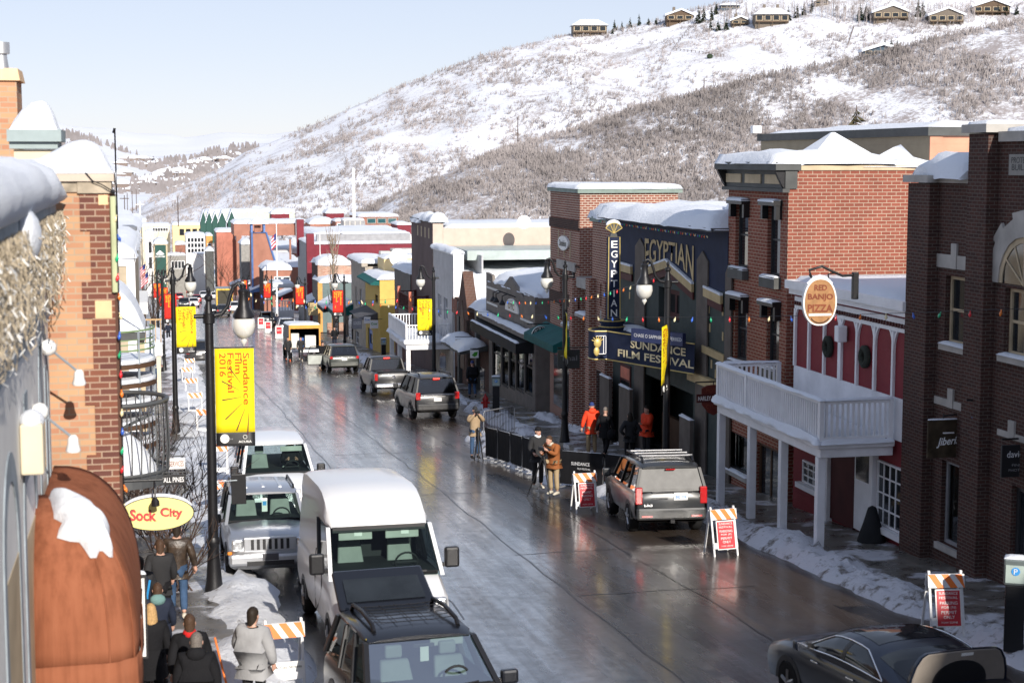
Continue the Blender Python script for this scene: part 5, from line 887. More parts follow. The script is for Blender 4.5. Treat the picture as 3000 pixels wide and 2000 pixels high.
# far traffic
FARCARS = [('black_hatchback', 'black crossover driving away in the middle of the street, tail lights lit', 9.0, 232, AWAY, 'paint_dark_grey', 'car'), ('white_suv', 'white SUV with dark rear window at the right kerb far down the street', 11.6, 252, AWAY, 'paint_white', 'suv'), ('white_suv', 'white SUV driving away on the left behind the lamp post far down the street', 6.3, 292, AWAY, 'paint_white', 'suv'), ('green_car', 'dark green car facing us at the left kerb far down the street', 4.6, 290, FACE, 'paint_green_grey', 'car'), ('dark_car', 'dark car close behind the nearest tall lamp post on the far street', 7.4, 235, AWAY, 'paint_black', 'car'), ('red_car', 'red car beyond the white SUV down the street', 7.6, 325, AWAY, 'paint_red', 'car'), ('red_car', 'small red car in front of the trolley bus', 4.6, 352, AWAY, 'paint_red', 'car'), ('white_pickup', 'white pickup facing us right of the trolley bus', 10.2, 372, FACE, 'paint_white', 'pickup'), ('white_car', 'white car at the far right end of the parked traffic beside the pickup', 12.3, 360, AWAY, 'paint_white', 'car'), ('silver_car', 'silver car parked at the right kerb beyond the box truck', 12.6, 165, AWAY, 'paint_silver', 'car'), ('black_car', 'black car parked at the right kerb past the box truck, half hidden', 12.4, 190, AWAY, 'paint_black', 'car'), ('grey_car', 'dark grey car parked at the left kerb beyond the banners', 2.8, 118, AWAY, 'paint_dark_grey', 'car')]
for nm, lab, X, Y, rz, pm, ct in FARCARS:
    t = car(nm, lab, (X, Y, gz(Y)), rz, pm, 4.6, 1.85, .3, 1.08, 1.0, .9, 2.7, .35, (-2.05, .95, -1.8, .3, 1.62, [(-1.85, 1.64), (-1.6, 1.70), (-.6, 1.72), (.2, 1.69), (.35, 1.63)], .85, .70), ry=SL if rz > 0 else -SL, cat=ct, far=True, splits=(.5,), interior=False, wglass='glass_tint', group='cars far down the street')
    pair(t, 'tail_light', 'lens_red', -2.33, -2.2, .66, .88, .8, 1.02, 0); pair(t, 'headlight', 'lens_clear', 2.16, 2.3, .5, .8, .7, .86, 0); P_(t, 'license_plate', 'plate', [(-2.33, -2.31, -.2, .2, .72, .86)])
t = thing('trolley_bus', 'red and cream trolley bus facing us at the bottom of the street', 'bus', (7.9, 430, gz(430))); P_(t, 'body', M('trolley_red', (.36, .05, .04), .5), [(-1.35, 1.35, 0, 8, .4, 1.5)], .06); P_(t, 'window_band', 'trim_tan', [(-1.35, 1.35, 0, 8, 1.502, 2.7)], .05); P_(t, 'roof', 'pale_white', [(-1.45, 1.45, -.2, 8.1, 2.72, 3.0)], .1)
for x in (-.85, 0, .85): P_(t, 'windshield', 'glass_dark', [(x - .34, x + .34, -.02, .0, 1.65, 2.5)])
pair_ = [P_(t, 'headlight', 'lens_clear', [(x - .12, x + .12, -.03, .01, .8, 1.05)]) for x in (-.95, .95)]
t = thing('box_truck', 'tall box truck with yellow framed dark rear doors far down the street', 'truck', (11.0, 275, gz(275))); P_(t, 'box_body', 'paint_black', [(-1.3, 1.3, .05, 6, .6, 3.3)]); P_(t, 'rear_frame', M('truck_yellow', (.75, .5, .05), .5), [(-1.35, 1.35, 0, .06, 3.1, 3.35), (-1.35, -1.15, 0, .06, .6, 3.099), (1.15, 1.35, 0, .06, .6, 3.099)]); P_(t, 'rear_door', M('door_olive', (.06, .055, .04), .6), [(-1.149, 1.149, .0, .04, .6, 3.09)])
for x in (-1, 1): MB().prism([(.9 + .45 * math.cos(k * .52), .45 + .45 * math.sin(k * .52)) for k in range(12)], 'x', x - .15, x + .15).build('wheel', 'rubber', t)
# ================================================================ street furniture
def lamp(name, label, loc, h, s, group='street lamps along the kerbs'):      # s = +1: arm to the right (+X)
    t = thing(name, label, 'street lamp', loc, 0 if s > 0 else math.pi, group)
    MB().lathe([(.20, 0), (.195, .08), (.165, .2), (.14, .5), (.12, .8), (.115, .98), (.135, 1.0), (.135, 1.07), (.11, 1.14)], n=16).build('base', 'metal_black', t, smooth=50)
    MB().lathe([(.105, 1.13), (.085, h - .75), (.12, h - .74), (.12, h - .55), (.09, h - .54), (.05, h - .3), (.085, h - .26), (.085, h - .2), (.03, h - .15), (.05, h - .08), (.01, h)], n=14).build('post', 'metal_black', t, smooth=40)
    MB().tube([(.05, 0, h - .6), (.25, 0, h - .56), (.38, 0, h - .40), (.43, 0, h - .2), (.50, 0, h - .02), (.60, 0, h + .06), (.70, 0, h + .02)], [.05, .045, .042, .04, .04, .035, .03], 8).tube([(-.1, 0, h - .6), (-.3, 0, h - .6)], .045, 8).build('arm', 'metal_black', t, smooth=60)
    MB().lathe([(.02, .04), (.07, .02), (.06, -.05), (.11, -.10), (.09, -.2), (.12, -.42), (.215, -.58), (.22, -.64), (.16, -.64)], (.69, 0, h), 16).build('shade', 'metal_black', t, smooth=50)
    MB().lathe([(.17, -.642), (.225, -.68), (.24, -.82), (.20, -.96), (.11, -1.05), (.06, -1.07), (.075, -1.12), (.02, -1.2), (.004, -1.23)], (.69, 0, h), 16).build('globe', 'globe_glass', t, smooth=60)
    return t
m, n, l, b = _new('globe_glass'); b.inputs['Base Color'].default_value = (.66, .65, .60, 1); b.inputs['Roughness'].default_value = .12; b.inputs['Coat Weight'].default_value = 1
LAMPS = [(628, 1732, 6.26, 1, 'nearest black street lamp, by the left kerb in front of the parked vans'), (516, 1270, 6.75, 1, 'second black street lamp on the left with the yellow banner'), (481, 1087, 6.6, 1, 'third black street lamp on the left with the red banner'), (465, 1010, 6.5, 1, 'fourth street lamp on the left beyond the red banner'), (450, 960, 6.5, 1, 'fifth street lamp on the left, small and far')]
LP = []
lamp0 = None
for px, py, h, s, lab in LAMPS:
    q = gnd(px, py, .14); LP.append(q); t = lamp('street_lamp', lab, (q.x, q.y, q.z), h, s)
RL = [(1957, 765, 46.5, 'right hand street lamp in front of the theatre, bulb near the blade sign'), (1656, 761, 60, 'right hand street lamp before the brick tower'), (1270, 781, 86, 'right hand street lamp by the white clapboard balcony'), (1008, 803, 122, 'right hand street lamp with the red banner beside the bare poplar'), (893, 812, 150, 'right hand street lamp beyond the box truck with the pink red banner'), (795, 806, 185, 'right hand street lamp with a small red banner by the brick shop'), (725, 812, 235, 'distant right hand street lamp before the blue trimmed tower')]
RP = []
for px, py, D, lab in RL:
    p = atD(px, py, D); zb_ = gz(p.y) + .14; h = p.z - zb_; RP.append(Vector((p.x, p.y, zb_))); lamp('street_lamp', lab, (p.x, p.y, zb_), h, -1)
M('banner_yellow', (.86, .68, .015), .6, var=.05); M('banner_red', (.62, .03, .02), .6, var=.2, vs=1.2); M('banner_ink', (.50, .10, .01), .6); M('banner_gold', (.85, .48, .02), .6); M('streak', (.10, .02, .03), .6)
def banner(label, loc, rz, wd, ht, red=False, side=1, detail=True):     # hangs from z = 0 downwards, x to the side
    t = thing('street_banner', label, 'banner', loc, rz, 'festival banners on the lamp posts'); bh = ht * .13; x0, x1 = (.1, .1 + wd) if side > 0 else (-.1 - wd, -.1); xm = (x0 + x1) / 2
    def wave(z): return .035 * math.sin(z * 3.1) + .02 * math.sin(z * 7)
    def sheet(za, zb_, mat, name):
        rows = [[(x0 + wd * i / 6, wave(za + (zb_ - za) * k / 10) * (i / 6) , za + (zb_ - za) * k / 10) for i in range(7)] for k in range(11)]
        o = MB().grid(rows).build(name, mat, t, smooth=80); o.modifiers.new('s', 'SOLIDIFY').thickness = .004; return o
    sheet(0, -ht + bh, 'banner_red' if red else 'banner_yellow', 'cloth'); sheet(-ht + bh - .002, -ht, 'ink_black', 'band')
    for z in (.02, -ht - .01): MB().tube([(0, 0, z), (x1 if side > 0 else x0, 0, z)], .014, 6).build('rod', 'metal_black', t)
    ink = 'banner_gold' if red else 'banner_ink'; H = ht - bh
    for i, (s, k) in enumerate((('Sundance', .60), ('Film', .25), ('Festival', .47), ('2016', .28))):
        w_ = H * k if i != 0 else H * .62; xx = x1 - wd * (.2 + .2 * i)
        o = text(t, s, (xx, -.045, -H * .05 - w_ / 2), (0, 0, -1), (1, 0, 0), w_, wd * (.17 if s in ('2016', 'Film') else .17), ink, depth=.0, bold=.016)
        for v in o.data.vertices: v.co.y = wave(v.co.z) * max(0, min(1, (v.co.x - x0) / wd)) - .006
    if detail:
        cx_, cz_ = x1 - wd * .12, -H * .56; 
        for a, r0, r1 in ((100, .42, .6), (128, .35, .62), (152, .32, .66), (178, .25, .62), (205, .28, .66), (232, .30, .62), (256, .34, .60)):
            a = R(a + 8); d = Vector((math.cos(a), 0, math.sin(a) * 1.5)); n_ = Vector((-d.z, 0, d.x)).normalized() * .012; k = wd
            p, q_ = Vector((cx_, -.012, cz_)) + d * k * r0 * .9, Vector((cx_, -.012, cz_)) + d * k * r1 * 1.15
            pts = [p + n_ * .3, p - n_ * .3, q_ - n_, q_ + n_]
            for v in pts: v.x = max(x0 + .03, min(x1 - .03, v.x)); v.y = wave(v.z) * (v.x - x0) / wd - .008
            MB().face(pts).build('streak', 'streak', t)
    mb = MB(); mb.prism([(x0 + wd * .22 + bh * .36 * math.cos(k * .35), -ht + bh * .55 + bh * .36 * math.sin(k * .35)) for k in range(18)], 'y', -.05, -.03); mb.build('round_logo', 'white_sign', t)
    text(t, 'sundance', (x0 + wd * .27, -.051, -ht + bh * .55), (1, 0, 0), (0, 0, 1), wd * .32, bh * .16, 'trim_grey')
    text(t, 'ACURA', (x0 + wd * .74, -.05, -ht + bh * .3), (1, 0, 0), (0, 0, 1), wd * .34, bh * .18, 'white_sign', bold=.02); MB().tube([(x0 + wd * .74 + bh * .15 * math.cos(k * .5), -.045, -ht + bh * .66 + bh * .15 * math.sin(k * .5)) for k in range(14)], .006, 4).build('emblem', 'white_sign', t)
    return t
for k, (q, zt_, ht, red, lab) in enumerate(((LP[0], 5.0, 1.97, False, 'yellow festival banner with red sideways lettering on the nearest lamp post'), (LP[1], 5.1, 1.86, False, 'yellow festival banner rippled on the second left lamp post'), (LP[2], 5.0, 1.86, True, 'red festival banner on the third left lamp post beside the balcony'), (LP[3], 5.0, 1.86, True, 'red festival banner on the fourth left lamp post'), (LP[4], 5.0, 1.86, True, 'red festival banner on the fifth left lamp post, smallest on that side'))):
    banner(lab, (q.x, q.y - .02, q.z + zt_), R((-4, 6, 2, 0, 0)[k]), .78, ht, red)
for k, (rz, red, lab) in enumerate(((R(62), False, 'yellow festival banner turned edgewise on the lamp post in front of the marquee'), (R(80), False, 'yellow festival banner seen nearly edge on before the brick tower'), (0, False, 'yellow festival banner facing us before the white clapboard balcony'), (0, True, 'red festival banner beside the bare poplar'), (R(8), True, 'red festival banner above the box truck roof'), (R(-6), True, 'red festival banner above the sidewalk signs by the brick shop'), (0, True, 'tiny red festival banner far down on the right'))):
    q = RP[k]; h = 4.85; banner(lab, (q.x, q.y - .03, q.z + h), rz, .78, 1.9, red, -1, k < 3)
# black flat sign back on the nearest lamp
q = LP[0]; t = thing('lamp_sign', 'black back of a small street sign bracketed to the nearest lamp post', 'sign', (q.x, q.y, q.z + 1.9)); P_(t, 'plate', 'metal_black', [(.38, .68, -.03, .0, -.1, .52)], .01); MB().tube([(.08, 0, .38), (.5, -.035, .40)], .012).build('bracket', 'metal_grey', t)
# A-frame barricades
M('barr_white', (.74, .74, .74), .55, var=.08); M('stripe_orange', (.86, .19, .025), .55, var=.06); M('sign_red', (.50, .018, .03), .5, var=.06)
def aframe(label, loc, rz, lines=None, sign=True, cond='barricade'):
    t = thing('barricade', label, 'barricade', loc, rz, 'striped A-frame barricades')    # faces -Y
    for y0, nm in ((-.28, 'front_frame'), (.28, 'rear_frame')):
        mb = MB()
        for x in (-.29, .29): mb.hexa([(x - .02, y0 - .02, 0), (x + .02, y0 - .02, 0), (x + .02, y0 + .02, 0), (x - .02, y0 + .02, 0), (x - .02, -.02 if y0 < 0 else .0, 1.12), (x + .02, -.02 if y0 < 0 else .0, 1.12), (x + .02, .0 if y0 < 0 else .02, 1.12), (x - .02, .0 if y0 < 0 else .02, 1.12)])
        mb.build(nm, 'barr_white', t)
    def fy(z): return -.28 + .26 * z / 1.12 - .03
    def panel(z0, z1, x0, x1, mat, name, o=0): 
        return MB().hexa([(x0, fy(z0) - o - .02, z0), (x1, fy(z0) - o - .02, z0), (x1, fy(z0) - o, z0), (x0, fy(z0) - o, z0), (x0, fy(z1) - o - .02, z1), (x1, fy(z1) - o - .02, z1), (x1, fy(z1) - o, z1), (x0, fy(z1) - o, z1)]).build(name, mat, t)
    brd = panel(.84, 1.07, -.33, .33, 'barr_white', 'top_board')
    mb = MB()
    for k in range(3):
        a = -.33 + k * .24; f = lambda x, z: (max(-.33, min(.33, x)), fy(z) - .024, z); mb.face([f(a, 1.07), f(a + .13, 1.07), f(a + .29, .84), f(a + .16, .84)])
    s_ = mb.build('stripes', 'stripe_orange', brd)
    panel(.2, .33, -.3, .3, 'barr_white', 'lower_board')
    MB().hexa([(-.33, .27 - .2, .84), (.33, .07, .84), (.33, .09, .84), (-.33, .09, .84), (-.33, .02, 1.05), (.33, .02, 1.05), (.33, .04, 1.05), (-.33, .04, 1.05)]).build('rear_board', 'barr_white', t)
    if sign:
        sg = panel(.18, .82, -.22, .24, 'white_sign', 'sign_board', .025); r_ = panel(.20, .80, -.20, .22, 'sign_red', 'red_face', .030)
        nrm = Vector((0, -.974, .226))
        for i, (s, z, w_, h_) in enumerate(lines or ()): text(t, s, (.01, fy(z) - .052, z), (1, 0, 0), (0, .226, .974), w_, h_, 'white_sign')
    return t
PK = lambda c: (('SUNDANCE', .755, .34, .05), ('FESTIVAL', .68, .34, .045), ('PARKING', .59, .32, .055), ('FOR (%s)' % c, .51, .26, .055), ('PERMIT', .43, .28, .055), ('ONLY', .35, .2, .055), ('TOW ZONE', .26, .3, .03))
PM = (('SUNDANCE', .755, .34, .05), ('FESTIVAL', .68, .34, .045), ('PERMIT', .57, .26, .06), ('PARKING', .48, .30, .06), ('ONLY', .39, .2, .06), ('TOW ZONE', .26, .3, .03))
q = gnd(1711, 1497); aframe('striped barricade with red permit parking sign left of the dark grey SUV', q, R(2), PM)
q = gnd(2112, 1622); aframe('striped barricade with red sign right of the dark grey SUV by the balcony posts', q, R(6), PK('P'))
q = gnd(2762, 1850, .1); aframe('striped barricade with red sign behind the dark blue sedan', q, R(-8), PK('N'))
q = gnd(832, 2010); t = aframe('white striped barricade beside the black SUV at the lower left edge', q, R(5), (('Park City Streets', .38, .5, .05), ('645-0000', .28, .3, .05)), sign=False); 
P_(t, 'lower_panel', 'white_sign', [(-.3, .3, -.24, -.22, .2, .48)]); text(t, 'Park City Streets', (0, -.241, .39), (1, 0, 0), (0, 0, 1), .5, .06, 'ink_black'); text(t, '615-5000', (0, -.241, .29), (1, 0, 0), (0, 0, 1), .3, .05, 'ink_black')
for px, py, lab in ((556, 1100, 'farthest striped barricade on the left pavement near the hydrant'), (548, 1130, 'striped barricade below the second yellow banner, second farthest'), (562, 1168, 'tilted striped barricade on the snowy left kerb, third farthest'), (572, 1218, 'striped barricade on trampled snow beyond the second lamp post'), (600, 1275, 'striped barricade half hidden behind the nearest lamp post banner'), (640, 1395, 'striped barricade left of the white passenger van'), (648, 1520, 'striped barricade in shade left of the silver SUV')):
    q = gnd(px, py, .05); aframe(lab, q, R(random.uniform(-14, 14)), None, sign=False)
for px, py, lab in ((765, 962, 'small red and white permit board, left of three by the far right kerb'), (786, 975, 'small red and white permit board, middle of three by the far right kerb'), (818, 992, 'small red and white permit board beside the box truck')):
    q = gnd(px, py, .05); t = thing('sign_board', lab, 'sign', q, 0, 'permit boards at the far right kerb'); P_(t, 'frame', 'white_sign', [(-.35, .35, -.02, .02, 0, 1.2)]); P_(t, 'face', 'sign_red', [(-.25, .25, -.03, -.021, .45, 1.1)]); text(t, 'PERMIT', (0, -.03, .8), (1, 0, 0), (0, 0, 1), .4, .1, 'white_sign')
# crowd fence
M('fence_cloth', (.012, .012, .014), .75, var=.3, bump=.3, bsc=5); M('galv', (.45, .46, .48), .4, .7)
def fence(label, a, c, words=False, bare=False):
    a, c = Vector(a), Vector(c); d = c - a; L = math.hypot(d.x, d.y); t = thing('crowd_barrier', label, 'barrier', a, math.atan2(d.y, d.x), 'black crowd barriers at the kerb')
    k = d.z / L
    MB().tube([(.03, 0, .05), (.03, 0, 1.0), (.1, 0, 1.08), (L - .1, 0, 1.08 + k * L), (L - .03, 0, 1.0 + k * L), (L - .03, 0, .05 + k * L), (.03, 0, .18)], .022, 6).build('frame', 'galv', t)
    if bare:
        for i in range(1, int(L / .13)): x = i * .13; MB().tube([(x, 0, .15 + k * x), (x, 0, 1.07 + k * x)], .012, 5).build('bar', 'metal_black', t)
    else:
        rows = [[(L * i / 10, .012 * math.sin(i * 2.3 + z * 4) - .028, z + k * L * i / 10) for i in range(11)] for z in (.1, .35, .6, .85, 1.09)]; MB().grid(rows).build('cloth', 'fence_cloth', t, smooth=80); rows = [[(L * i / 10, .012 * math.sin(i * 2.3 + z * 4) + .028, z + k * L * i / 10) for i in range(11)] for z in (.1, .35, .6, .85, 1.09)]; MB().grid(rows).build('rear_cloth', 'fence_cloth', t, smooth=80)
    if words: text(t, 'SUNDANCE', (L * .5, -.05, .74 + k * L * .5), (1, 0, k), (0, 0, 1), L * .42, .1, 'trim_white', bold=.01); text(t, 'FILM FESTIVAL', (L * .58, -.05, .60 + k * L * .5), (1, 0, k), (0, 0, 1), L * .3, .055, 'trim_white')
    for x in (.15, L - .15): MB().box(x - .02, x + .02, -.2, .2, .0 + k * x, .04 + k * x).build('foot', 'galv', t)
    return t
fp = [gnd(x, y, .06) for x, y in ((1424, 1342), (1460, 1352), (1497, 1364), (1532, 1376), (1566, 1388))]
for i in range(4): fence(('black covered barrier farthest along the kerb, beside the photographer', 'second black covered barrier from the photographer', 'third black covered barrier from the photographer', 'black covered barrier behind the two camera men')[i], fp[i], fp[i + 1] - (fp[i + 1] - fp[i]) * .06)
fence('black covered barrier with white lettering behind the striped barricade', gnd(1640, 1424, .1), gnd(1768, 1436, .1), True); fence('black covered barrier with lettering half hidden by the dark grey SUV', gnd(1774, 1437, .1), gnd(1900, 1452, .1), True)
fence('black barred barrier across the pavement behind the photographer', gnd(1416, 1288, .14), gnd(1508, 1268, .14), bare=True)
# hydrants, parking meters, bins
def hydrant(lab, q):
    t = thing('fire_hydrant', lab, 'hydrant', q, 0, 'red fire hydrants'); MB().lathe([(.16, 0), (.16, .06), (.11, .08), (.11, .5), (.14, .52), (.14, .58), (.11, .66), (.05, .74), (.03, .82)], n=12).build('barrel', 'hydrant_red', t, smooth=40)
    for s in (1, -1): MB().tube([(s * .1, 0, .42), (s * .2, 0, .42)], .055, 8).build('nozzle', 'hydrant_red', t)
M('hydrant_red', (.45, .02, .02), .45); hydrant('red fire hydrant by the far end of the barriers on the right pavement', gnd(1422, 1206, .14)); hydrant('red fire hydrant on the snowy left pavement beside the thin post', gnd(469, 1054, .14))
def meter(lab, q, rz=0, s=1):
    t = thing('parking_meter', lab, 'parking meter', q, rz, 'parking pay stations'); P_(t, 'column', 'metal_black', [(-.16, .16, -.12, .12, 0, 1.15)], .02); P_(t, 'head', M('meter_grey', (.16, .19, .19), .4, .3) if 'meter_grey' not in MAT else 'meter_grey', [(-.19, .19, -.15, .15, 1.152, 1.6)], .03); P_(t, 'face_plate', 'meter_face', [(-.16, .16, -.165, -.152, 1.2, 1.5)])
    MB().prism([(.0 + .07 * math.cos(k * .4), 1.4 + .07 * math.sin(k * .4)) for k in range(16)], 'y', -.172, -.166).build('blue_disc', 'tag_blue', t); text(t, 'P', (0, -.173, 1.4), (1, 0, 0), (0, 0, 1), .06, .09, 'white_sign'); mb = MB(); snowcap(mb, -.19, .19, -.15, .15, 1.6, .05, .08, 2, 0); mb.build('snow', 'snow', t, smooth=60)
M('meter_face', (.40, .48, .44), .5)
meter('parking pay station at the right edge in front of the dark brick building', gnd(2968, 1905, .14), R(-30)); meter('parking pay station behind the barriers near the hydrant', gnd(1453, 1205, .14), R(-10)); meter('small pay station by the yellow shop', gnd(1124, 1058, .14))
# hanging signs
def bracket(t, x0, x1, z, mat='metal_black'): MB().tube([(x0, 0, z), (x1, 0, z)], .022, 6).tube([(x0, 0, z + .3), (x0 + (x1 - x0) * .5, 0, z + .02)], .014, 6).build('bracket', mat, t)
M('pizza_orange', (.36, .19, .085), .6, var=.2, vs=8); M('pizza_red', (.20, .04, .012), .5)  # darkened tones put shade into the colour of the round hanging sign
p = atD(2400, 885, 36.5); t = thing('pizza_sign', 'round orange hanging sign with red lettering and white rim on a black scroll bracket', 'sign', p)
rad = [(1.0 if abs(a - math.pi / 2) > .5 else 1.0) for a in (0,)]
out = []
for k in range(36):
    a = k * math.pi / 18; rx, rz_ = .40, .55; out.append((rx * math.copysign(abs(math.cos(a)) ** .85, math.cos(a)), rz_ * math.copysign(abs(math.sin(a)) ** 1.0, math.sin(a)) * (1.0 if math.sin(a) > 0 else .95)))
MB().prism(out, 'y', -.05, .05).build('rim', 'white_sign', t); MB().prism([(x * .91, z * .93) for x, z in out], 'y', -.062, .0).build('face', 'pizza_orange', t)
for s, z, w_, h_ in (('RED', .33, .30, .13), ('BANJO', .11, .60, .17), ('PIZZA', -.13, .60, .17)): text(t, s, (0, -.064, z), (1, 0, -.02), (0, 0, 1), w_, h_, 'pizza_red', bold=.03)
P_(t, 'white_bar', 'white_sign', [(-.27, .27, -.068, -.0625, -.30, -.25)]); MB().tube([(.22 * math.cos(a), -.06, -.30 + .16 * math.sin(a)) for a in [math.pi + .3 + k * .25 for k in range(11)]], .015, 5).build('motif', 'wood_dark', t)
MB().tube([(-.2, 0, .56), (-.25, 0, .72), (.05, 0, .80), (.35, 0, .66), (.55, 0, .58), (.9, 0, .60)], .03, 8).tube([(-.15, 0, .50), (-.25, 0, .62)], .02, 6).tube([(.22, 0, .42), (.2, 0, .62), (.4, 0, .66)], .02, 6).build('bracket', 'metal_black', t, smooth=60); P_(t, 'bracket_post', 'metal_black', [(.78, .92, -.06, .06, .05, .66)], .02)
mb = MB(); mb.tube([(-.3, 0, .42), (-.15, 0, .54), (0, 0, .57), (.15, 0, .54), (.3, 0, .42)], [.02, .04, .05, .04, .02], 8); mb.build('snow', 'snow', t, smooth=60)
p = atD(2775, 1285, 34.5); t = thing('board_sign', 'dark wooden hanging sign with white script under the stone lintel', 'sign', p); P_(t, 'board', M('old_wood', (.055, .04, .025), .8, var=.5, vs=4), [(-.46, .46, -.03, .03, -.40, .42)], .01); text(t, 'Jiberish', (.05, -.032, -.06), (1, 0, .06), (0, 0, 1), .62, .22, 'trim_white', bold=.02, shear=.3); P_(t, 'crown', 'trim_white', [(-.12, .14, -.036, -.031, .12, .15)]); MB().tube([(-.1, 0, .5), (.95, 0, .56)], .02, 6).tube([(-.1, 0, .42), (-.1, 0, .56)], .014).tube([(.4, 0, .42), (.4, 0, .56)], .014).build('bracket', 'metal_black', t); mb = MB(); snowcap(mb, -.46, .46, -.04, .04, .42, .04, .08, 1, 0); mb.build('snow', 'snow', t, smooth=60)
p = atD(2908, 1220, 33.5); t = thing('oval_sign', 'brown oval hanging sign with blue rim at the right edge', 'sign', p); el = [(math.cos(k * math.pi / 16), math.sin(k * math.pi / 16)) for k in range(32)]; MB().prism([(.47 * x, .30 * z) for x, z in el], 'y', -.03, .03).build('rim', M('rim_blue', (.03, .10, .30), .5), t); MB().prism([(.44 * x, .27 * z) for x, z in el], 'y', -.036, .0).build('face', M('oval_brown', (.11, .075, .035), .6), t); text(t, 'T', (-.22, -.037, .02), (1, 0, 0), (0, 0, 1), .14, .2, 'rim_blue'); text(t, 'TRUE LAW OFFICES', (.1, -.037, -.03), (1, 0, 0), (0, 0, 1), .5, .06, 'rim_blue'); MB().tube([(-.6, 0, .36), (.5, 0, .36)], .02).tube([(.48, 0, .7), (.48, 0, .3)], .02).build('bracket', 'metal_black', t)
p = atD(3000, 1345, 32); t = thing('gallery_sign', 'dark hanging gallery sign with pale lettering cut off by the right edge', 'sign', p); P_(t, 'board', 'ink_black', [(-.5, .55, -.03, .03, -.34, .3)], .01); text(t, 'david', (-.22, -.032, .12), (1, 0, 0), (0, 0, 1), .34, .13, 'trim_white'); text(t, 'beckstrand', (.28, -.032, .1), (1, 0, 0), (0, 0, 1), .5, .11, 'rim_blue') if False else None; text(t, 'FINE ART', (-.06, -.032, -.10), (1, 0, 0), (0, 0, 1), .44, .05, 'trim_grey'); text(t, 'PHOTOGRAPHY', (-.0, -.032, -.2), (1, 0, 0), (0, 0, 1), .7, .05, 'trim_grey'); MB().tube([(-.5, 0, .42), (.6, 0, .42)], .02).build('bracket', 'metal_black', t)
p = atD(2090, 1165, 46.5); t = thing('shield_sign', 'dark red shield and bar hanging sign left of the white balcony', 'sign', p); MB().prism([(-.36, .1), (-.36, .28), (-.2, .36), (0, .38), (.2, .36), (.36, .28), (.36, .1), (.36, -.1), (.34, -.2), (.16, -.42), (0, -.5), (-.16, -.42), (-.34, -.2), (-.36, -.1)], 'y', -.03, .03).build('shield', M('shield_red', (.13, .028, .022), .6), t); P_(t, 'bar', 'maroon', [(-.52, .52, -.045, -.031, -.12, .12)]); text(t, 'HARLEY-DAVIDSON', (0, -.046, 0), (1, 0, 0), (0, 0, 1), .95, .13, 'trim_white', bold=.01); text(t, 'MOTOR', (0, -.033, .22), (1, 0, 0), (0, 0, 1), .45, .12, 'pizza_red'); text(t, 'CYCLES', (0, -.033, -.24), (1, 0, 0), (0, 0, 1), .45, .12, 'pizza_red'); MB().tube([(-.55, 0, .46), (.6, 0, .48)], .02).tube([(0, 0, .38), (0, 0, .47)], .015).build('bracket', 'metal_black', t)
p = atD(1583, 981, 70); t = thing('round_sign', 'round black hanging sign with white rim lettering and red white mountain mark', 'sign', p)
MB().prism([(.385 * math.cos(k * math.pi / 16), .385 * math.sin(k * math.pi / 16)) for k in range(32)], 'y', -.04, .04).build('rim', 'white_sign', t); MB().prism([(.365 * math.cos(k * math.pi / 16), .365 * math.sin(k * math.pi / 16)) for k in range(32)], 'y', -.05, 0).build('face', 'ink_black', t)
for s, a0, st in (('OUTFITTER TRADING', 2.75, -.147), ('COMPANY', 3.85, .26)):
    for i, ch in enumerate(s):
        if ch == ' ': continue
        a = a0 + st * i; up = 1 if st < 0 else -1; text(t, ch, (.28 * math.cos(a), -.052, .28 * math.sin(a)), (up * math.sin(a), 0, -up * math.cos(a)), (up * math.cos(a), 0, up * math.sin(a)), .045 if ch != 'I' else .015, .085, 'white_sign', bold=.02)
MB().prism([(-.14, -.14), (0, .16), (.14, -.14)], 'y', -.055, -.051).build('mark_red', 'sign_red', t); MB().prism([(-.08, -.12), (0, .05), (.1, -.05), (.14, -.13), (.06, -.06)], 'y', -.06, -.056).build('mark_white', 'white_sign', t); MB().tube([(-.6, 0, .48), (.4, 0, .48)], .025).build('bracket', 'metal_black', t)
for px, py, D, w_, h_, s, m_, ink, lab in ((1350, 1008, 86, .60, .62, 'Treats', 'white_sign', 'wood_dark', 'pale carved hanging sign with dark lettering by the brick gable'), (1390, 1037, 79, .42, .38, '', 'white_sign', 'far_leaf', 'square white sign with a green leaf above the pavement'), (1046, 948, 124, .75, .8, 'GOODS', 'trim_grey', 'white_sign', 'grey hanging shop sign, leftmost of three beside the yellow building'), (1076, 938, 121, .5, .5, 'Cow', 'white_sign', 'blue_door', 'white and blue square sign, middle of three by the yellow building'), (1096, 950, 119, .6, .6, 'Cow', 'white_sign', 'far_leaf', 'white and green square sign, right of three by the yellow building'), (917, 905, 160, .95, 1.25, 'OLD TOWN', 'gold_trim', 'ink_black', 'gold framed dark hanging sign on the shop beyond the poplar'), (1666, 1052, 60, .85, .7, 'Thai', 'cornice_grey', 'trim_grey', 'dull oval hanging sign behind the lamp post before the tower')):
    if 'far_leaf' not in MAT: M('far_leaf', (.06, .30, .03), .6)
    p = atD(px, py, D); t = thing('hanging_sign', lab, 'sign', p, 0, 'hanging shop signs'); P_(t, 'board', m_, [(-w_ / 2, w_ / 2, -.03, .03, -h_ / 2, h_ / 2)], .02); MB().tube([(-w_ / 2, 0, h_ / 2 + .08), (w_, 0, h_ / 2 + .08)], .02).build('bracket', 'metal_black', t)
    if s: text(t, s, (0, -.032, .05), (1, 0, 0), (0, 0, 1), w_ * .75, h_ * .3, ink, bold=.02)
    else: MB().prism([(-.14, -.05), (0, .1), (.16, .12), (.12, -.06), (0, -.13)], 'y', -.04, -.031).build('leaf', ink, t)
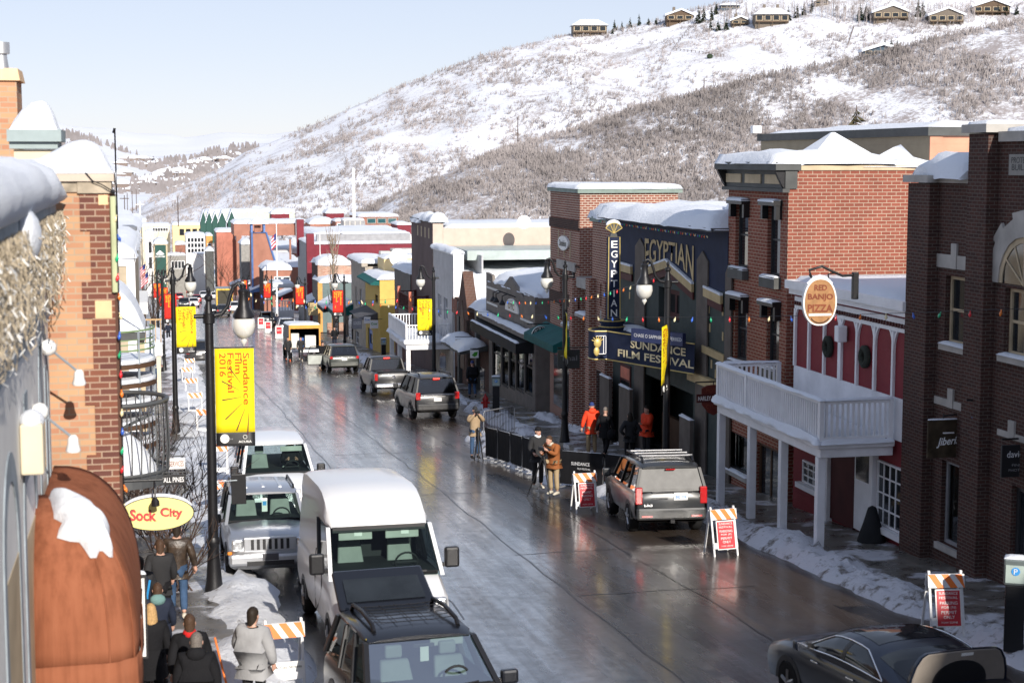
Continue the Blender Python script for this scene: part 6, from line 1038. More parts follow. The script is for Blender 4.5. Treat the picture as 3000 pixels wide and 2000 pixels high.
# strings of coloured bulbs
BC = [('bulb_green', (.02, .45, .20)), ('bulb_yellow', (.85, .75, .45)), ('bulb_red', (.70, .03, .04)), ('bulb_blue', (.03, .12, .55)), ('bulb_orange', (.85, .22, .03))]
for k, c in BC: M(k, c, .2, coat=.5, var=.05)
def string(label, a, c, sag, n, r=.055, seed=0):
    a, c = Vector(a), Vector(c); t = thing('light_string', label, 'light string', a, 0, 'strings of coloured bulbs'); P = lambda u: (c - a) * u + Vector((0, 0, -sag * 4 * u * (1 - u)))
    MB().tube([P(i / 24) for i in range(25)], .006, 4).build('wire', 'metal_black', t)
    for i in range(n):
        p = P((i + .5) / n); rr = random.Random(seed + i); tl = Vector((rr.uniform(-.4, .4), rr.uniform(-.3, .3), -1)).normalized()
        MB().tube([p, p + tl * r * 1.2], r * .42, 6).tube([p + tl * r * 1.2, p + tl * r * 1.8, p + tl * r * 2.8, p + tl * r * 4.2], [r * .5, r * .8, r, r * .25], 8).build('bulb', BC[(i * 2 + seed) % 5][0], t, smooth=60)
string('long string of big coloured bulbs across the right side in front of the theatre', atD(1020, 878, 70), atD(3080, 900, 31), .42, 46, .033, 1)
string('string of coloured bulbs between the two lamps before the theatre', RP[1] + Vector((-.3, 0, 5.3)), RP[0] + Vector((-.3, 0, 6.2)), .12, 16, .03, 2); string('string of coloured bulbs running left from the lamp before the tower', atD(1480, 880, 62), RP[1] + Vector((-.3, 0, 5.3)), .05, 9, .03, 3)
string('far string of coloured bulbs hung over the street near the box truck', atD(690, 850, 90), atD(1220, 870, 80), .35, 16, .05, 4); string('far string of coloured bulbs by the red banners', atD(700, 862, 110), atD(1000, 892, 85), .3, 12, .05, 2)
string('tight string of small coloured bulbs along the theatre eave', Vector((XR - .6, F(1800, 640)[0], F(1800, 644)[1])), Vector((XR - .6, F(2130, 690)[0], F(2130, 690)[1])), .0, 60, .02, 3)
# ================================================================ left of the street
brick('brick_tan', (.58, .35, .20), (.46, .215, .135), (.46, .35, .25), .22, .073, .008, .2); brick('brick_quoin', (.25, .10, .065), (.14, .06, .052), (.42, .30, .22), .22, .073, .008, .25)
M('grey_wall', (.82, .80, .76), .8, vs=.8, bump=.15, var=.1); M('grey_blue', (.30, .345, .38), .7, vs=3); M('cream_wall', (.66, .59, .44), .8, var=.06); M('coping_tan', (.52, .44, .36), .75); M('coping_green', (.30, .36, .36), .6); M('peach_cap', (.78, .52, .30), .7); M('stone_old', (.40, .34, .26), .9, bump=.5, bsc=8, var=.35, vs=5)
M('pipe_green', (.50, .54, .33), .6); M('rust_brown', (.10, .05, .035), .7); M('icicle_wire', (.44, .37, .27), .6, var=.35, vs=9); M('bulb_white', (.80, .80, .78), .3)
XG = -1.2
# grey stucco building, nearest on the left
b = thing('stucco_building', 'grey stucco building at the left edge with snowy gutter, icicle lights and arched trim', 'building', (XG, 19, -8))
YG0, YG1 = 5.0, 18.95
MB().box(-9, XG, YG0, YG1, -9, -.62).build('wall', 'grey_wall', b, True)
part(b, 'grey_blue', (XG - .1, XG + .13, YG0, YG1 - .05, -.66, -.44), name='gutter'); part(b, 'wood_light', (XG - .1, XG + .02, YG0, 14.6, -.82, -.662), name='fascia')
mb = MB(); mb.box(XG + .002, XG + .03, YG0, YG1 - .02, -1.72, -1.62).box(XG + .002, XG + .03, YG0, YG1 - .02, -1.615, -1.56); mb.build('belt_course', 'grey_blue', b, True)
rows = []
for i in range(60):
    y = YG0 + (YG1 + .05 - YG0) * i / 59; k = 1 if i < 57 else (59 - i) / 3 * .8 + .2; h = (.42 + .10 * noise.noise((y * .8, 2, 0))) * k; o = .05 * noise.noise((y * 1.4, 7, 0))
    rows.append([(XG + .10, y, -.50), (XG + .20 + o, y, -.44), (XG + .24 + o, y, -.44 + h * .45), (XG + .16 + o, y, -.44 + h * .8), (XG - .05, y, -.44 + h), (XG - .6, y, -.44 + h * 1.05), (-4, y, -.3 + h), (-9, y, -.2)])
MB().grid(rows).build('snow', 'snow', b, True, smooth=70)
mb = MB(); mb.ball((XG + .17, 14.0, -.62), (.12, .35, .22), 14); mb.build('snow_lump', 'snow', b, True, smooth=80)
rr = random.Random(5); ic = MB(); iw = MB()                    # icicle string lights hanging from the gutter
for i in range(700):
    y = rr.uniform(8, YG1 - .05); L = rr.uniform(.25, 1.0) * (1 if rr.random() < .75 else .5); x = XG + .13 + rr.uniform(-.06, .09); z = -.55; p = [(x, y, z)]; 
    for k in range(4): p.append((x + rr.uniform(-.05, .05), y + rr.uniform(-.07, .07), z - L * (k + 1) / 4))
    ic.tube(p, .003, 3, caps=False)
    for k in (1, 2, 3, 4):
        a, c, d = p[k]; (iw if (i + k) % 3 == 0 else ic).tube([(a, c, d), (a + rr.uniform(-.05, .05), c + rr.uniform(-.06, .06), d - rr.uniform(.02, .07))], .006, 3, caps=False)
o = ic.build('icicle_lights', 'icicle_wire', None, fix=False); tag(o, 'dense curtain of unlit icicle lights hanging under the snowy gutter', 'icicle lights'); iw.build('bulbs', 'bulb_white', o, fix=False)
def arch(y0, y1, zs, zb, out, mat, name, th=.12):
    yc, r = (y0 + y1) / 2, (y1 - y0) / 2; A = [(yc + r * math.cos(math.pi * k / 12), zs + r * 1.2 * math.sin(math.pi * k / 12)) for k in range(13)]; B = [(yc + (r + th) * math.cos(math.pi * k / 12), zs + (r + th) * 1.2 * math.sin(math.pi * k / 12)) for k in range(13)]
    m = MB(); rows = [[(XG + .002, *a), (XG + out, *a), (XG + out, *c), (XG + .002, *c)] for a, c in zip([(y1, zb)] + A + [(y0, zb)], [(y1 + th, zb)] + B + [(y0 - th, zb)])]; m.grid(rows); return m.build(name, mat, b, True)
arch(13.0, 14.2, -3.3, -7.5, .014, 'grey_blue', 'arch_trim', .2); arch(15.0, 16.3, -3.4, -7.5, .014, 'grey_blue', 'arch_trim', .2); arch(17.2, 18.5, -2.6, -3.6, .012, 'grey_blue', 'arch_trim', .14)
part(b, 'trim_tan', (XG + .002, XG + .008, 13.0, 14.2, -7.5, -3.3), (XG + .002, XG + .008, 15.0, 16.3, -7.5, -3.4), name='shutter'); part(b, 'grey_blue', (XG + .002, XG + .012, 15.2, 15.6, -2.9, -2.1), (XG + .002, XG + .012, 17.3, 17.7, -3.0, -1.9), (XG + .002, XG + .014, 18.0, 18.3, -3.6, -2.2), name='relief')
for y, z, lab in ((16.4, -2.45, 'white flood lamp on a long arm from the grey wall, nearer and lower'), (18.0, -2.0, 'white flood lamp on a long arm from the grey wall, farther and higher')):
    t = thing('wall_lamp', lab, 'lamp', (XG, y, z), 0, 'flood lamps on the grey wall'); MB().ball((.06, 0, .02), .09, 10).build('mount', 'bulb_white', t, smooth=60); MB().tube([(.08, 0, 0), (.36, .12, -.27)], .014, 6).build('arm', 'metal_grey', t); MB().lathe([(.03, .09), (.05, .06), (.055, 0), (.075, -.06), (.065, -.08)], (.36, .12, -.33), 12).build('head', 'bulb_white', t, smooth=50)
q = atX(96, 1300, XG + .1); t = thing('wall_box', 'cream weather box with rust stains and snow cap on the grey wall', 'box', (XG, q.y, q.z)); P_(t, 'case', 'cream_wall', [(.005, .2, -.17, .17, -.25, .2)], .02); mb = MB(); mb.ball((.1, 0, .21), (.11, .18, .1), 12); mb.build('snow', 'snow', t, smooth=80); P_(t, 'rust_stain', 'peach_cap', [(.201, .203, .08, .13, -.22, .18)])
# brown barrel awning
t = thing('awning', 'rust brown barrel awning with water stains and a snow lump on top', 'awning', (XG, 15.55, -4.76))
def aring(h, k=0):                           # footprint of the dome at height h (0 valance top .. 1 crown)
    c = max(0, 1 - h ** 2.5) ** .42 if h > 0 else 1; X = .06 + .90 * c; yn = 1.15 * (1 - c); r = []
    for i in range(17): a = math.pi / 2 * i / 16; r.append((X * math.sin(a) ** .45, yn + .62 * (.15 + .85 * c) * (1 - math.cos(a) ** .45)))
    for i in range(1, 9): r.append((X, r[16][1] + (2.75 - r[16][1]) * i / 8))
    return r
m, n, l, bs_ = _new('awning_rust'); tc = _nd(n, 'ShaderNodeTexCoord').outputs['Object']; mp = _nd(n, 'ShaderNodeMapping'); mp.inputs['Scale'].default_value = (6, 6, .25); l.new(tc, mp.inputs[0]); f = _noise(n, l, mp.outputs[0], 1.4, 5, .6); f2 = _noise(n, l, tc, 1.6, 5, .6)
l.new(_ramp(n, l, _math(n, l, 'ADD', _math(n, l, 'MULTIPLY', f, .6), _math(n, l, 'MULTIPLY', f2, .4)), [(.36, (.20, .07, .036)), (.5, (.29, .105, .055)), (.68, (.34, .13, .07))]), bs_.inputs['Base Color']); bs_.inputs['Roughness'].default_value = .95; bs_.inputs['Specular IOR Level'].default_value = .1; _bump(n, l, bs_, f, .35, .03)
rows = [[(x, y, 1.45 * h) for x, y in aring(h)] for h in [math.sin(math.pi / 2 * j / 14) for j in range(15)]]
o = MB().grid(rows).build('cloth', 'awning_rust', t, smooth=70); o.modifiers.new('s', 'SOLIDIFY').thickness = .01
for i_ in (5, 11): MB().tube([(aring(h)[i_][0] * 1.004, aring(h)[i_][1] - .006, 1.45 * h) for h in [math.sin(math.pi / 2 * j / 14) for j in range(14)]], .008, 5).build('seam', 'awning_rust', t, smooth=80)
rows = [[(x * 1.01 + .012 * math.sin(i * 1.3 + z * 5), y - .012 + .012 * math.sin(i * .9), z) for i, (x, y) in enumerate(aring(0))] for z in (.03, -.15, -.32, -.46)]
o = MB().grid(rows).build('valance', 'awning_rust', t, smooth=70); o.modifiers.new('s', 'SOLIDIFY').thickness = .01
def apt(k, th): R_ = aring(math.sin(min(1.5, th))); k = max(0, min(23.9, k)); i0 = int(k); p0, p1 = R_[i0], R_[i0 + 1]; f = k - i0; return Vector((p0[0] + (p1[0] - p0[0]) * f, p0[1] + (p1[1] - p0[1]) * f, 1.45 * math.sin(min(1.5, th))))
rows = []
for j in range(15):
    r_ = j / 14; row = []
    for i in range(40):
        a = 2 * math.pi * i / 40; lob = 1 + (.14 * math.sin(a * 9 + .6) if math.sin(a) < -.1 else 0) + .10 * noise.noise((math.cos(a) * 2, math.sin(a) * 2, 5)); p = apt(7.5 + 6.5 * r_ * lob * math.cos(a), 1.16 + .40 * r_ * lob * math.sin(a)); k = max(0, 1 - r_ ** 3) ** .5 * (1 + .25 * noise.noise((p.x * 4, p.y * 4, p.z * 4)))
        row.append(p + Vector((.05, -.13, .17)) * k + Vector((.0, -.012, .0)))
    rows.append(row)
MB().grid(rows, close=True).build('snow', 'snow', t, smooth=80)
# light brick building with dark quoins
b = thing('brick_building', 'tan and orange brick end wall with dark red quoins and a thick snow cap, left', 'building', (XL, 19.2, -8)); YB = 19.2; s_ = lambda px: atY(px, 900, YB).x; zz = lambda py: atY(300, py, YB).z
xr_ = s_(334); xl_ = -5.0
MB().box(xl_, xr_, YB, YB + .55, -9, zz(566)).box(xl_, -1.0, YB + .56, 34, -9, zz(600)).build('wall', 'brick_tan', b, True)
mb = MB(); z = zz(568); k = 0
while z > -8:
    hgt = .083 * (7 if k % 2 else 5); x0 = s_(242 if k % 2 == 0 else 270) - .0; mb.box(x0, xr_ + .012, YB - .02, YB + .3, z - hgt, z - .001); z -= hgt; k += 1
mb.build('quoins', 'brick_quoin', b, True)
part(b, 'peach_cap', (s_(297), s_(325), YB - .03, YB + .1, zz(600), zz(571)), (s_(279), s_(328), YB - .03, YB + .1, zz(932), zz(880)), name='block'); part(b, 'rust_brown', (xr_ + .013, xr_ + .045, YB - .025, YB + .3, -9, zz(570)), name='corner_strip')
part(b, 'stone_old', (s_(237), s_(336), YB - .05, YB + .5, zz(566), zz(532)), (xl_, s_(236), YB - .03, YB + .5, zz(562), zz(532)), name='stone_cap'); part(b, 'coping_tan', (xl_, s_(344), YB - .08, YB + .6, zz(531), zz(506)), name='coping')
mb = MB(); rows = []
for i in range(31):
    px = -160 + (347 + 160) * i / 30; prof = [(-160, 470), (120, 465), (175, 438), (205, 420), (240, 409), (270, 409), (295, 420), (315, 445), (330, 480), (347, 512)]; top = lerp_tab(prof, px); zt = zz(top); zb_ = zz(508); x = s_(px)
    rows.append([(x, YB - .09 + (1 - math.cos(a)) * .35 * 1.0, zb_ + (zt - zb_) * math.sin(a)) for a in [k * math.pi / 2 / 8 for k in range(9)]] + [(x, 19.75, zt - .15), (x, 19.85, zb_)])
mb.grid(rows).build('snow', 'snow', b, True, smooth=80)
MB().tube([(xr_ + .02, YB - .06, zz(575)), (xr_ + .02, YB - .06, zz(855))], .035, 8).build('downspout', 'pipe_green', b, True); MB().tube([(s_(262), YB - .1, zz(505)), (s_(283), YB - .1, zz(530)), (s_(310), YB - .1, zz(541)), (s_(340), YB - .1, zz(560))], .007, 5).build('cable', 'ink_black', b, True)
MB().ball((s_(340), YB - .1, zz(562)), .03, 8).build('clamp', 'ink_black', b, True)
string('string of small bulbs down the corner of the tan brick wall', (xr_ + .06, YB - .1, zz(600)), (xr_ + .06, YB - .1, zz(1500)), 0, 16, .022, 1)
# chimney and capped pier on its roof
t = thing('chimney', 'tan brick chimney with peach cap and metal flue at the upper left edge', 'chimney', (-2.4, 24, 0)); f_ = lambda px, py: atY(px, py, 24.0)
MB().box(f_(-90, 300).x, f_(50, 300).x, 24.0, 24.9, -1.2, f_(0, 236).z).build('stack', 'brick_tan', t, True); MB().hexa([(f_(-95, 0).x, 23.95, f_(0, 236).z), (f_(51, 0).x, 23.95, f_(0, 236).z), (f_(51, 0).x, 24.95, f_(0, 236).z), (f_(-95, 0).x, 24.95, f_(0, 236).z), (f_(-90, 0).x, 24.0, f_(0, 200).z), (f_(44, 0).x, 24.0, f_(0, 200).z), (f_(44, 0).x, 24.9, f_(0, 200).z), (f_(-90, 0).x, 24.9, f_(0, 200).z)]).build('cap', 'peach_cap', t, True)
q = f_(-2, 200); MB().lathe([(.10, 0), (.075, .18), (.075, .22)], (q.x, 24.4, q.z), 12).lathe([(.115, .22), (.115, .38), (.11, .38)], (q.x, 24.4, q.z), 14).build('flue', 'galv', t, True, smooth=40)
t = thing('roof_pier', 'cream pier with grey green cap and tall snow dome behind the gutter snow', 'pier', (-1.6, 20.4, -1)); f_ = lambda px, py: atY(px, py, 20.4)
MB().box(f_(26, 0).x, f_(154, 0).x, 20.4, 21.2, -1.5, f_(0, 438).z).build('shaft', 'cream_wall', t, True); MB().box(f_(14, 0).x, f_(157, 0).x, 20.33, 21.25, f_(0, 436).z, f_(0, 416).z).build('moulding', 'coping_green', t, True); MB().box(f_(9, 0).x, f_(169, 0).x, 20.26, 21.3, f_(0, 415).z, f_(0, 380).z).build('cap', 'coping_green', t, True)
rows = []
for i in range(25):
    px = 14 + 145 * i / 24; prof = [(14, 378), (25, 350), (50, 318), (80, 296), (108, 291), (125, 298), (140, 320), (150, 345), (159, 380)]; zt = f_(0, lerp_tab(prof, px)).z; zb_ = f_(0, 381).z; x = f_(px, 0).x
    rows.append([(x, 20.3 + .35 * (1 - math.cos(a)), zb_ + (zt - zb_) * math.sin(a)) for a in [k * math.pi / 16 for k in range(9)]] + [(x, 21.0, zt - .05), (x, 21.28, zb_)])
MB().grid(rows).build('snow', 'snow', t, True, smooth=80)
q = atD(340, 500, 34); q2 = atD(336, 376, 34); tag(MB().tube([q - Vector((0, 0, 1.2)), q2], .018, 6).tube([q2 + Vector((-.03, 0, -.1)), q2 + Vector((0, 0, 0))], .03, 6).build('antenna_mast', 'metal_black'), 'thin dark antenna mast rising behind the snow capped brick wall', 'antenna')
# oval yellow sign
M('sock_yellow', (.86, .78, .28), .55, var=.03); M('sock_red', (.60, .06, .06), .5, var=.05)
q = atD(460, 1502, 24); t = thing('oval_sign', 'yellow oval hanging sign with red lettering and snow along its top, left pavement', 'sign', q); el = [(math.cos(k * math.pi / 20), math.sin(k * math.pi / 20)) for k in range(40)]
MB().prism([(.545 * x, .258 * z) for x, z in el], 'y', -.05, .05).build('rim', 'ink_black', t); MB().prism([(.53 * x, .245 * z) for x, z in el], 'y', -.056, 0).build('face', 'sock_yellow', t)
for s, x, w_ in (('Sock', -.2, .37), ('City', .21, .31)): text(t, s, (x, -.058, -.01 + .02 * x), (1, 0, -.06), (0, 0, 1), w_ + .02, .18, 'ink_black', bold=.035, depth=.0); text(t, s, (x, -.060, -.01 + .02 * x), (1, 0, -.06), (0, 0, 1), w_, .165, 'sock_red', bold=.03)
mb = MB(); rows = [[(.54 * math.cos(a) * 1.0, y, .258 * math.sin(a) + o) for y, o in ((-.05, -.005), (-.03, .035), (.03, .035), (.05, -.005))] for a in [.35 + k * .122 for k in range(21)]]; mb.grid(rows).build('snow', 'snow', t, smooth=80)
MB().tube([(-.95, 0, .5), (.1, 0, .5)], .02).tube([(-.03, 0, .5), (-.03, 0, .27)], .012).build('bracket', 'metal_black', t); MB().tube([(-.02, -.05, .46), (-.02, -.3, .42), (-.02, -.34, .3)], .015, 6).lathe([(.02, .06), (.06, 0), (.065, -.07)], (-.02, -.34, .25), 12).build('spot_lamp', 'metal_black', t)
# white upright sign below the awning
q = atD(404, 1800, 20.2); t = thing('upright_sign', 'white upright hanging sign in a black frame with snow cap beside the brown awning', 'sign', q); P_(t, 'frame', 'ink_black', [(-.30, .115, -.04, .04, -.56, .53)]); P_(t, 'face', 'white_sign', [(-.28, .09, -.052, -.041, -.53, .48)]); mb = MB(); snowcap(mb, -.3, .115, -.05, .05, .53, .1, .1, 1, 0); mb.build('snow', 'snow', t, smooth=80); MB().tube([(-.9, 0, .45), (-.3, 0, .45)], .02).build('bracket', 'metal_black', t)
for i, ch in enumerate('SALON'): text(t, ch, (-.15, -.054, .30 - .15 * i), (1, 0, 0), (0, 0, 1), .07, .08, 'trim_grey') if i < 0 else None
# round iron balcony with snow
M('iron_grey', (.085, .09, .095), .55, .2); q = atD(360, 1400, 31); X0, Y0 = q.x - .15, q.y + .75; zf = q.z; t = thing('iron_balcony', 'round dark iron balcony holding a pile of snow beside the tan brick wall', 'balcony', (X0, Y0, zf)); Rb = 1.02; A = [-math.pi * .75 + k * math.pi * 1.3 / 22 for k in range(23)]
MB().prism([(Rb * math.cos(a), Rb * math.sin(a)) for a in A] + [(-1.2, Rb), (-1.2, -Rb)], 'z', -.2, 0).build('floor', 'iron_grey', t); MB().tube([(Rb * math.cos(a), Rb * math.sin(a), 1.42) for a in A], .045, 8).build('rail', 'iron_grey', t, smooth=60); MB().tube([(Rb * math.cos(a), Rb * math.sin(a), .06) for a in A], .03, 6).build('rail', 'iron_grey', t, smooth=60)
for a in A[::1]: MB().tube([(Rb * math.cos(a), Rb * math.sin(a), .0), (Rb * 1.03 * math.cos(a), Rb * 1.03 * math.sin(a), .5), (Rb * math.cos(a), Rb * math.sin(a), 1.42)], .014, 5).build('baluster', 'iron_grey', t)
mb = MB(); rows = []
for k in range(9): r = .9 * (1 - k / 8) + .02; rows.append([(r * math.cos(a) - .1, r * math.sin(a), .02 + .85 * (1 - (r / .92) ** 2.2) + .05 * noise.noise((a, k, 1))) for a in [j * math.pi / 12 for j in range(24)]])
mb.grid(rows, close=True).build('snow', 'snow', t, smooth=80)
MB().tube([(-.9, .2, .95), (-.3, -.6, .75), (.2, -.85, 1.0), (.7, -.6, 1.2)], .03, 6).build('scroll', 'iron_grey', t)
for px, py, D, w_, h_, s, mm, ink, lab in ((517, 1357, 32.5, .34, .22, 'SERVICES', 'white_sign', 'pizza_red', 'small white hanging board with red lettering right of the iron balcony'), (505, 1404, 31.5, .52, .2, 'TALL PINES', 'ink_black', 'trim_white', 'dark board with white lettering below the iron balcony')):
    q = atD(px, py, D); t = thing('board_sign', lab, 'sign', q); P_(t, 'board', mm, [(-w_ / 2, w_ / 2, -.02, .02, -h_ / 2, h_ / 2)], .005); text(t, s, (0, -.021, 0), (1, 0, 0), (0, 0, 1), w_ * .85, h_ * .5, ink, bold=.01); MB().tube([(-w_, 0, h_ / 2 + .04), (w_ / 2, 0, h_ / 2 + .04)], .012).build('bracket', 'metal_black', t)
# houses set back on the left
def lbuild(label, px0, px1, ptop, D, depth, mat, snow=.35, name='building', cat='building', zlow=None):
    a, c = atD(px0, ptop, D), atD(px1, ptop, D); x0, x1, y = min(a.x, c.x), max(a.x, c.x), (a.y + c.y) / 2; t = thing(name, label, cat, (x1, y, gz(y))); MB().box(x0, x1, y, y + depth, (zlow if zlow is not None else gz(y + depth) - .5), a.z).build('wall', mat, t, True)
    if snow: roofsnow(t, x0, x1, y, y + depth, a.z, snow, D, .6, .1)
    return t, x0, x1, y, a.z
siding('tan_siding', (.46, .38, .27), .3); M('pale_green', (.55, .60, .45), .7, var=.06)
t, x0, x1, y, z = lbuild('tan sided gable end with white corner trim on the left beyond the brick wall', 250, 392, 752, 60, 16, 'tan_siding', .5, 'gable_house', 'house'); part(t, 'trim_white', (x1 - .28, x1 + .03, y - .05, y - .002, gz(y), z + .1), (x0, x1 - .281, y - .05, y - .002, z - .35, z + .1), (x1 + .001, x1 + .05, y - .05, y + 16, z - .2, z + .1), name='corner_board')
t, x0, x1, y, z = lbuild('white walled building with snowy roof and vent left of the far street', 250, 402, 690, 95, 20, 'pale_white', .6, 'house', 'house'); q = atD(376, 690, 94); MB().lathe([(.35, -.4), (.35, .25), (.5, .28), (.5, .5), (.3, .6)], q, 12).build('roof_vent', 'galv', t, True, smooth=40)
lbuild('white block with flat snowy roof on the far left behind the downspout', 250, 378, 650, 130, 20, 'pale_white', .4, 'house', 'house'); lbuild('cream building with dark slit windows left of the far street', 260, 412, 655, 180, 20, 'cream_wall', .4, 'house', 'house')
# snow covered rounded awning
a, c = atD(322, 975, 50), atD(425, 975, 50); t = thing('rounded_roof', 'smooth snow covered rounded porch roof on the left above the green railing', 'roof', (a.x, a.y, a.z)); mb = MB(); rows = []; top = atD(370, 842, 50).z; wdt = c.x - a.x
for j in range(13):
    yy = j / 12 * 4; r = []
    for i in range(15):
        u = i / 14; r.append((wdt * (-.8 + 1.8 * u), yy, (top - a.z) * (1 - max(0, (u * 1.8 - .8)) ** 2.2) * (1 if j else .0) * (.9 + .1 * math.sin(min(1, j / 3) * 1.57))))
    rows.append(r)
mb.grid(rows).face(list(reversed([(x, 0, z) for x, z in [(q[0], q[2]) for q in rows[1]]])) + []).build('snow', 'snow', t, smooth=60); P_(t, 'beam', 'cornice_grey', [(-wdt * .8, wdt, 0.05, 3.9, -.25, -.01)])
for x in (wdt * .9, -.3): P_(t, 'post', 'trim_tan', [(x - .08, x + .08, .3, .46, -4.6, -.26)])
# green railed terrace
M('rail_green', (.20, .28, .14), .6); c0 = atD(330, 1000, 46); Rg = 1.55; t = thing('terrace', 'curved terrace with green rails and snowy ledges on the left', 'terrace', (c0.x - .4, c0.y + 1.2, gz(c0.y))); A = [-math.pi * .62 + k * math.pi * .75 / 16 for k in range(17)]; zt = atD(400, 972, 46).z - gz(c0.y)
for z_, r_ in ((zt, .03), (zt - .25, .018), (zt - .38, .018), (zt - .55, .03)): MB().tube([(Rg * math.cos(a), Rg * math.sin(a), z_) for a in A], r_, 6).build('rail', 'rail_green', t, smooth=60)
for a in A[::4]: MB().tube([(Rg * math.cos(a), Rg * math.sin(a), 0), (Rg * math.cos(a), Rg * math.sin(a), zt)], .035, 6).build('post', 'metal_grey', t)
for k, z_ in enumerate((zt - .95, zt - 1.5, zt - 2.1, zt - 2.7, zt - 3.3)):
    MB().prism([((Rg + .04) * math.cos(a), (Rg + .04) * math.sin(a)) for a in A] + [(-3, Rg), (-3, -Rg)], 'z', z_ - .12, z_).build('ledge', 'wood_dark', t)
    MB().prism([((Rg + .02) * math.cos(a), (Rg + .02) * math.sin(a)) for a in A] + [(-3, Rg - .02), (-3, -Rg + .02)], 'z', z_ + .002, z_ + .13).build('snow', 'snow', t, bevel=.04)
# wooden balcony with snow further down, and its posts
a = atD(400, 1010, 84); t = thing('balcony_porch', 'brown railed snowy balcony on the left behind the red banner', 'balcony', (a.x - 2, a.y, a.z)); P_(t, 'deck', 'trim_white', [(0, 3.3, 0, 7, -.6, -.02)]); mb = MB(); snowcap(mb, 0, 3.3, 0, 7, -.02, .3, .4, 2, .05); mb.build('snow', 'snow', t, smooth=60); railing(t, [(0, 0), (3.25, 0), (3.25, 7)], 0, 1.35, 'wood_light', .22) if False else None
for i in range(13): P_(t, 'baluster', 'wood_light', [(.1 + i * .26, .14 + i * .26, .0, .04, .1, 1.25)])
P_(t, 'top_rail', 'wood_light', [(0, 3.3, -.02, .06, 1.25, 1.33)]); 
for x in (.3, 3.1): P_(t, 'post', 'cream_wall', [(x - .1, x + .1, .1, .3, -4.4, -.61)])
P_(t, 'upper_roof', 'pale_white', [(-1.5, 2.6, 1, 9, 1.5, 2.1)]); P_(t, 'back_wall', 'brick_mix', [(-1.5, 2.2, 5, 9, -4.4, 1.49)])
# bare shrubs in the left planting
def shrub(label, loc, hgt, spread, n, seed, thick=.02, mat='twig_dark', group='bare shrubs on the left'):
    rr = random.Random(seed); mb = MB()
    def br(p, d, L, r, lev):
        pts = [p]; q = Vector(p); dd = Vector(d)
        for k in range(4): dd = (dd + Vector((rr.uniform(-.25, .25), rr.uniform(-.25, .25), rr.uniform(-.05, .15)))).normalized(); q = q + dd * L / 4; pts.append(q.copy())
        mb.tube(pts, [r, r * .85, r * .7, r * .6, r * .45], 4, caps=False)
        if lev > 0:
            for _ in range(3): k = rr.randint(1, 4); nd = (dd + Vector((rr.uniform(-1, 1), rr.uniform(-1, 1), rr.uniform(-.2, .6))) * .8).normalized(); br(pts[k], nd, L * rr.uniform(.4, .65), r * .6, lev - 1)
    for i in range(n): a = rr.uniform(0, 6.28); br(Vector((rr.uniform(-.2, .2), rr.uniform(-.2, .2), 0)), Vector((math.cos(a) * spread, math.sin(a) * spread, 1)).normalized(), hgt * rr.uniform(.6, 1), thick, 3 if hgt > 1.8 else 2)
    o = mb.build('bare_shrub', mat, None, fix=False); o.location = loc; return tag(o, label, 'shrub', group)
M('twig_dark', (.075, .05, .04), .85)
for k, (px, py, D, h_, lab) in enumerate(((372, 1180, 42, 2.4, 'tangled bare shrub in front of the green railed terrace, leftmost'), (420, 1190, 40, 2.2, 'tangled bare shrub below the terrace, middle of three'), (455, 1200, 38, 1.9, 'bare shrub with thin arching twigs beside the second lamp post'), (500, 1330, 36, 2.2, 'wide bare shrub right of the iron balcony'), (535, 1410, 33, 1.4, 'low bare shrub beside the white lettered dark board'))):
    q = atD(px, py, D); q.z = gz(q.y) + .1; shrub(lab, q, h_, .5, 11, k + 3)
brown = M('leaf_litter', (.16, .11, .075), .9, var=.4, vs=6, bump=.6)
# bare poplar and conifer on the right
q = atD(978, 1000, 150); q.z = gz(q.y); rr = random.Random(3); t = thing('poplar_tree', 'tall narrow bare poplar beside the red metal building', 'tree', q); H_ = atD(978, 672, 150).z - q.z; MB().tube([(0, 0, 0), (.05, 0, H_ * .5), (0, 0, H_)], [.14, .09, .02], 7).build('trunk', 'twig_pale', t) if 'twig_pale' in MAT else (M('twig_pale', (.27, .215, .16), .85), MB().tube([(0, 0, 0), (.05, 0, H_ * .5), (0, 0, H_)], [.14, .09, .02], 7).build('trunk', 'twig_pale', t))
mb = MB()
for i in range(95):
    z = H_ * rr.uniform(.12, .92); a = rr.uniform(0, 6.28); L = H_ * rr.uniform(.1, .24); o_ = rr.uniform(.25, .8); p = Vector((0, 0, z)); mb.tube([p, p + Vector((math.cos(a) * o_ * .7, math.sin(a) * o_ * .7, L * .4)), p + Vector((math.cos(a) * o_, math.sin(a) * o_, L))], [.035, .024, .008], 4, caps=False)
mb.build('crown', 'twig_pale', t, fix=False)
M('needles', (.030, .045, .025), .85, var=.4, vs=3); M('needles_warm', (.085, .075, .04), .85, var=.4, vs=2); M('bark', (.09, .06, .045), .9)
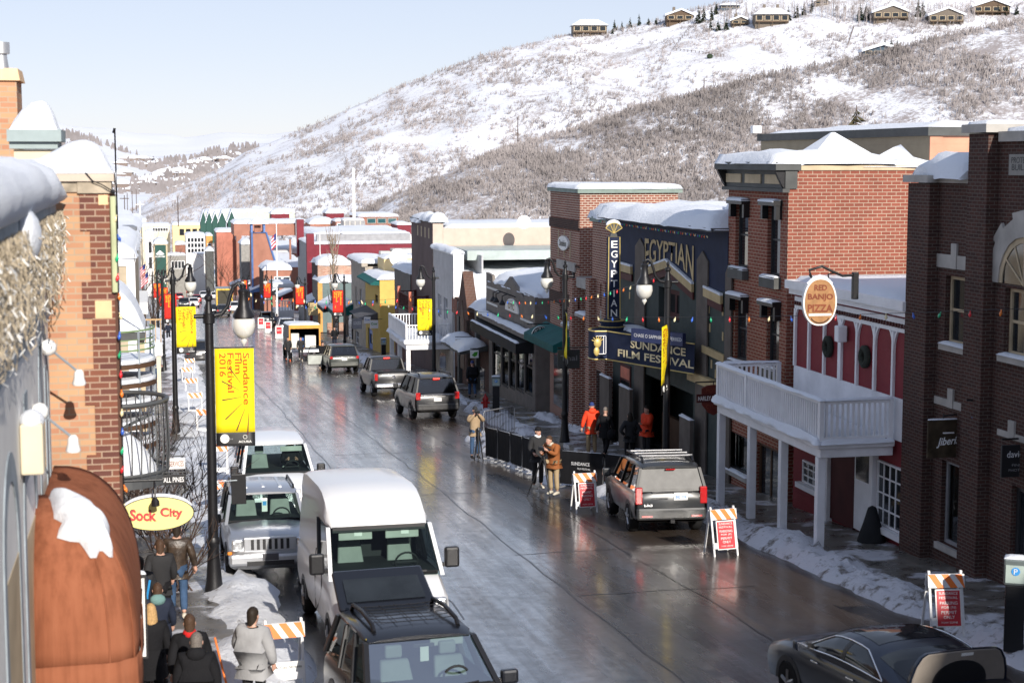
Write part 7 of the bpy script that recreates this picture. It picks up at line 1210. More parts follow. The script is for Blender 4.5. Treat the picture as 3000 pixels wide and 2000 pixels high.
def conifer(label, loc, h, r, seed, mat='needles', group='conifers on the hilltop', detail=9):
    rr = random.Random(seed); t = thing('conifer_tree', label, 'tree', loc, 0, group); MB().tube([(0, 0, -.5), (0, 0, h)], [h * .025, .02], 5).build('trunk', 'bark', t); mb = MB(); nl = detail + 4
    for k in range(nl):
        z = h * (.1 + .88 * k / nl); rad = r * (1 - k / nl) ** .85 + .06
        for j in range(detail):
            a = rr.uniform(0, 6.283); L = rad * rr.uniform(.6, 1.15); d = Vector((math.cos(a), math.sin(a), 0)); n_ = Vector((-d.y, d.x, 0)); w_ = L * .30; p = Vector((0, 0, z + rr.uniform(-.03, .03) * h)); dr = -L * rr.uniform(.1, .45)
            mb.face([p, p + d * L * .55 + n_ * w_ + Vector((0, 0, dr * .4)), p + d * L + Vector((0, 0, dr)), p + d * L * .55 - n_ * w_ + Vector((0, 0, dr * .4))]); mb.face([p + Vector((0, 0, h * .02)), p + d * L * .5 + Vector((0, 0, w_ * .8 + dr * .3)), p + d * L * .96 + Vector((0, 0, dr)), p + d * L * .5 + Vector((0, 0, -w_ * .5 + dr * .5))])
    mb.build('crown', mat, t, fix=False); return t
q = atD(2505, 500, 88); top = atD(2507, 308, 88).z; conifer('olive brown conifer top behind the tan boarded building', (q.x, q.y, top - 9), 9, 3.1, 4, 'needles_warm', None, 16)

# clutter of the lower street: awnings, roof vents, a few bare trees
for k, (px, Y, zo, dep, mat, lab) in enumerate(((1015, 141, 2.6, 1.6, 'awning_green', 'green awning over the pavement beyond the taupe shop'), (985, 152, 2.7, 1.5, 'awning_black', 'black awning beside the low orange brick shop'), (925, 168, 2.8, 1.7, 'awning_black', 'black awning below the gold framed sign'), (870, 205, 2.9, 1.8, 'maroon', 'dark red awning before the white railed balcony'), (825, 228, 3.0, 1.8, 'awning_black', 'black awning on the brown brick shop'), (780, 262, 3.0, 2.0, 'blue_trim', 'blue awning at the foot of the blue edged tower'), (742, 292, 3.2, 2.2, 'awning_black', 'black awning beyond the blue edged tower'), (712, 330, 3.2, 2.2, 'cornice_grey', 'grey awning beside the grey concrete block'))):
    t = thing('awning', lab, 'awning', (XR, Y, gz(Y) + zo), 0, 'awnings down the right side'); MB().prism([(0, .9), (-dep, .1), (-dep, -.2), (-dep + .05, -.2), (0, .0)], 'y', 0, 6).build('cloth', mat, t); mb = MB(); mb.hexa([(0, 0, .92), (-dep, 0, .12), (-dep, 6, .12), (0, 6, .92), (0, 0, 1.1), (-dep, 0, .28), (-dep, 6, .28), (0, 6, 1.1)]); mb.build('snow', 'snow', t, bevel=.05)
    P_(t, 'shop_front', 'glass_dark', [(-.12, -.02, .3, 5.7, -zo + .4, -.1)])
for k, (px, py, D, h_) in enumerate(((420, 830, 170, 7), (446, 828, 200, 8), (436, 850, 140, 6), (690, 850, 270, 7), (648, 842, 330, 8))):
    q = atD(px, py, D); q.z = gz(q.y) + .1; shrub(('bare street tree on the left behind the flags, nearest', 'bare street tree on the left below the dark green building', 'small bare street tree on the left near the balcony', 'bare street tree in front of the plain red block', 'bare street tree at the far right before the dark shop')[k], q, h_, .35, 5, k + 40, .06, 'twig_dark', 'bare street trees')
for k, (px, py, D, lab) in enumerate(((690, 672, 398, 'thin pipe on the plain red block roof'), (800, 664, 302, 'pipe on the long brick roof, left'), (826, 664, 302, 'pipe on the long brick roof, second'), (868, 660, 300, 'curved pipe on the long brick roof, third'), (890, 660, 300, 'pipe on the long brick roof, right'), (1000, 706, 200, 'tall vent pipe on the white roof behind the red metal wall, left'), (1080, 708, 200, 'short vent pipe on the white roof behind the red metal wall, middle'), (1172, 706, 198, 'tall vent pipe on the white roof behind the red metal wall, right'), (850, 712, 250, 'small brick chimney on the snow roof behind the flag'))):
    q = atD(px, py, D); t = thing('roof_vent', lab, 'vent', q, 0, 'vent pipes on the lower roofs'); MB().tube([(0, 0, -2.5), (0, 0, .6)], .16, 7).build('pipe', 'galv' if k != 8 else 'brick_plain', t); MB().lathe([(.28, .6), (.28, .8), (.05, .95)], n=8).build('cap', 'galv', t)
# ================================================================ the lower town, hilltop houses, poles
def fb(label, px0, px1, ptop, D, depth, mat, win_=None, snow=.3, name='building', pbase=None, cat='building', side=None, wm='glass_dark', fr='trim_white'):
    a, c = atD(px0, ptop, D), atD(px1, ptop, D); x0, x1, y = a.x, c.x, (a.y + c.y) / 2; zb_ = gz(y + depth) - 1 if pbase is None else atD(px0, pbase, D).z
    t = thing(name, label, cat, (x0, y, zb_)); z1 = a.z; MB().box(x0, x1, y, y + depth, zb_, z1).build('wall', mat, t, True)
    if side: MB().box(x0 - .06, x0 - .002, y + .05, y + depth, zb_, z1 - .05).build('street_front', side, t, True)
    if snow: roofsnow(t, x0, x1, y, y + depth, z1, snow, D * .1, max(.8, depth / 16), .15)
    if win_:
        nx, ny, fx0, fx1, fz0, fz1 = win_
        for i in range(nx):
            for j in range(ny):
                wx = x0 + (x1 - x0) * (fx0 + (fx1 - fx0) * (i + .5) / nx); wz = z1 - (z1 - zb_) * (fz0 + (fz1 - fz0) * (j + .5) / ny); hw = (x1 - x0) * (fx1 - fx0) / nx * .36; hh = (z1 - zb_) * (fz1 - fz0) / ny * .36
                f_ = MB().box(wx - hw - .15, wx + hw + .15, y - .05, y - .002, wz - hh - .15, wz + hh + .15).build('window', fr, t, True); g = MB().box(wx - hw, wx + hw, y - .09, y - .051, wz - hh, wz + hh).build('pane', wm, f_); shift(g, f_, t)
    return t, x0, x1, y, z1
# right side blocks beyond the yellow shop
t, x0, x1, y, z = fb('grey green boarded shop with an orange corner board beyond the poplar', 938, 1075, 826, 163, 8, 'teal_boards', None, .5, side='cornice_grey'); part(t, 'orange_trim', (x0 - .3, x0 + .15, y - .1, y - .003, gz(y), z), name='corner_board'); part(t, 'brick_mix', (x0 + .3, x0 + 5, y - 3, y - 2.6, gz(y), atD(960, 945, 160).z), name='garden_wall')
t, x0, x1, y, z = fb('low orange brick building with snowy roof left of the poplar', 930, 1030, 775, 167, 6, 'brick_mix', None, .8, side='brick_dark')
t, x0, x1, y, z = fb('long dark red metal building with pale front and red corner fins', 903, 1215, 713, 178, 14, 'red_metal', None, .2, side='trim_grey'); MB().box(x0 - .3, x0 + .5, y - .3, y + .6, z - 6, z + 1.1).build('corner_fin', 'red_metal', t, True); MB().box(x0 - .3, x0 + .5, y + 12, y + 12.8, z - 2, z + 2.2).build('corner_fin', 'red_metal', t, True); part(t, 'trim_grey', (x0 + 1, x1, y + 2, y + 3, z + .1, z + .9), name='ridge_vent')
fb('broad building under a wide white snow roof behind the red metal one', 915, 1210, 690, 235, 22, 'pale_white', None, .5); fb('flat snow roofed block behind the flag pole, nearer', 790, 905, 782, 262, 34, 'brick_plain', None, .5); fb('flat snow roofed block behind the flag pole, farther', 785, 905, 742, 305, 40, 'brick_far', (4, 1, .1, .9, .1, .25), .5)
t, x0, x1, y, z = fb('brown brick shop behind the flagpole with thick roof snow', 772, 856, 790, 247, 10, 'brick_plain', (2, 1, .35, .95, .12, .3), 1.0, side='brick_dark')
t = thing('balcony_shop', 'snowy roofed shop with white railed balcony before the brick shop', 'shop', (*atD(815, 905, 190).xy, atD(815, 905, 190).z)); P_(t, 'deck', 'trim_white', [(-.3, 1.8, 0, 6, -1.0, -.3)]); P_(t, 'railing', 'trim_white', [(-.3, 1.8, 0, .1, .9, 1.0), (-.3, 1.8, .0, .08, -.3, -.2)]); [P_(t, 'baluster', 'trim_white', [(-.25 + i * .33, -.12 + i * .33, .02, .07, -.2, .9)]) for i in range(7)]; P_(t, 'roof', 'snow', [(-.6, 1.9, .2, 7, 2.4, 3.0)], .2); P_(t, 'lower_wall', 'black', [(0, 1.8, .4, 6, -5.5, -1.01)]); P_(t, 'post', 'trim_white', [(-.2, 0, .05, .25, -.2, 2.4)])
a = atD(740, 800, 262); c = atD(806, 800, 262); zt = atD(740, 682, 262).z; xx = atD(775, 680, 262).x; t = thing('brick_tower', 'brown sloped brick tower with blue edges and a small snowy belfry', 'tower', (a.x, a.y, gz(a.y))); MB().prism([(a.x, gz(a.y) - 1), (c.x, gz(a.y) - 1), (c.x, a.z + 2), (xx + .3, zt), (a.x, zt)], 'y', a.y, a.y + 7).build('wall', 'brick_plain', t, True); MB().tube([(a.x, a.y - .1, gz(a.y)), (a.x, a.y - .1, zt), (xx + .3, a.y - .1, zt), (c.x, a.y - .1, a.z + 2)], .16, 4).build('edge_trim', 'blue_trim', t, True)
z2 = atD(740, 656, 262).z; 
for x, y_ in ((a.x, 0), (xx, 0), (a.x, 2.5), (xx, 2.5)): MB().box(x - .15, x + .15, a.y + y_, a.y + y_ + .3, zt, z2).build('belfry_post', 'blue_trim', t, True)
MB().loft([[(a.x - .6, a.y - .5, z2), (xx + .7, a.y - .5, z2), (xx + .7, a.y + 3.3, z2), (a.x - .6, a.y + 3.3, z2)], [((a.x + xx) / 2 - .1, a.y + 1.3, atD(755, 637, 262).z), ((a.x + xx) / 2 + .1, a.y + 1.3, atD(755, 637, 262).z), ((a.x + xx) / 2 + .1, a.y + 1.5, atD(755, 637, 262).z), ((a.x + xx) / 2 - .1, a.y + 1.5, atD(755, 637, 262).z)]]).build('belfry_roof', 'snow', t, True); MB().box((a.x + xx) / 2 - .5, (a.x + xx) / 2 + .5, a.y + 1, a.y + 2, zt, z2 - .3).build('bell', 'brick_plain', t, True)
fb('grey concrete block left of the blue edged tower', 706, 742, 715, 330, 8, 'concrete', None, 1.0)
t, *_ = fb('tall plain orange red brick block far down the right side', 634, 694, 679, 400, 14, 'brick_pink', None, .5, side='wood_dark'); fb('narrow dark brick block right of the plain orange red block', 692, 708, 682, 396, 10, 'brick_plain', None, .4)
fb('small orange fronted building with white upper storey left of the red block', 604, 622, 690, 420, 10, 'orange_trim', (1, 2, .2, .8, .1, .5), .4); fb('dark low roofed shop left of the red block', 603, 626, 735, 392, 8, 'cornice_grey', None, .8)
fb('white modern building with a large gridded glass front in the lower town', 544, 602, 690, 470, 14, 'pale_white', (5, 3, .07, .93, .03, .30), .6, side='roof_metal'); fb('plain white windowless block in the lower town, brightest', 566, 603, 743, 440, 6, 'pale_white', None, .2)
t, x0, x1, y, z = fb('dark green building with white emblem in the lower town', 450, 489, 714, 380, 12, 'far_green', None, 1.2, side='cornice_grey'); part(t, 'trim_tan', (x0 - .1, x0 + .25, y - .08, y - .002, gz(y), z), (x1 - .25, x1 + .1, y - .08, y - .002, gz(y), z), (x0 + .251, x1 - .251, y - .08, y - .002, z - .3, z), name='trim'); q = atD(469, 745, 379.5); MB().prism([(q.x - 1.0, q.z), (q.x - .5, q.z + .5), (q.x, q.z + .9), (q.x + .5, q.z + .5), (q.x + 1.0, q.z), (q.x + .4, q.z - .2), (q.x - .4, q.z - .2)], 'y', y - .06, y - .002).build('emblem', 'white_sign', t, True); text(t, 'MOUNTAIN', (q.x, y - .05, q.z - .55), (1, 0, 0), (0, 0, 1), 2.2, .4, 'white_sign', True, bold=.03)
fb('small brick house with one white window in the lower town', 514, 543, 716, 410, 8, 'brick_far', (1, 1, .3, .75, .15, .35), .6); fb('pale balcony fronted building below the small brick house', 490, 543, 748, 395, 6, 'concrete', (4, 1, .2, .95, .1, .3), .5)
fb('pale yellow long building in the lower town', 505, 622, 658, 520, 16, 'pale_yellow', (4, 1, .15, .8, .05, .2), .6, fr='pale_yellow'); fb('long cream building with green trim left in the lower town', 405, 497, 662, 530, 18, 'cream_wall', (6, 1, .45, .95, .03, .10), .6); fb('teal and white gabled building left of the dark green one', 425, 450, 682, 430, 10, 'pale_white', (1, 2, .3, .8, .1, .55), .6); fb('white bulb roofed pale building at the far left of the lower town', 380, 428, 645, 560, 14, 'pale_white', (3, 1, .1, .9, .1, .25), .5)
# roofscape behind
fb('long low brick building below the white hill foot', 684, 910, 654, 300, 12, 'brick_plain', None, .5, pbase=690); fb('low brick penthouse on the roofscape', 908, 984, 655, 290, 10, 'brick_plain', None, .9, pbase=690); fb('thin brick parapet building right on the roofscape', 992, 1150, 668, 262, 6, 'brick_plain', None, .25, pbase=700)
fb('brick and glass office with teal windows on the roofscape', 1048, 1168, 634, 310, 14, 'brick_far', (3, 1, .2, .98, .06, .26), .5, pbase=715, wm='glass_teal', fr='concrete'); fb('small red gabled roof building right on the roofscape', 1163, 1205, 658, 290, 8, 'red_metal', None, .4, pbase=690); fb('teal windowed stair block beside the roof air handler', 983, 1012, 648, 285, 6, 'brick_far', (1, 1, .1, .9, .3, .8), .4, pbase=670, wm='glass_teal')
t, x0, x1, y, z = fb('large pale roof air handler with louvred sides', 1007, 1068, 645, 275, 5, 'ac_metal', None, .3, name='air_handler', pbase=668, cat='air handler'); [MB().box(x0 + .2 + k * .88, x0 + .9 + k * .88, y - .05, y - .002, z - 1.1, z - .15).build('louvre', 'trim_grey', t, True) for k in range(4)]
for k, (px0, px1, pt, lab) in enumerate(((588, 604, 618, 'green gable end, leftmost of five under the hill'), (604, 622, 620, 'green gable end, second of five under the hill'), (622, 640, 624, 'green gable end, third of five under the hill'), (640, 662, 620, 'green gable end, fourth of five under the hill'), (668, 690, 618, 'green gable end, rightmost of five under the hill'))):
    a, c = atD(px0, 652, 480), atD(px1, 652, 480); zt = atD(px0, pt, 480).z; m_ = (a.x + c.x) / 2; t = thing('gable_house', lab, 'house', (a.x, a.y, a.z - 6), 0, 'green gabled houses under the hill'); MB().prism([(a.x, a.z - 6), (c.x, a.z - 6), (c.x, a.z), (m_, zt), (a.x, a.z)], 'y', a.y, a.y + 9).build('wall', 'far_green', t, True)
    for s, e in ((a.x, -.3), (c.x, .3)): MB().hexa([(s + e, a.y - .3, a.z - .3), (m_, a.y - .3, zt), (m_, a.y + 9, zt), (s + e, a.y + 9, a.z - .3), (s + e, a.y - .3, a.z + .1), (m_, a.y - .3, zt + .45), (m_, a.y + 9, zt + .45), (s + e, a.y + 9, a.z + .1)]).build('roof', 'snow', t, True)
fb('long pale green hall with snowy roof at the foot of the hill', 600, 865, 622, 520, 14, 'pale_green', None, .9, pbase=650, name='hall'); fb('red barn with white roof at the foot of the hill, left', 795, 848, 626, 440, 8, 'red_metal', None, 1.2, pbase=650); fb('red barn with white roof at the foot of the hill, right', 955, 1008, 624, 430, 8, 'red_metal', None, 1.2, pbase=640)
# flag
q = atD(812, 800, 240); top = atD(812, 655, 240).z; t = thing('flag_pole', 'white flag pole in front of the brick shop', 'flag pole', (q.x, q.y, gz(q.y))); MB().tube([(0, 0, 0), (0, 0, top - gz(q.y))], [.12, .07], 8).ball((0, 0, top - gz(q.y)), .15, 8).build('pole', 'trim_white', t, smooth=60)
M('flag_red', (.5, .03, .05), .7); M('flag_blue', (.03, .05, .2), .7)
def flag(label, x, y, z, w_, h_, rz=0):
    t = thing('flag', label, 'flag', (x, y, z), rz, 'striped flags'); P = lambda u, v: (-w_ * u * .55, .2 * math.sin(u * 5), -h_ * v - w_ * u * .55)
    for k in range(7): MB().grid([[P(i / 8, v) for i in range(9)] for v in (k / 7, (k + 1) / 7 - .004)]).build('stripe', 'flag_red' if k % 2 == 0 else 'trim_white', t)
    MB().grid([[(p[0], p[1] - .03, p[2]) for p in [P(i / 20, v) for i in range(9)]] for v in (0, .5)]).build('canton', 'flag_blue', t)
flag('striped flag hanging limp on the white flag pole', q.x - .1, q.y, top - 1.4, 1.2, 1.9)
for k, (px, py, D, lab) in enumerate(((398, 790, 105, 'striped flag on the left side above the balcony, upper'), (405, 815, 100, 'striped flag on the left side above the balcony, lower'))): q = atD(px, py, D); flag(lab, q.x + .6, q.y, q.z + .4, .8, .6)
# poles on the hill and masts
def pole(label, px, y0, y1, D, r=.14, mat='bark', arm=False, name='utility_pole', cat='pole'):
    a, c = atD(px, y1, D), atD(px, y0, D); t = thing(name, label, cat, a, 0, 'utility poles'); H_ = c.z - a.z; MB().tube([(0, 0, -2), (0, 0, H_)], [r, r * .8], 7).build('shaft', mat, t)
    if arm: MB().box(-1.1, 1.1, -.08, .08, H_ - .9, H_ - .7).build('cross_arm', mat, t)
for px, y0, y1, D, r, mat, arm, lab in ((1517, 345, 462, 560, .2, 'bark', False, 'dark pole on the white slope above the theatre'), (2062, 230, 306, 640, .22, 'bark', True, 'dark pole at the top of the white slope before the dark spur'), (2278, 224, 246, 480, .12, 'bark', False, 'short pole on the crest of the brushy spur'), (1037, 492, 640, 300, .32, 'pale_white', False, 'tall white mast rising from the roofscape in front of the hill'), (411, 590, 655, 420, .22, 'pale_white', True, 'white pole with cross arm left of the hill foot'), (366, 572, 640, 400, .12, 'bark', True, 'dark pole with cross arm above the far white block'), (388, 560, 612, 700, .16, 'bark', False, 'thin dark pole in the snowy field, left of four'), (374, 565, 625, 690, .16, 'bark', False, 'thin dark pole in the snowy field, second of four'), (400, 555, 605, 720, .16, 'bark', False, 'thin dark pole in the snowy field, right of four'), (522, 575, 640, 420, .14, 'bark', False, 'thin dark pole against the foot of the brushy hill'), (938, 683, 770, 170, .05, 'pale_white', False, 'thin white weather mast on the low orange brick roof')): pole(lab, px, y0, y1, D, r, mat, arm)
# houses and trees along the hilltop
M('log_brown', (.115, .08, .055), .8); M('chalet_tan', (.16, .135, .11), .8); M('chalet_blue', (.07, .10, .13), .8)
def onhill(px, py): return solve(H1, px, py, *A1)
def chalet(label, px0, px1, ptop, pbase, mat, gable=True, deck=True, hang=3, chim=0, D=None):
    g = onhill((px0 + px1) / 2, pbase) if D is None else atD((px0 + px1) / 2, pbase, D); d = Vector((g.x, g.y, 0)).length; s = FPX / (g.dot(CF)); w_ = (px1 - px0) / s * .88; h_ = (pbase - ptop) / s * .92
    t = thing('hill_house', label, 'house', g, -math.atan2(g.x, g.y) * .6, 'houses on the hilltop'); ev = h_ * .62; dep = w_ * .6; MB().box(-w_ / 2, w_ / 2, 0, dep, -4, ev).build('wall', mat, t)
    if gable: 
        MB().prism([(-w_ / 2, ev), (w_ / 2, ev), (w_ * .05, h_)], 'y', .02, dep).build('gable', mat, t)
        for s_, e in ((-w_ / 2, -1.0), (w_ / 2, 1.0)): MB().hexa([(s_ + e, -1, ev - .5), (w_ * .05, -1, h_), (w_ * .05, dep, h_), (s_ + e, dep, ev - .5), (s_ + e, -1, ev + .4), (w_ * .05, -1, h_ + .8), (w_ * .05, dep, h_ + .8), (s_ + e, dep, ev + .4)]).build('roof', 'snow', t)
    else: MB().hexa([(-w_ / 2 - 1, -1.5, ev), (w_ / 2 + 1, -1.5, ev), (w_ / 2 + 1, dep + 1, ev), (-w_ / 2 - 1, dep + 1, ev), (-w_ * .25, dep * .4, h_), (w_ * .25, dep * .4, h_), (w_ * .25, dep * .6, h_), (-w_ * .25, dep * .6, h_)]).build('roof', 'snow', t)
    for k in range(hang):
        x = -w_ / 2 + w_ * (k + .5) / hang; f_ = MB().box(x - w_ / hang * .38, x + w_ / hang * .38, -.12, -.01, ev * .45, ev * .92).build('window', 'trim_tan', t); MB().box(x - w_ / hang * .32, x + w_ / hang * .32, -.2, -.121, ev * .5, ev * .88).build('pane', 'glass_dark', f_)
    if deck: MB().box(-w_ * .48, w_ * .48, -2.0, -.01, ev * .30, ev * .38).build('deck', 'log_brown', t); [MB().box(x - .15, x + .15, -1.9, -1.6, -3, ev * .3).build('post', 'log_brown', t) for x in (-w_ * .4, 0, w_ * .4)]
    for k in range(chim): x = (-.2 + .4 * k) * w_; MB().box(x - .7, x + .7, dep * .4, dep * .4 + 1.2, ev, h_ + 1.8).build('chimney', 'chalet_tan', t)
for a in (('broad chalet with pyramid roof alone at the left end of the ridge', 1672, 1785, 52, 106, 'chalet_tan', False, True, 4, 0), ('brown chalet with deck on the ridge right of the lone pyramid roof', 1948, 2036, 27, 68, 'log_brown', True, True, 3, 1), ('low dark roofed house cut by the top of the frame', 2108, 2170, 6, 30, 'chalet_blue', False, False, 3, 0), ('small pale chalet below the large two chimney house', 2140, 2196, 48, 76, 'chalet_tan', True, True, 2, 1), ('large snow roofed house with two chimneys on the hilltop', 2206, 2318, 18, 76, 'chalet_tan', False, True, 4, 2), ('tall pale chalet with big windows, left of the pair at the upper right', 2554, 2668, 14, 64, 'chalet_tan', True, True, 4, 0), ('tall chalet with glazed gable, right of the pair at the upper right', 2718, 2830, 22, 74, 'chalet_tan', True, True, 4, 0), ('dark wide chalet at the far upper right corner', 2848, 2965, -2, 46, 'log_brown', True, True, 4, 0), ('small house cut by the frame top between the conifers', 2385, 2430, -8, 18, 'chalet_tan', True, False, 2, 0)): chalet(*a)
chalet('dark blue timber chalet sunk behind the brushy spur', 2526, 2640, 130, 172, 'chalet_blue', True, False, 4, 0, 520)
k = 0
for px, pb, hp_, wp in ((1800, 90, 34, 9), (1822, 88, 26, 7), (1846, 82, 32, 8), (1872, 76, 36, 9), (1900, 74, 22, 8), (1922, 72, 20, 7), (2046, 70, 52, 13), (2062, 66, 48, 12), (2098, 44, 40, 10), (2085, 62, 46, 11), (2082, 90, 34, 10), (2104, 92, 36, 10), (2128, 90, 40, 11), (2290, 66, 44, 11), (2272, 70, 40, 10), (2310, 62, 46, 11), (2335, 54, 44, 11), (2356, 46, 42, 11), (2378, 38, 42, 10), (2450, 32, 20, 6), (2476, 30, 16, 5), (2498, 30, 16, 5), (2520, 62, 54, 15), (2538, 56, 50, 14), (2548, 60, 44, 12), (2690, 52, 58, 14), (2704, 50, 50, 13), (2896, 42, 34, 11), (2925, 46, 38, 11), (2950, 46, 36, 10), (2980, 44, 34, 10), (2594, 136, 26, 6), (2612, 136, 24, 6), (2630, 140, 24, 6), (1795, 100, 18, 6)):
    D = None
    g = onhill(px, pb); s = FPX / g.dot(CF); conifer('dark conifer on the snowy hilltop', (g.x, g.y, g.z), hp_ / s, wp / s, k, detail=7); k += 1
rr = random.Random(8); mb = MB()                # pale bare aspens along the ridge: one grey wood
for i in range(420):
    px = rr.choice((rr.uniform(2110, 2390), rr.uniform(2400, 2560), rr.uniform(2660, 2860))); g = onhill(px, lerp_tab([(2100, 70), (2400, 42), (2560, 70), (2860, 60)], px) + rr.uniform(-20, 12)); h_ = rr.uniform(5, 9.5); p = g; mb.tube([p, p + Vector((rr.uniform(-.5, .5), 0, h_))], [.12, .03], 3, caps=False)
    for _ in range(4): q = p + Vector((0, 0, h_ * rr.uniform(.35, .9))); mb.tube([q, q + Vector((rr.uniform(-1, 1), rr.uniform(-1, 1), rr.uniform(.8, 1.8)))], [.07, .03], 3, caps=False)
tag(mb.build('aspen_wood', 'twigs', None, fix=False), kind='stuff')
# single dark bush on the white slope
g = onhill(2080, 172); o = MB().ball((0, 0, 1.0), (1.6, 1.2, 1.3), 10).build('round_bush', 'needles', None, smooth=60); o.location = g; tag(o, 'single dark round bush alone on the white slope', 'bush')
# fence down the slope
def hillfence(label, pts):
    P = [onhill(x, y) for x, y in pts]; t = thing('hill_fence', label, 'fence', P[0]); seg = []
    for a, c in zip(P, P[1:]): seg += [a + (c - a) * (i / 8) for i in range(8)]
    for p in seg: q = p - P[0]; MB().box(q.x - .12, q.x + .12, q.y - .1, q.y + .1, q.z - .5, q.z + 1.2).build('post', 'bark', t)
    MB().tube([p - P[0] + Vector((0, 0, .9)) for p in seg], .06, 4).build('rail', 'bark', t)
hillfence('thin fence line running down the white slope, left', [(2016, 88), (1972, 148), (2060, 158), (2130, 168)]); hillfence('thin fence line running down the white slope, right', [(2502, 82), (2492, 112), (2484, 138)])
# distant town on the slopes across the valley
rr = random.Random(21); 
def on_far(px, t):
    top = atD(px, lerp_tab(HT, px), 3700); d = ray(px, 500); k_ = 2250 / (d.x * math.sin(PH) + d.y * math.cos(PH)); p = Vector((d.x * k_ + (top.x - d.x * k_) * t, d.y * k_ + (top.y - d.y * k_) * t, -48 + (top.z + 48) * t)); p.z += math.sin(math.pi * t) * (30 * noise.noise((p.x * .0016, p.y * .0009, 2)) + 12 * noise.noise((p.x * .005, p.y * .003, 5))) * (3700 / 7000); return p
M('far_house', (.20, .16, .14), .8); M('far_house_red', (.30, .17, .12), .8); hb = MB().box(-9, 9, 0, 10, -3, 6).build('wall', 'far_house'); hr = MB().prism([(-11, 5), (11, 5), (0, 11)], 'y', -1, 11).build('roof', 'snow')
for i in range(70):
    px = rr.uniform(345, 720); t_ = rr.uniform(.04, .8); p = on_far(px, t_); r_ = thing('distant_house', 'tiny snow roofed house in the distant town across the valley', 'house', p, rr.uniform(-.5, .5), 'houses of the distant town'); s = rr.uniform(.7, 1.5); r_.scale = (s * rr.uniform(.8, 1.8), s, s * .8)
    for src in (hb, hr):
        c = src if i == 0 else src.copy(); c.parent = r_
        if i: C.objects.link(c)
mb = MB()
for i in range(2600):
    px = rr.uniform(150, 760); t_ = rr.uniform(.02, .95); p = on_far(px, t_)
    if noise.noise((p.x * .006, p.y * .004, 4)) + .4 * noise.noise((p.x * .03, p.y * .02, 1)) < .0: continue
    h_ = rr.uniform(6, 15); w_ = h_ * rr.uniform(.2, .55); mb.face([(p.x - w_, p.y, p.z - 2), (p.x + w_, p.y, p.z - 2), (p.x + w_ * .2, p.y, p.z + h_), (p.x - w_ * .2, p.y, p.z + h_)])
tag(mb.build('distant_woods', M('woods_far', (.22, .20, .20), .9, var=.3, vs=.003), None, fix=False), kind='stuff')
# ================================================================ people
M('skin', (.52, .30, .22), .55, var=.08); M('hair_dark', (.025, .018, .013), .6, var=.4, vs=60); M('hair_grey', (.16, .14, .125), .6, var=.4, vs=60); M('hair_blond', (.46, .29, .13), .6, var=.3, vs=50); M('hair_brown', (.07, .04, .025), .6, var=.4, vs=60)
M('cloth_black', (.011, .011, .013), .85, bump=.4, bsc=30); M('cloth_charcoal', (.03, .03, .032), .85, bump=.4, bsc=30); M('cloth_grey', (.34, .34, .345), .85, bump=.5, bsc=14); M('leather_brown', (.045, .03, .02), .42, var=.5, vs=7, bump=.6, bsc=14); M('denim', (.045, .085, .16), .85, var=.25, vs=8, bump=.3); M('khaki', (.36, .27, .16), .85, bump=.4, bsc=16); M('tan_jacket', (.33, .24, .15), .85, bump=.5, bsc=14); M('rust_jacket', (.26, .09, .03), .85, bump=.5, bsc=14); M('orange_jacket', (.72, .06, .02), .7, bump=.6, bsc=14); M('teal_hood', (.14, .25, .24), .85, bump=.4); M('scarf_red', (.55, .02, .02), .8, bump=.5); M('shoe_dark', (.02, .017, .015), .6); M('shoe_pale', (.50, .46, .38), .6); M('shoe_orange', (.75, .16, .06), .6); M('beanie_blue', (.03, .05, .16), .85); M('navy_coat', (.02, .026, .045), .85, bump=.4, bsc=20)
J0 = dict(pel=(0, 0, .94), spi=(0, .01, 1.14), che=(0, .0, 1.34), nec=(0, .015, 1.49), hea=(0, -.01, 1.62), hl=(.095, 0, .90), kl=(.105, -.015, .50), al=(.11, .03, .09), hr=(-.095, 0, .90), kr=(-.105, -.015, .50), ar=(-.11, .03, .09), sl=(.185, .01, 1.41), el=(.245, .03, 1.14), wl=(.255, -.05, .90), sr=(-.185, .01, 1.41), er=(-.245, .03, 1.14), wr=(-.255, -.05, .90))
def skin_mesh(chains, rad, root):
    names = []; edges = []
    for ch in chains:
        for n_ in ch:
            if n_ not in names: names.append(n_)
        edges += [(names.index(a), names.index(c)) for a, c in zip(ch, ch[1:])]
    def mk(J):
        me = bpy.data.meshes.new('s'); me.from_pydata([J[n_] for n_ in names], edges, []); o = bpy.data.objects.new('s', me); C.objects.link(o)
        o.modifiers.new('k', 'SKIN').use_smooth_shade = True; s = o.modifiers.new('u', 'SUBSURF'); s.levels = 1; s.render_levels = 1
        for i, n_ in enumerate(names): r = rad[n_]; d = me.skin_vertices[0].data[i]; d.radius = r if isinstance(r, tuple) else (r, r); d.use_root = n_ == root
        dg = bpy.context.evaluated_depsgraph_get(); m2 = bpy.data.meshes.new_from_object(o.evaluated_get(dg)); bpy.data.objects.remove(o); bpy.data.meshes.remove(me); return m2
    return mk
BODY = skin_mesh([('pel', 'spi', 'che', 'nec', 'hea'), ('pel', 'hl', 'kl', 'al'), ('pel', 'hr', 'kr', 'ar'), ('che', 'sl', 'el', 'wl'), ('che', 'sr', 'er', 'wr')], dict(pel=.12, spi=.105, che=.115, nec=.056, hea=.06, hl=.08, kl=.055, al=.042, hr=.08, kr=.055, ar=.042, sl=.055, el=.042, wl=.03, sr=.055, er=.042, wr=.03), 'pel')
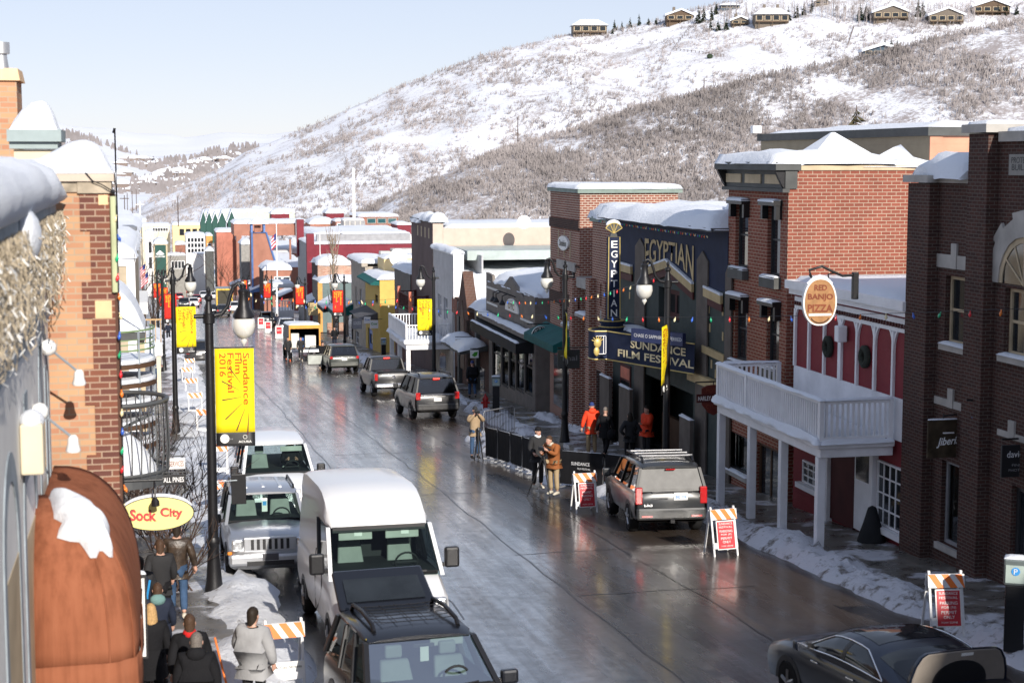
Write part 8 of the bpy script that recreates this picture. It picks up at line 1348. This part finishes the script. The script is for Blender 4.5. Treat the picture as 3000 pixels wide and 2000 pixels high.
def TOP(th=1.0, low=True): return skin_mesh([(('hem', 'pel') if low else ('pel',)) + ('spi', 'che', 'col'), ('che', 'sl', 'el', 'cl'), ('che', 'sr', 'er', 'cr')], dict(hem=(.168 * th, .135 * th), pel=(.175 * th, .14 * th), spi=(.17 * th, .135 * th), che=(.175 * th, .135 * th), col=.075, sl=.088 * th, el=.067 * th, cl=.052 * th, sr=.088 * th, er=.067 * th, cr=.052 * th), 'pel')
LEGS = skin_mesh([('pel', 'hl', 'kl', 'ca'), ('pel', 'hr', 'kr', 'cb')], dict(pel=(.15, .12), hl=.105, kl=.078, ca=.068, hr=.105, kr=.078, cb=.068), 'pel')
def lerp3(a, c, t): return tuple(a[i] + (c[i] - a[i]) * t for i in range(3))
TOPS = {}
def person(label, loc, rz, top='cloth_black', legs='denim', shoe='shoe_dark', hair='hair_dark', hat=None, pose=None, th=1.0, H=1.75, long=0, scarf=None, hood=None, longhair=False, group=None, detail=True):
    J = dict(J0); J.update(pose or {}); t = thing('person', label, 'person', loc, rz, group); t.scale = (H / 1.75,) * 3
    J['hem'] = lerp3(J['pel'], lerp3(J['kl'], J['kr'], .5), .12 + .8 * long); J['col'] = lerp3(J['che'], J['nec'], .85); J['cl'] = lerp3(J['el'], J['wl'], .96); J['cr'] = lerp3(J['er'], J['wr'], .96); J['ca'] = lerp3(J['kl'], J['al'], .93); J['cb'] = lerp3(J['kr'], J['ar'], .93)
    me = BODY(J); mb = MB(); mb.v = [tuple(v.co) for v in me.vertices]; mb.f = [tuple(p.vertices) for p in me.polygons]; mb.m = [0] * len(mb.f); bpy.data.meshes.remove(me)
    h = Vector(J['hea']); hn = (h - Vector(J['nec'])).normalized(); fw = Vector(J.get('look', (0, -1, 0))).normalized(); rt = fw.cross(Vector((0, 0, 1))).normalized()
    hc = h + Vector((0, 0, .01)); 
    def HP(r, f, u): return hc + rt * r + fw * f + Vector((0, 0, u))
    rings = []
    for k, (u, a, c, of) in enumerate(((-.125, .035, .04, .03), (-.105, .052, .062, .022), (-.06, .068, .085, .01), (0, .077, .098, 0), (.05, .076, .098, -.004), (.09, .062, .082, -.008), (.118, .034, .046, -.012), (.126, .006, .008, -.012))): rings.append([HP(a * math.cos(q * math.pi / 7), of + c * math.sin(q * math.pi / 7), u) for q in range(14)])
    mb.loft(rings); mb.hexa([HP(-.014, .09, -.035), HP(.014, .09, -.035), HP(.008, .09, .02), HP(-.008, .09, .02), HP(-.012, .118, -.03), HP(.012, .118, -.03), HP(.004, .1, .018), HP(-.004, .1, .018)])
    for s in (1, -1): mb.ball(HP(s * .08, -.005, -.01), (.012, .022, .03), 8)
    for sd, el, wr in ((1, 'el', 'wl'), (-1, 'er', 'wr')):
        w_ = Vector(J[wr]); d = (w_ - Vector(J[el])).normalized(); side = d.cross(Vector((0, 1, 0))); side = (side if side.length > .1 else Vector((1, 0, 0))).normalized(); bk = d.cross(side).normalized(); pal = w_ + d * .05
        mb.tube([w_, w_ + d * .03, w_ + d * .085], [.026, .036, .034], 8)
        if detail:
            for k, (o_, L) in enumerate(((-.027, .066), (-.009, .076), (.009, .07), (.026, .055))): a = w_ + d * .08 + bk * o_; mb.tube([a, a + d * L * .45 + side * sd * -.008, a + d * L * .75 + side * sd * -.028, a + d * L * .85 + side * sd * -.045], [.010, .0095, .0085, .006], 6)
            a = w_ + d * .03 - bk * .03; mb.tube([a, a + d * .03 - bk * .022, a + d * .06 - bk * .022], [.012, .011, .007], 6)
    mb.build('body', 'skin', t, smooth=60)
    if detail:
        eb = MB(); [eb.ball(HP(s * .03, .088, .008), .009, 6) for s in (1, -1)]; eb.build('eyes', 'ink_black', t); MB().tube([HP(-.022, .092, -.068), HP(0, .098, -.069), HP(.022, .092, -.068)], .005, 4).build('mouth', 'scarf_red', t) 
    def cl(mesh, nm, mat):
        mesh.name = nm; mesh.materials.clear(); mesh.materials.append(MAT[mat]); o = bpy.data.objects.new(nm, mesh); C.objects.link(o); o.parent = t
        for p in mesh.polygons: p.use_smooth = True
        return o
    k = th
    if k not in TOPS: TOPS[k] = TOP(k)
    jk = cl(TOPS[k](J), 'jacket', top); cl(LEGS(J), 'trousers', legs)
    if long: MB().loft([[(Vector(J['pel']) + Vector((.19 * th * (1 + z * .1) * math.cos(a), .15 * th * (1 + z * .25) * math.sin(a), .12 - z * (.12 + .45 * long))))[:] for a in [q * math.pi / 8 for q in range(16)]] for z in (0, .3, .6, 1)], caps=False).build('coat_skirt', top, t, smooth=80)
    for an, kn in (('al', 'kl'), ('ar', 'kr')):
        a = Vector(J[an]); f = Vector((0, -1, 0)); MB().loft([[(a + Vector((w_ * math.cos(q * math.pi / 5), 0, 0)) + f * y + Vector((0, 0, z + hh * math.sin(q * math.pi / 5))))[:] for q in range(10)] for y, w_, hh, z in ((-.07, .03, .03, -.05), (-.05, .042, .045, -.04), (.03, .045, .05, -.04), (.10, .045, .038, -.05), (.17, .042, .028, -.06), (.19, .02, .015, -.062))]).build('shoe', shoe, t, smooth=60)
    if hat:
        MB().loft([[HP(a * math.cos(q * math.pi / 8), of + c * math.sin(q * math.pi / 8), u) for q in range(16)] for u, a, c, of in ((.02, .083, .104, -.004), (.03, .087, .108, -.004), (.07, .083, .104, -.006), (.11, .064, .085, -.01), (.138, .03, .045, -.012), (.146, .005, .007, -.012))]).build('hat', hat, t, smooth=70)
    if hair:
        MB().loft([[HP(a * math.cos(q * math.pi / 8), of + c * math.sin(q * math.pi / 8), u - max(0, .04 - .12 * min(.4, math.sin(q * math.pi / 8))) if i == 0 else u) for q in range(16)] for i, (u, a, c, of) in enumerate(((.035, .081, .098, -.016), (.04, .083, .104, -.012), (.065, .080, .102, -.012), (.095, .068, .09, -.012), (.118, .048, .064, -.014), (.134, .025, .035, -.014), (.139, .004, .006, -.014)))]).build('hair', hair, t, smooth=70)
    if longhair: MB().loft([[HP(a * math.cos(q * math.pi / 6), -.03 + of + c * math.sin(q * math.pi / 6), u) for q in range(12)] for u, a, c, of in ((.08, .07, .08, 0), (0, .09, .075, -.01), (-.12, .10, .07, -.02), (-.26, .085, .05, -.03), (-.33, .03, .02, -.03))]).build('hair_length', hair, t, smooth=70)
    n_ = Vector(J['nec'])
    if scarf: MB().lathe([(.085, -.05), (.10, -.02), (.098, .02), (.08, .05), (.06, .05)], n_, 14).build('scarf', scarf, t, smooth=70)
    if hood: MB().ball(n_ + Vector((0, .07, -.0)), (.135, .085, .10), 12).build('hood', hood, t, smooth=80)
    return t
def on(px, D, h=.14): p = atD(px, 1500, D); return (p.x, p.y, gz(p.y) + h)
WALK = dict(kl=(.10, -.16, .52), al=(.10, -.20, .10), kr=(-.10, .02, .50), ar=(-.10, .26, .16), el=(.25, .10, 1.15), wl=(.25, .10, .92), er=(-.25, -.06, 1.14), wr=(-.24, -.20, .95))
BACK = math.pi
# left pavement, walking away
t = person('man walking away in a worn brown leather jacket and blue jeans', on(516, 30.3), BACK, 'leather_brown', 'denim', 'shoe_pale', 'hair_dark', None, dict(WALK, el=(.27, .05, 1.15), wl=(.29, -.02, .92), er=(-.27, .05, 1.15), wr=(-.31, -.04, .93)), 1.12, 1.84)
t = person('person in a dark coat carrying a large navy backpack, head behind the yellow oval sign', on(404, 27.2), BACK, 'cloth_charcoal', 'cloth_black', 'shoe_dark', 'hair_dark', None, WALK, 1.1, 1.75); bp = thing('backpack', 'large navy backpack with a bright blue strap on the left pavement walker', 'backpack', on(404, 27.2)); mb = MB(); mb.loft([[(x * w_, -.17 - d * math.sin(q * math.pi / 8) * .5 - .0, z) if False else (w_ * math.cos(q * math.pi / 8), -.22 + d * math.sin(q * math.pi / 8), z) for q in range(16)] for z, w_, d, x in ((.90, .12, .07, 1), (.93, .17, .11, 1), (1.15, .19, .13, 1), (1.38, .175, .11, 1), (1.47, .12, .07, 1), (1.48, .04, .02, 1))]); mb.build('bag', 'navy_coat', bp, smooth=60); MB().tube([(.17, -.25, 1.40), (.12, -.36, 1.15), (.13, -.34, .95)], .02, 6).build('strap', M('strap_blue', (.03, .25, .55), .6), bp); MB().box(-.11, .11, -.37, -.335, .95, 1.15).build('pocket', 'cloth_charcoal', bp, bevel=.02)
person('person in a dark grey jacket just left of the leather jacket man', on(466, 29.0), BACK + .1, 'cloth_charcoal', 'cloth_black', 'shoe_dark', 'hair_brown', None, WALK, 1.15, 1.74)
person('woman in a black coat with a pale teal hood', on(456, 25.4), BACK, 'navy_coat', 'cloth_black', 'shoe_dark', 'hair_brown', None, WALK, 1.1, 1.64, hood='teal_hood', long=.3)
person('blond haired person in a long black coat beside the white upright sign', on(434, 23.6), BACK + .2, 'cloth_black', 'cloth_black', 'shoe_dark', 'hair_blond', None, None, 1.15, 1.68, long=.75, longhair=True)
person('dark haired man in a black coat with a red scarf', on(548, 22.5), BACK, 'cloth_black', 'cloth_black', 'shoe_dark', 'hair_brown', None, WALK, 1.2, 1.75, scarf='scarf_red', long=.3)
person('grey haired man in a black puffer jacket with red collar, lowest on the left pavement', on(567, 21.3), BACK - .1, 'cloth_black', 'cloth_black', 'shoe_dark', 'hair_grey', None, None, 1.35, 1.76, scarf='scarf_red', hood='cloth_black')
person('man in a loose light grey jacket with a black sleeve beside the barricade', on(735, 23.3, .05), BACK - .5, 'cloth_grey', 'cloth_charcoal', 'shoe_dark', 'hair_dark', None, dict(el=(.30, -.06, 1.16), wl=(.28, -.22, .98), er=(-.28, .02, 1.14), wr=(-.26, -.12, .90)), 1.32, 1.76)
q = Vector(on(672, 24.2, .0)); tag(MB().tube([q, q + Vector((-.25, .1, 1.15))], .016, 6).build('shovel_handle', 'stripe_orange'), 'thin orange wooden handle stuck in the snow bank beside the grey jacket man', 'handle')
# photographers
q = gnd(1392, 1346, .02); t = person('photographer in a tan jacket holding a camera to the face beside the barriers', (q.x, q.y, q.z + .05), .1, 'tan_jacket', 'denim', 'shoe_dark', 'hair_brown', 'cloth_charcoal', dict(el=(.27, -.12, 1.28), wl=(.08, -.20, 1.52), er=(-.27, -.12, 1.28), wr=(-.08, -.20, 1.52)), 1.12, 1.80)
def tripod(label, loc, rz, h, spread, headname='camera', big=False):
    t = thing('tripod', label, 'tripod', loc, rz, 'camera tripods')
    for a in (0.3, 2.4, 4.5): MB().tube([(0, 0, h), (spread * math.cos(a) * .5, spread * math.sin(a) * .5, h * .5), (spread * math.cos(a), spread * math.sin(a), 0)], [.03, .024, .016], 6).build('leg', 'metal_black', t)
    MB().lathe([(.05, -.05), (.06, 0), (.04, .08)], (0, 0, h), 10).build('head', 'metal_black', t); return t
def camera_(label, loc, rz, L=.16, lens=.12):
    t = thing('camera', label, 'camera', loc, rz, None); MB().box(-.07, .07, -L / 2, L / 2, -.05, .05).build('camera_body', 'metal_black', t, bevel=.01); MB().tube([(0, -L / 2, 0), (0, -L / 2 - lens * .5, 0), (0, -L / 2 - lens, 0)], [.04, .045, .05], 12).build('lens', 'metal_black', t); MB().tube([(0, -L / 2 - lens - .002, 0), (0, -L / 2 - lens - .004, 0)], .04, 12).build('lens_glass', 'glass_dark', t); return t
camera_('black camera held to the face of the tan jacket photographer', (q.x + .02, q.y - .25, q.z + 1.72), .1); tripod('closed tripod standing before the tan jacket photographer', (q.x + .06, q.y - .32, q.z), 0, 1.1, .18)
q = gnd(1580, 1438, .02); person('man in a dark cap and patched jacket watching beside the video camera', (q.x, q.y + .2, q.z + .05), .25, 'cloth_charcoal', 'cloth_charcoal', 'shoe_pale', 'hair_dark', 'cloth_black', dict(el=(.26, -.10, 1.16), wl=(.10, -.26, 1.22), er=(-.27, -.02, 1.15), wr=(-.24, -.22, 1.05)), 1.15, 1.84, scarf='trim_white')
q2 = gnd(1622, 1452, .02); person('cameraman in a rust brown jacket and khaki trousers bending to a video camera', (q2.x, q2.y, q2.z + .05), -.9, 'rust_jacket', 'khaki', 'shoe_pale', 'hair_brown', None, dict(che=(0, -.10, 1.33), nec=(0, -.16, 1.46), hea=(0, -.22, 1.56), sl=(.185, -.10, 1.39), sr=(-.185, -.10, 1.39), el=(.24, -.22, 1.18), wl=(.10, -.42, 1.32), er=(-.25, -.20, 1.16), wr=(-.12, -.40, 1.22)), 1.18, 1.80, scarf='shoe_pale')
q3 = gnd(1592, 1456, .0); tripod('tall splayed tripod carrying the video camera', (q3.x, q3.y, q3.z), .4, 1.25, .48); camera_('large black video camera on the splayed tripod', (q3.x, q3.y, q3.z + 1.42), .35, .38, .16)
# in front of the theatre
person('person in an orange jacket and blue knit hat seen from behind', on(1732, 55.5), BACK, 'orange_jacket', 'khaki', 'shoe_dark', None, 'beanie_blue', dict(el=(.28, .02, 1.16), wl=(.32, -.02, .93), er=(-.28, .02, 1.16), wr=(-.32, -.02, .93)), 1.2, 1.85, hood='orange_jacket')
person('person in a long black coat and pale hat with a round bag', on(1772, 54.8), BACK - .8, 'cloth_black', 'cloth_black', 'shoe_dark', None, 'hair_grey', WALK, 1.1, 1.74, long=.5); q = Vector(on(1788, 54.6)); tag(MB().ball((q.x, q.y - .1, q.z + .85), (.17, .12, .2), 12).tube([(q.x - .08, q.y - .1, q.z + 1.0), (q.x - .12, q.y, q.z + 1.4)], .02, 5).build('shoulder_bag', 'cloth_black', smooth=60), 'round black shoulder bag hanging beside the long coat', 'bag')
person('person in a dark jacket with hands on hips before the theatre doors', on(1843, 53), BACK + .1, 'cloth_charcoal', 'cloth_black', 'shoe_dark', 'hair_dark', None, dict(el=(.36, .06, 1.16), wl=(.17, -.02, 1.0), er=(-.36, .06, 1.16), wr=(-.17, -.02, 1.0)), 1.08, 1.72, longhair=True)
person('person in an orange jacket standing in the theatre entrance facing left', on(1893, 54.5), -1.2, 'orange_jacket', 'cloth_charcoal', 'shoe_dark', 'hair_dark', None, dict(el=(.26, -.12, 1.18), wl=(.12, -.34, 1.2)), 1.2, 1.8)
person('person in a black jacket, jeans and blue cap walking away on the right pavement', on(1385, 80.5), BACK, 'cloth_black', 'denim', 'shoe_dark', None, 'beanie_blue', dict(WALK), 1.3, 1.86)
# by the box truck and down the street
FAR = 'people far down the street'
for px, D, h, rz, a, c, s, lab in ((851, 117.5, 0, .1, 'cloth_charcoal', 'cloth_black', 'shoe_orange', 'person in dark clothes and bright orange shoes behind the truck, left'), (888, 117.5, 0, -.1, 'cloth_charcoal', 'cloth_charcoal', 'shoe_pale', 'person in dark grey overalls walking from the open truck, middle'), (951, 109, 0, .4, 'cloth_black', 'cloth_black', 'shoe_dark', 'person in black at the open car door'), (986, 132, .14, 0, 'cloth_black', 'navy_coat', 'shoe_dark', 'person in black below the red banner by the poplar'), (820, 172, .14, BACK, 'navy_coat', 'cloth_black', 'shoe_dark', 'person in navy on the far right pavement under the white balcony'), (578, 248, 0, BACK, 'cloth_black', 'khaki', 'shoe_dark', 'person crossing the far street left of the black crossover'), (472, 96, .14, 0, 'cloth_grey', 'denim', 'shoe_dark', 'person on the left pavement behind the lamp posts'), (505, 150, .14, BACK, 'navy_coat', 'cloth_black', 'shoe_dark', 'person in navy far along the left kerb'), (715, 255, .14, 0, 'scarf_red', 'cloth_black', 'shoe_dark', 'person in red on the far right pavement'), (1026, 148, .14, BACK, 'cloth_black', 'denim', 'shoe_dark', 'person in black before the taupe shop')):
    person(lab, on(px, D, h), rz, a, c, s, 'hair_dark', None, WALK, 1.1, 1.74, group=FAR, detail=False)
# driver of the passenger van
v = van_driver_at; mw = v.matrix_basis @ Vector((.62, .42, .72))
person('driver in a dark jacket at the wheel of the white passenger van', (mw.x, mw.y, mw.z - .42), 0, 'cloth_black', 'cloth_black', 'shoe_dark', 'hair_dark', None, dict(kl=(.12, -.42, .92), al=(.12, -.55, .55), kr=(-.12, -.42, .92), ar=(-.12, -.55, .55), el=(.25, -.18, 1.2), wl=(.14, -.42, 1.3), er=(-.25, -.18, 1.2), wr=(-.14, -.42, 1.3)), 1.05, 1.72)
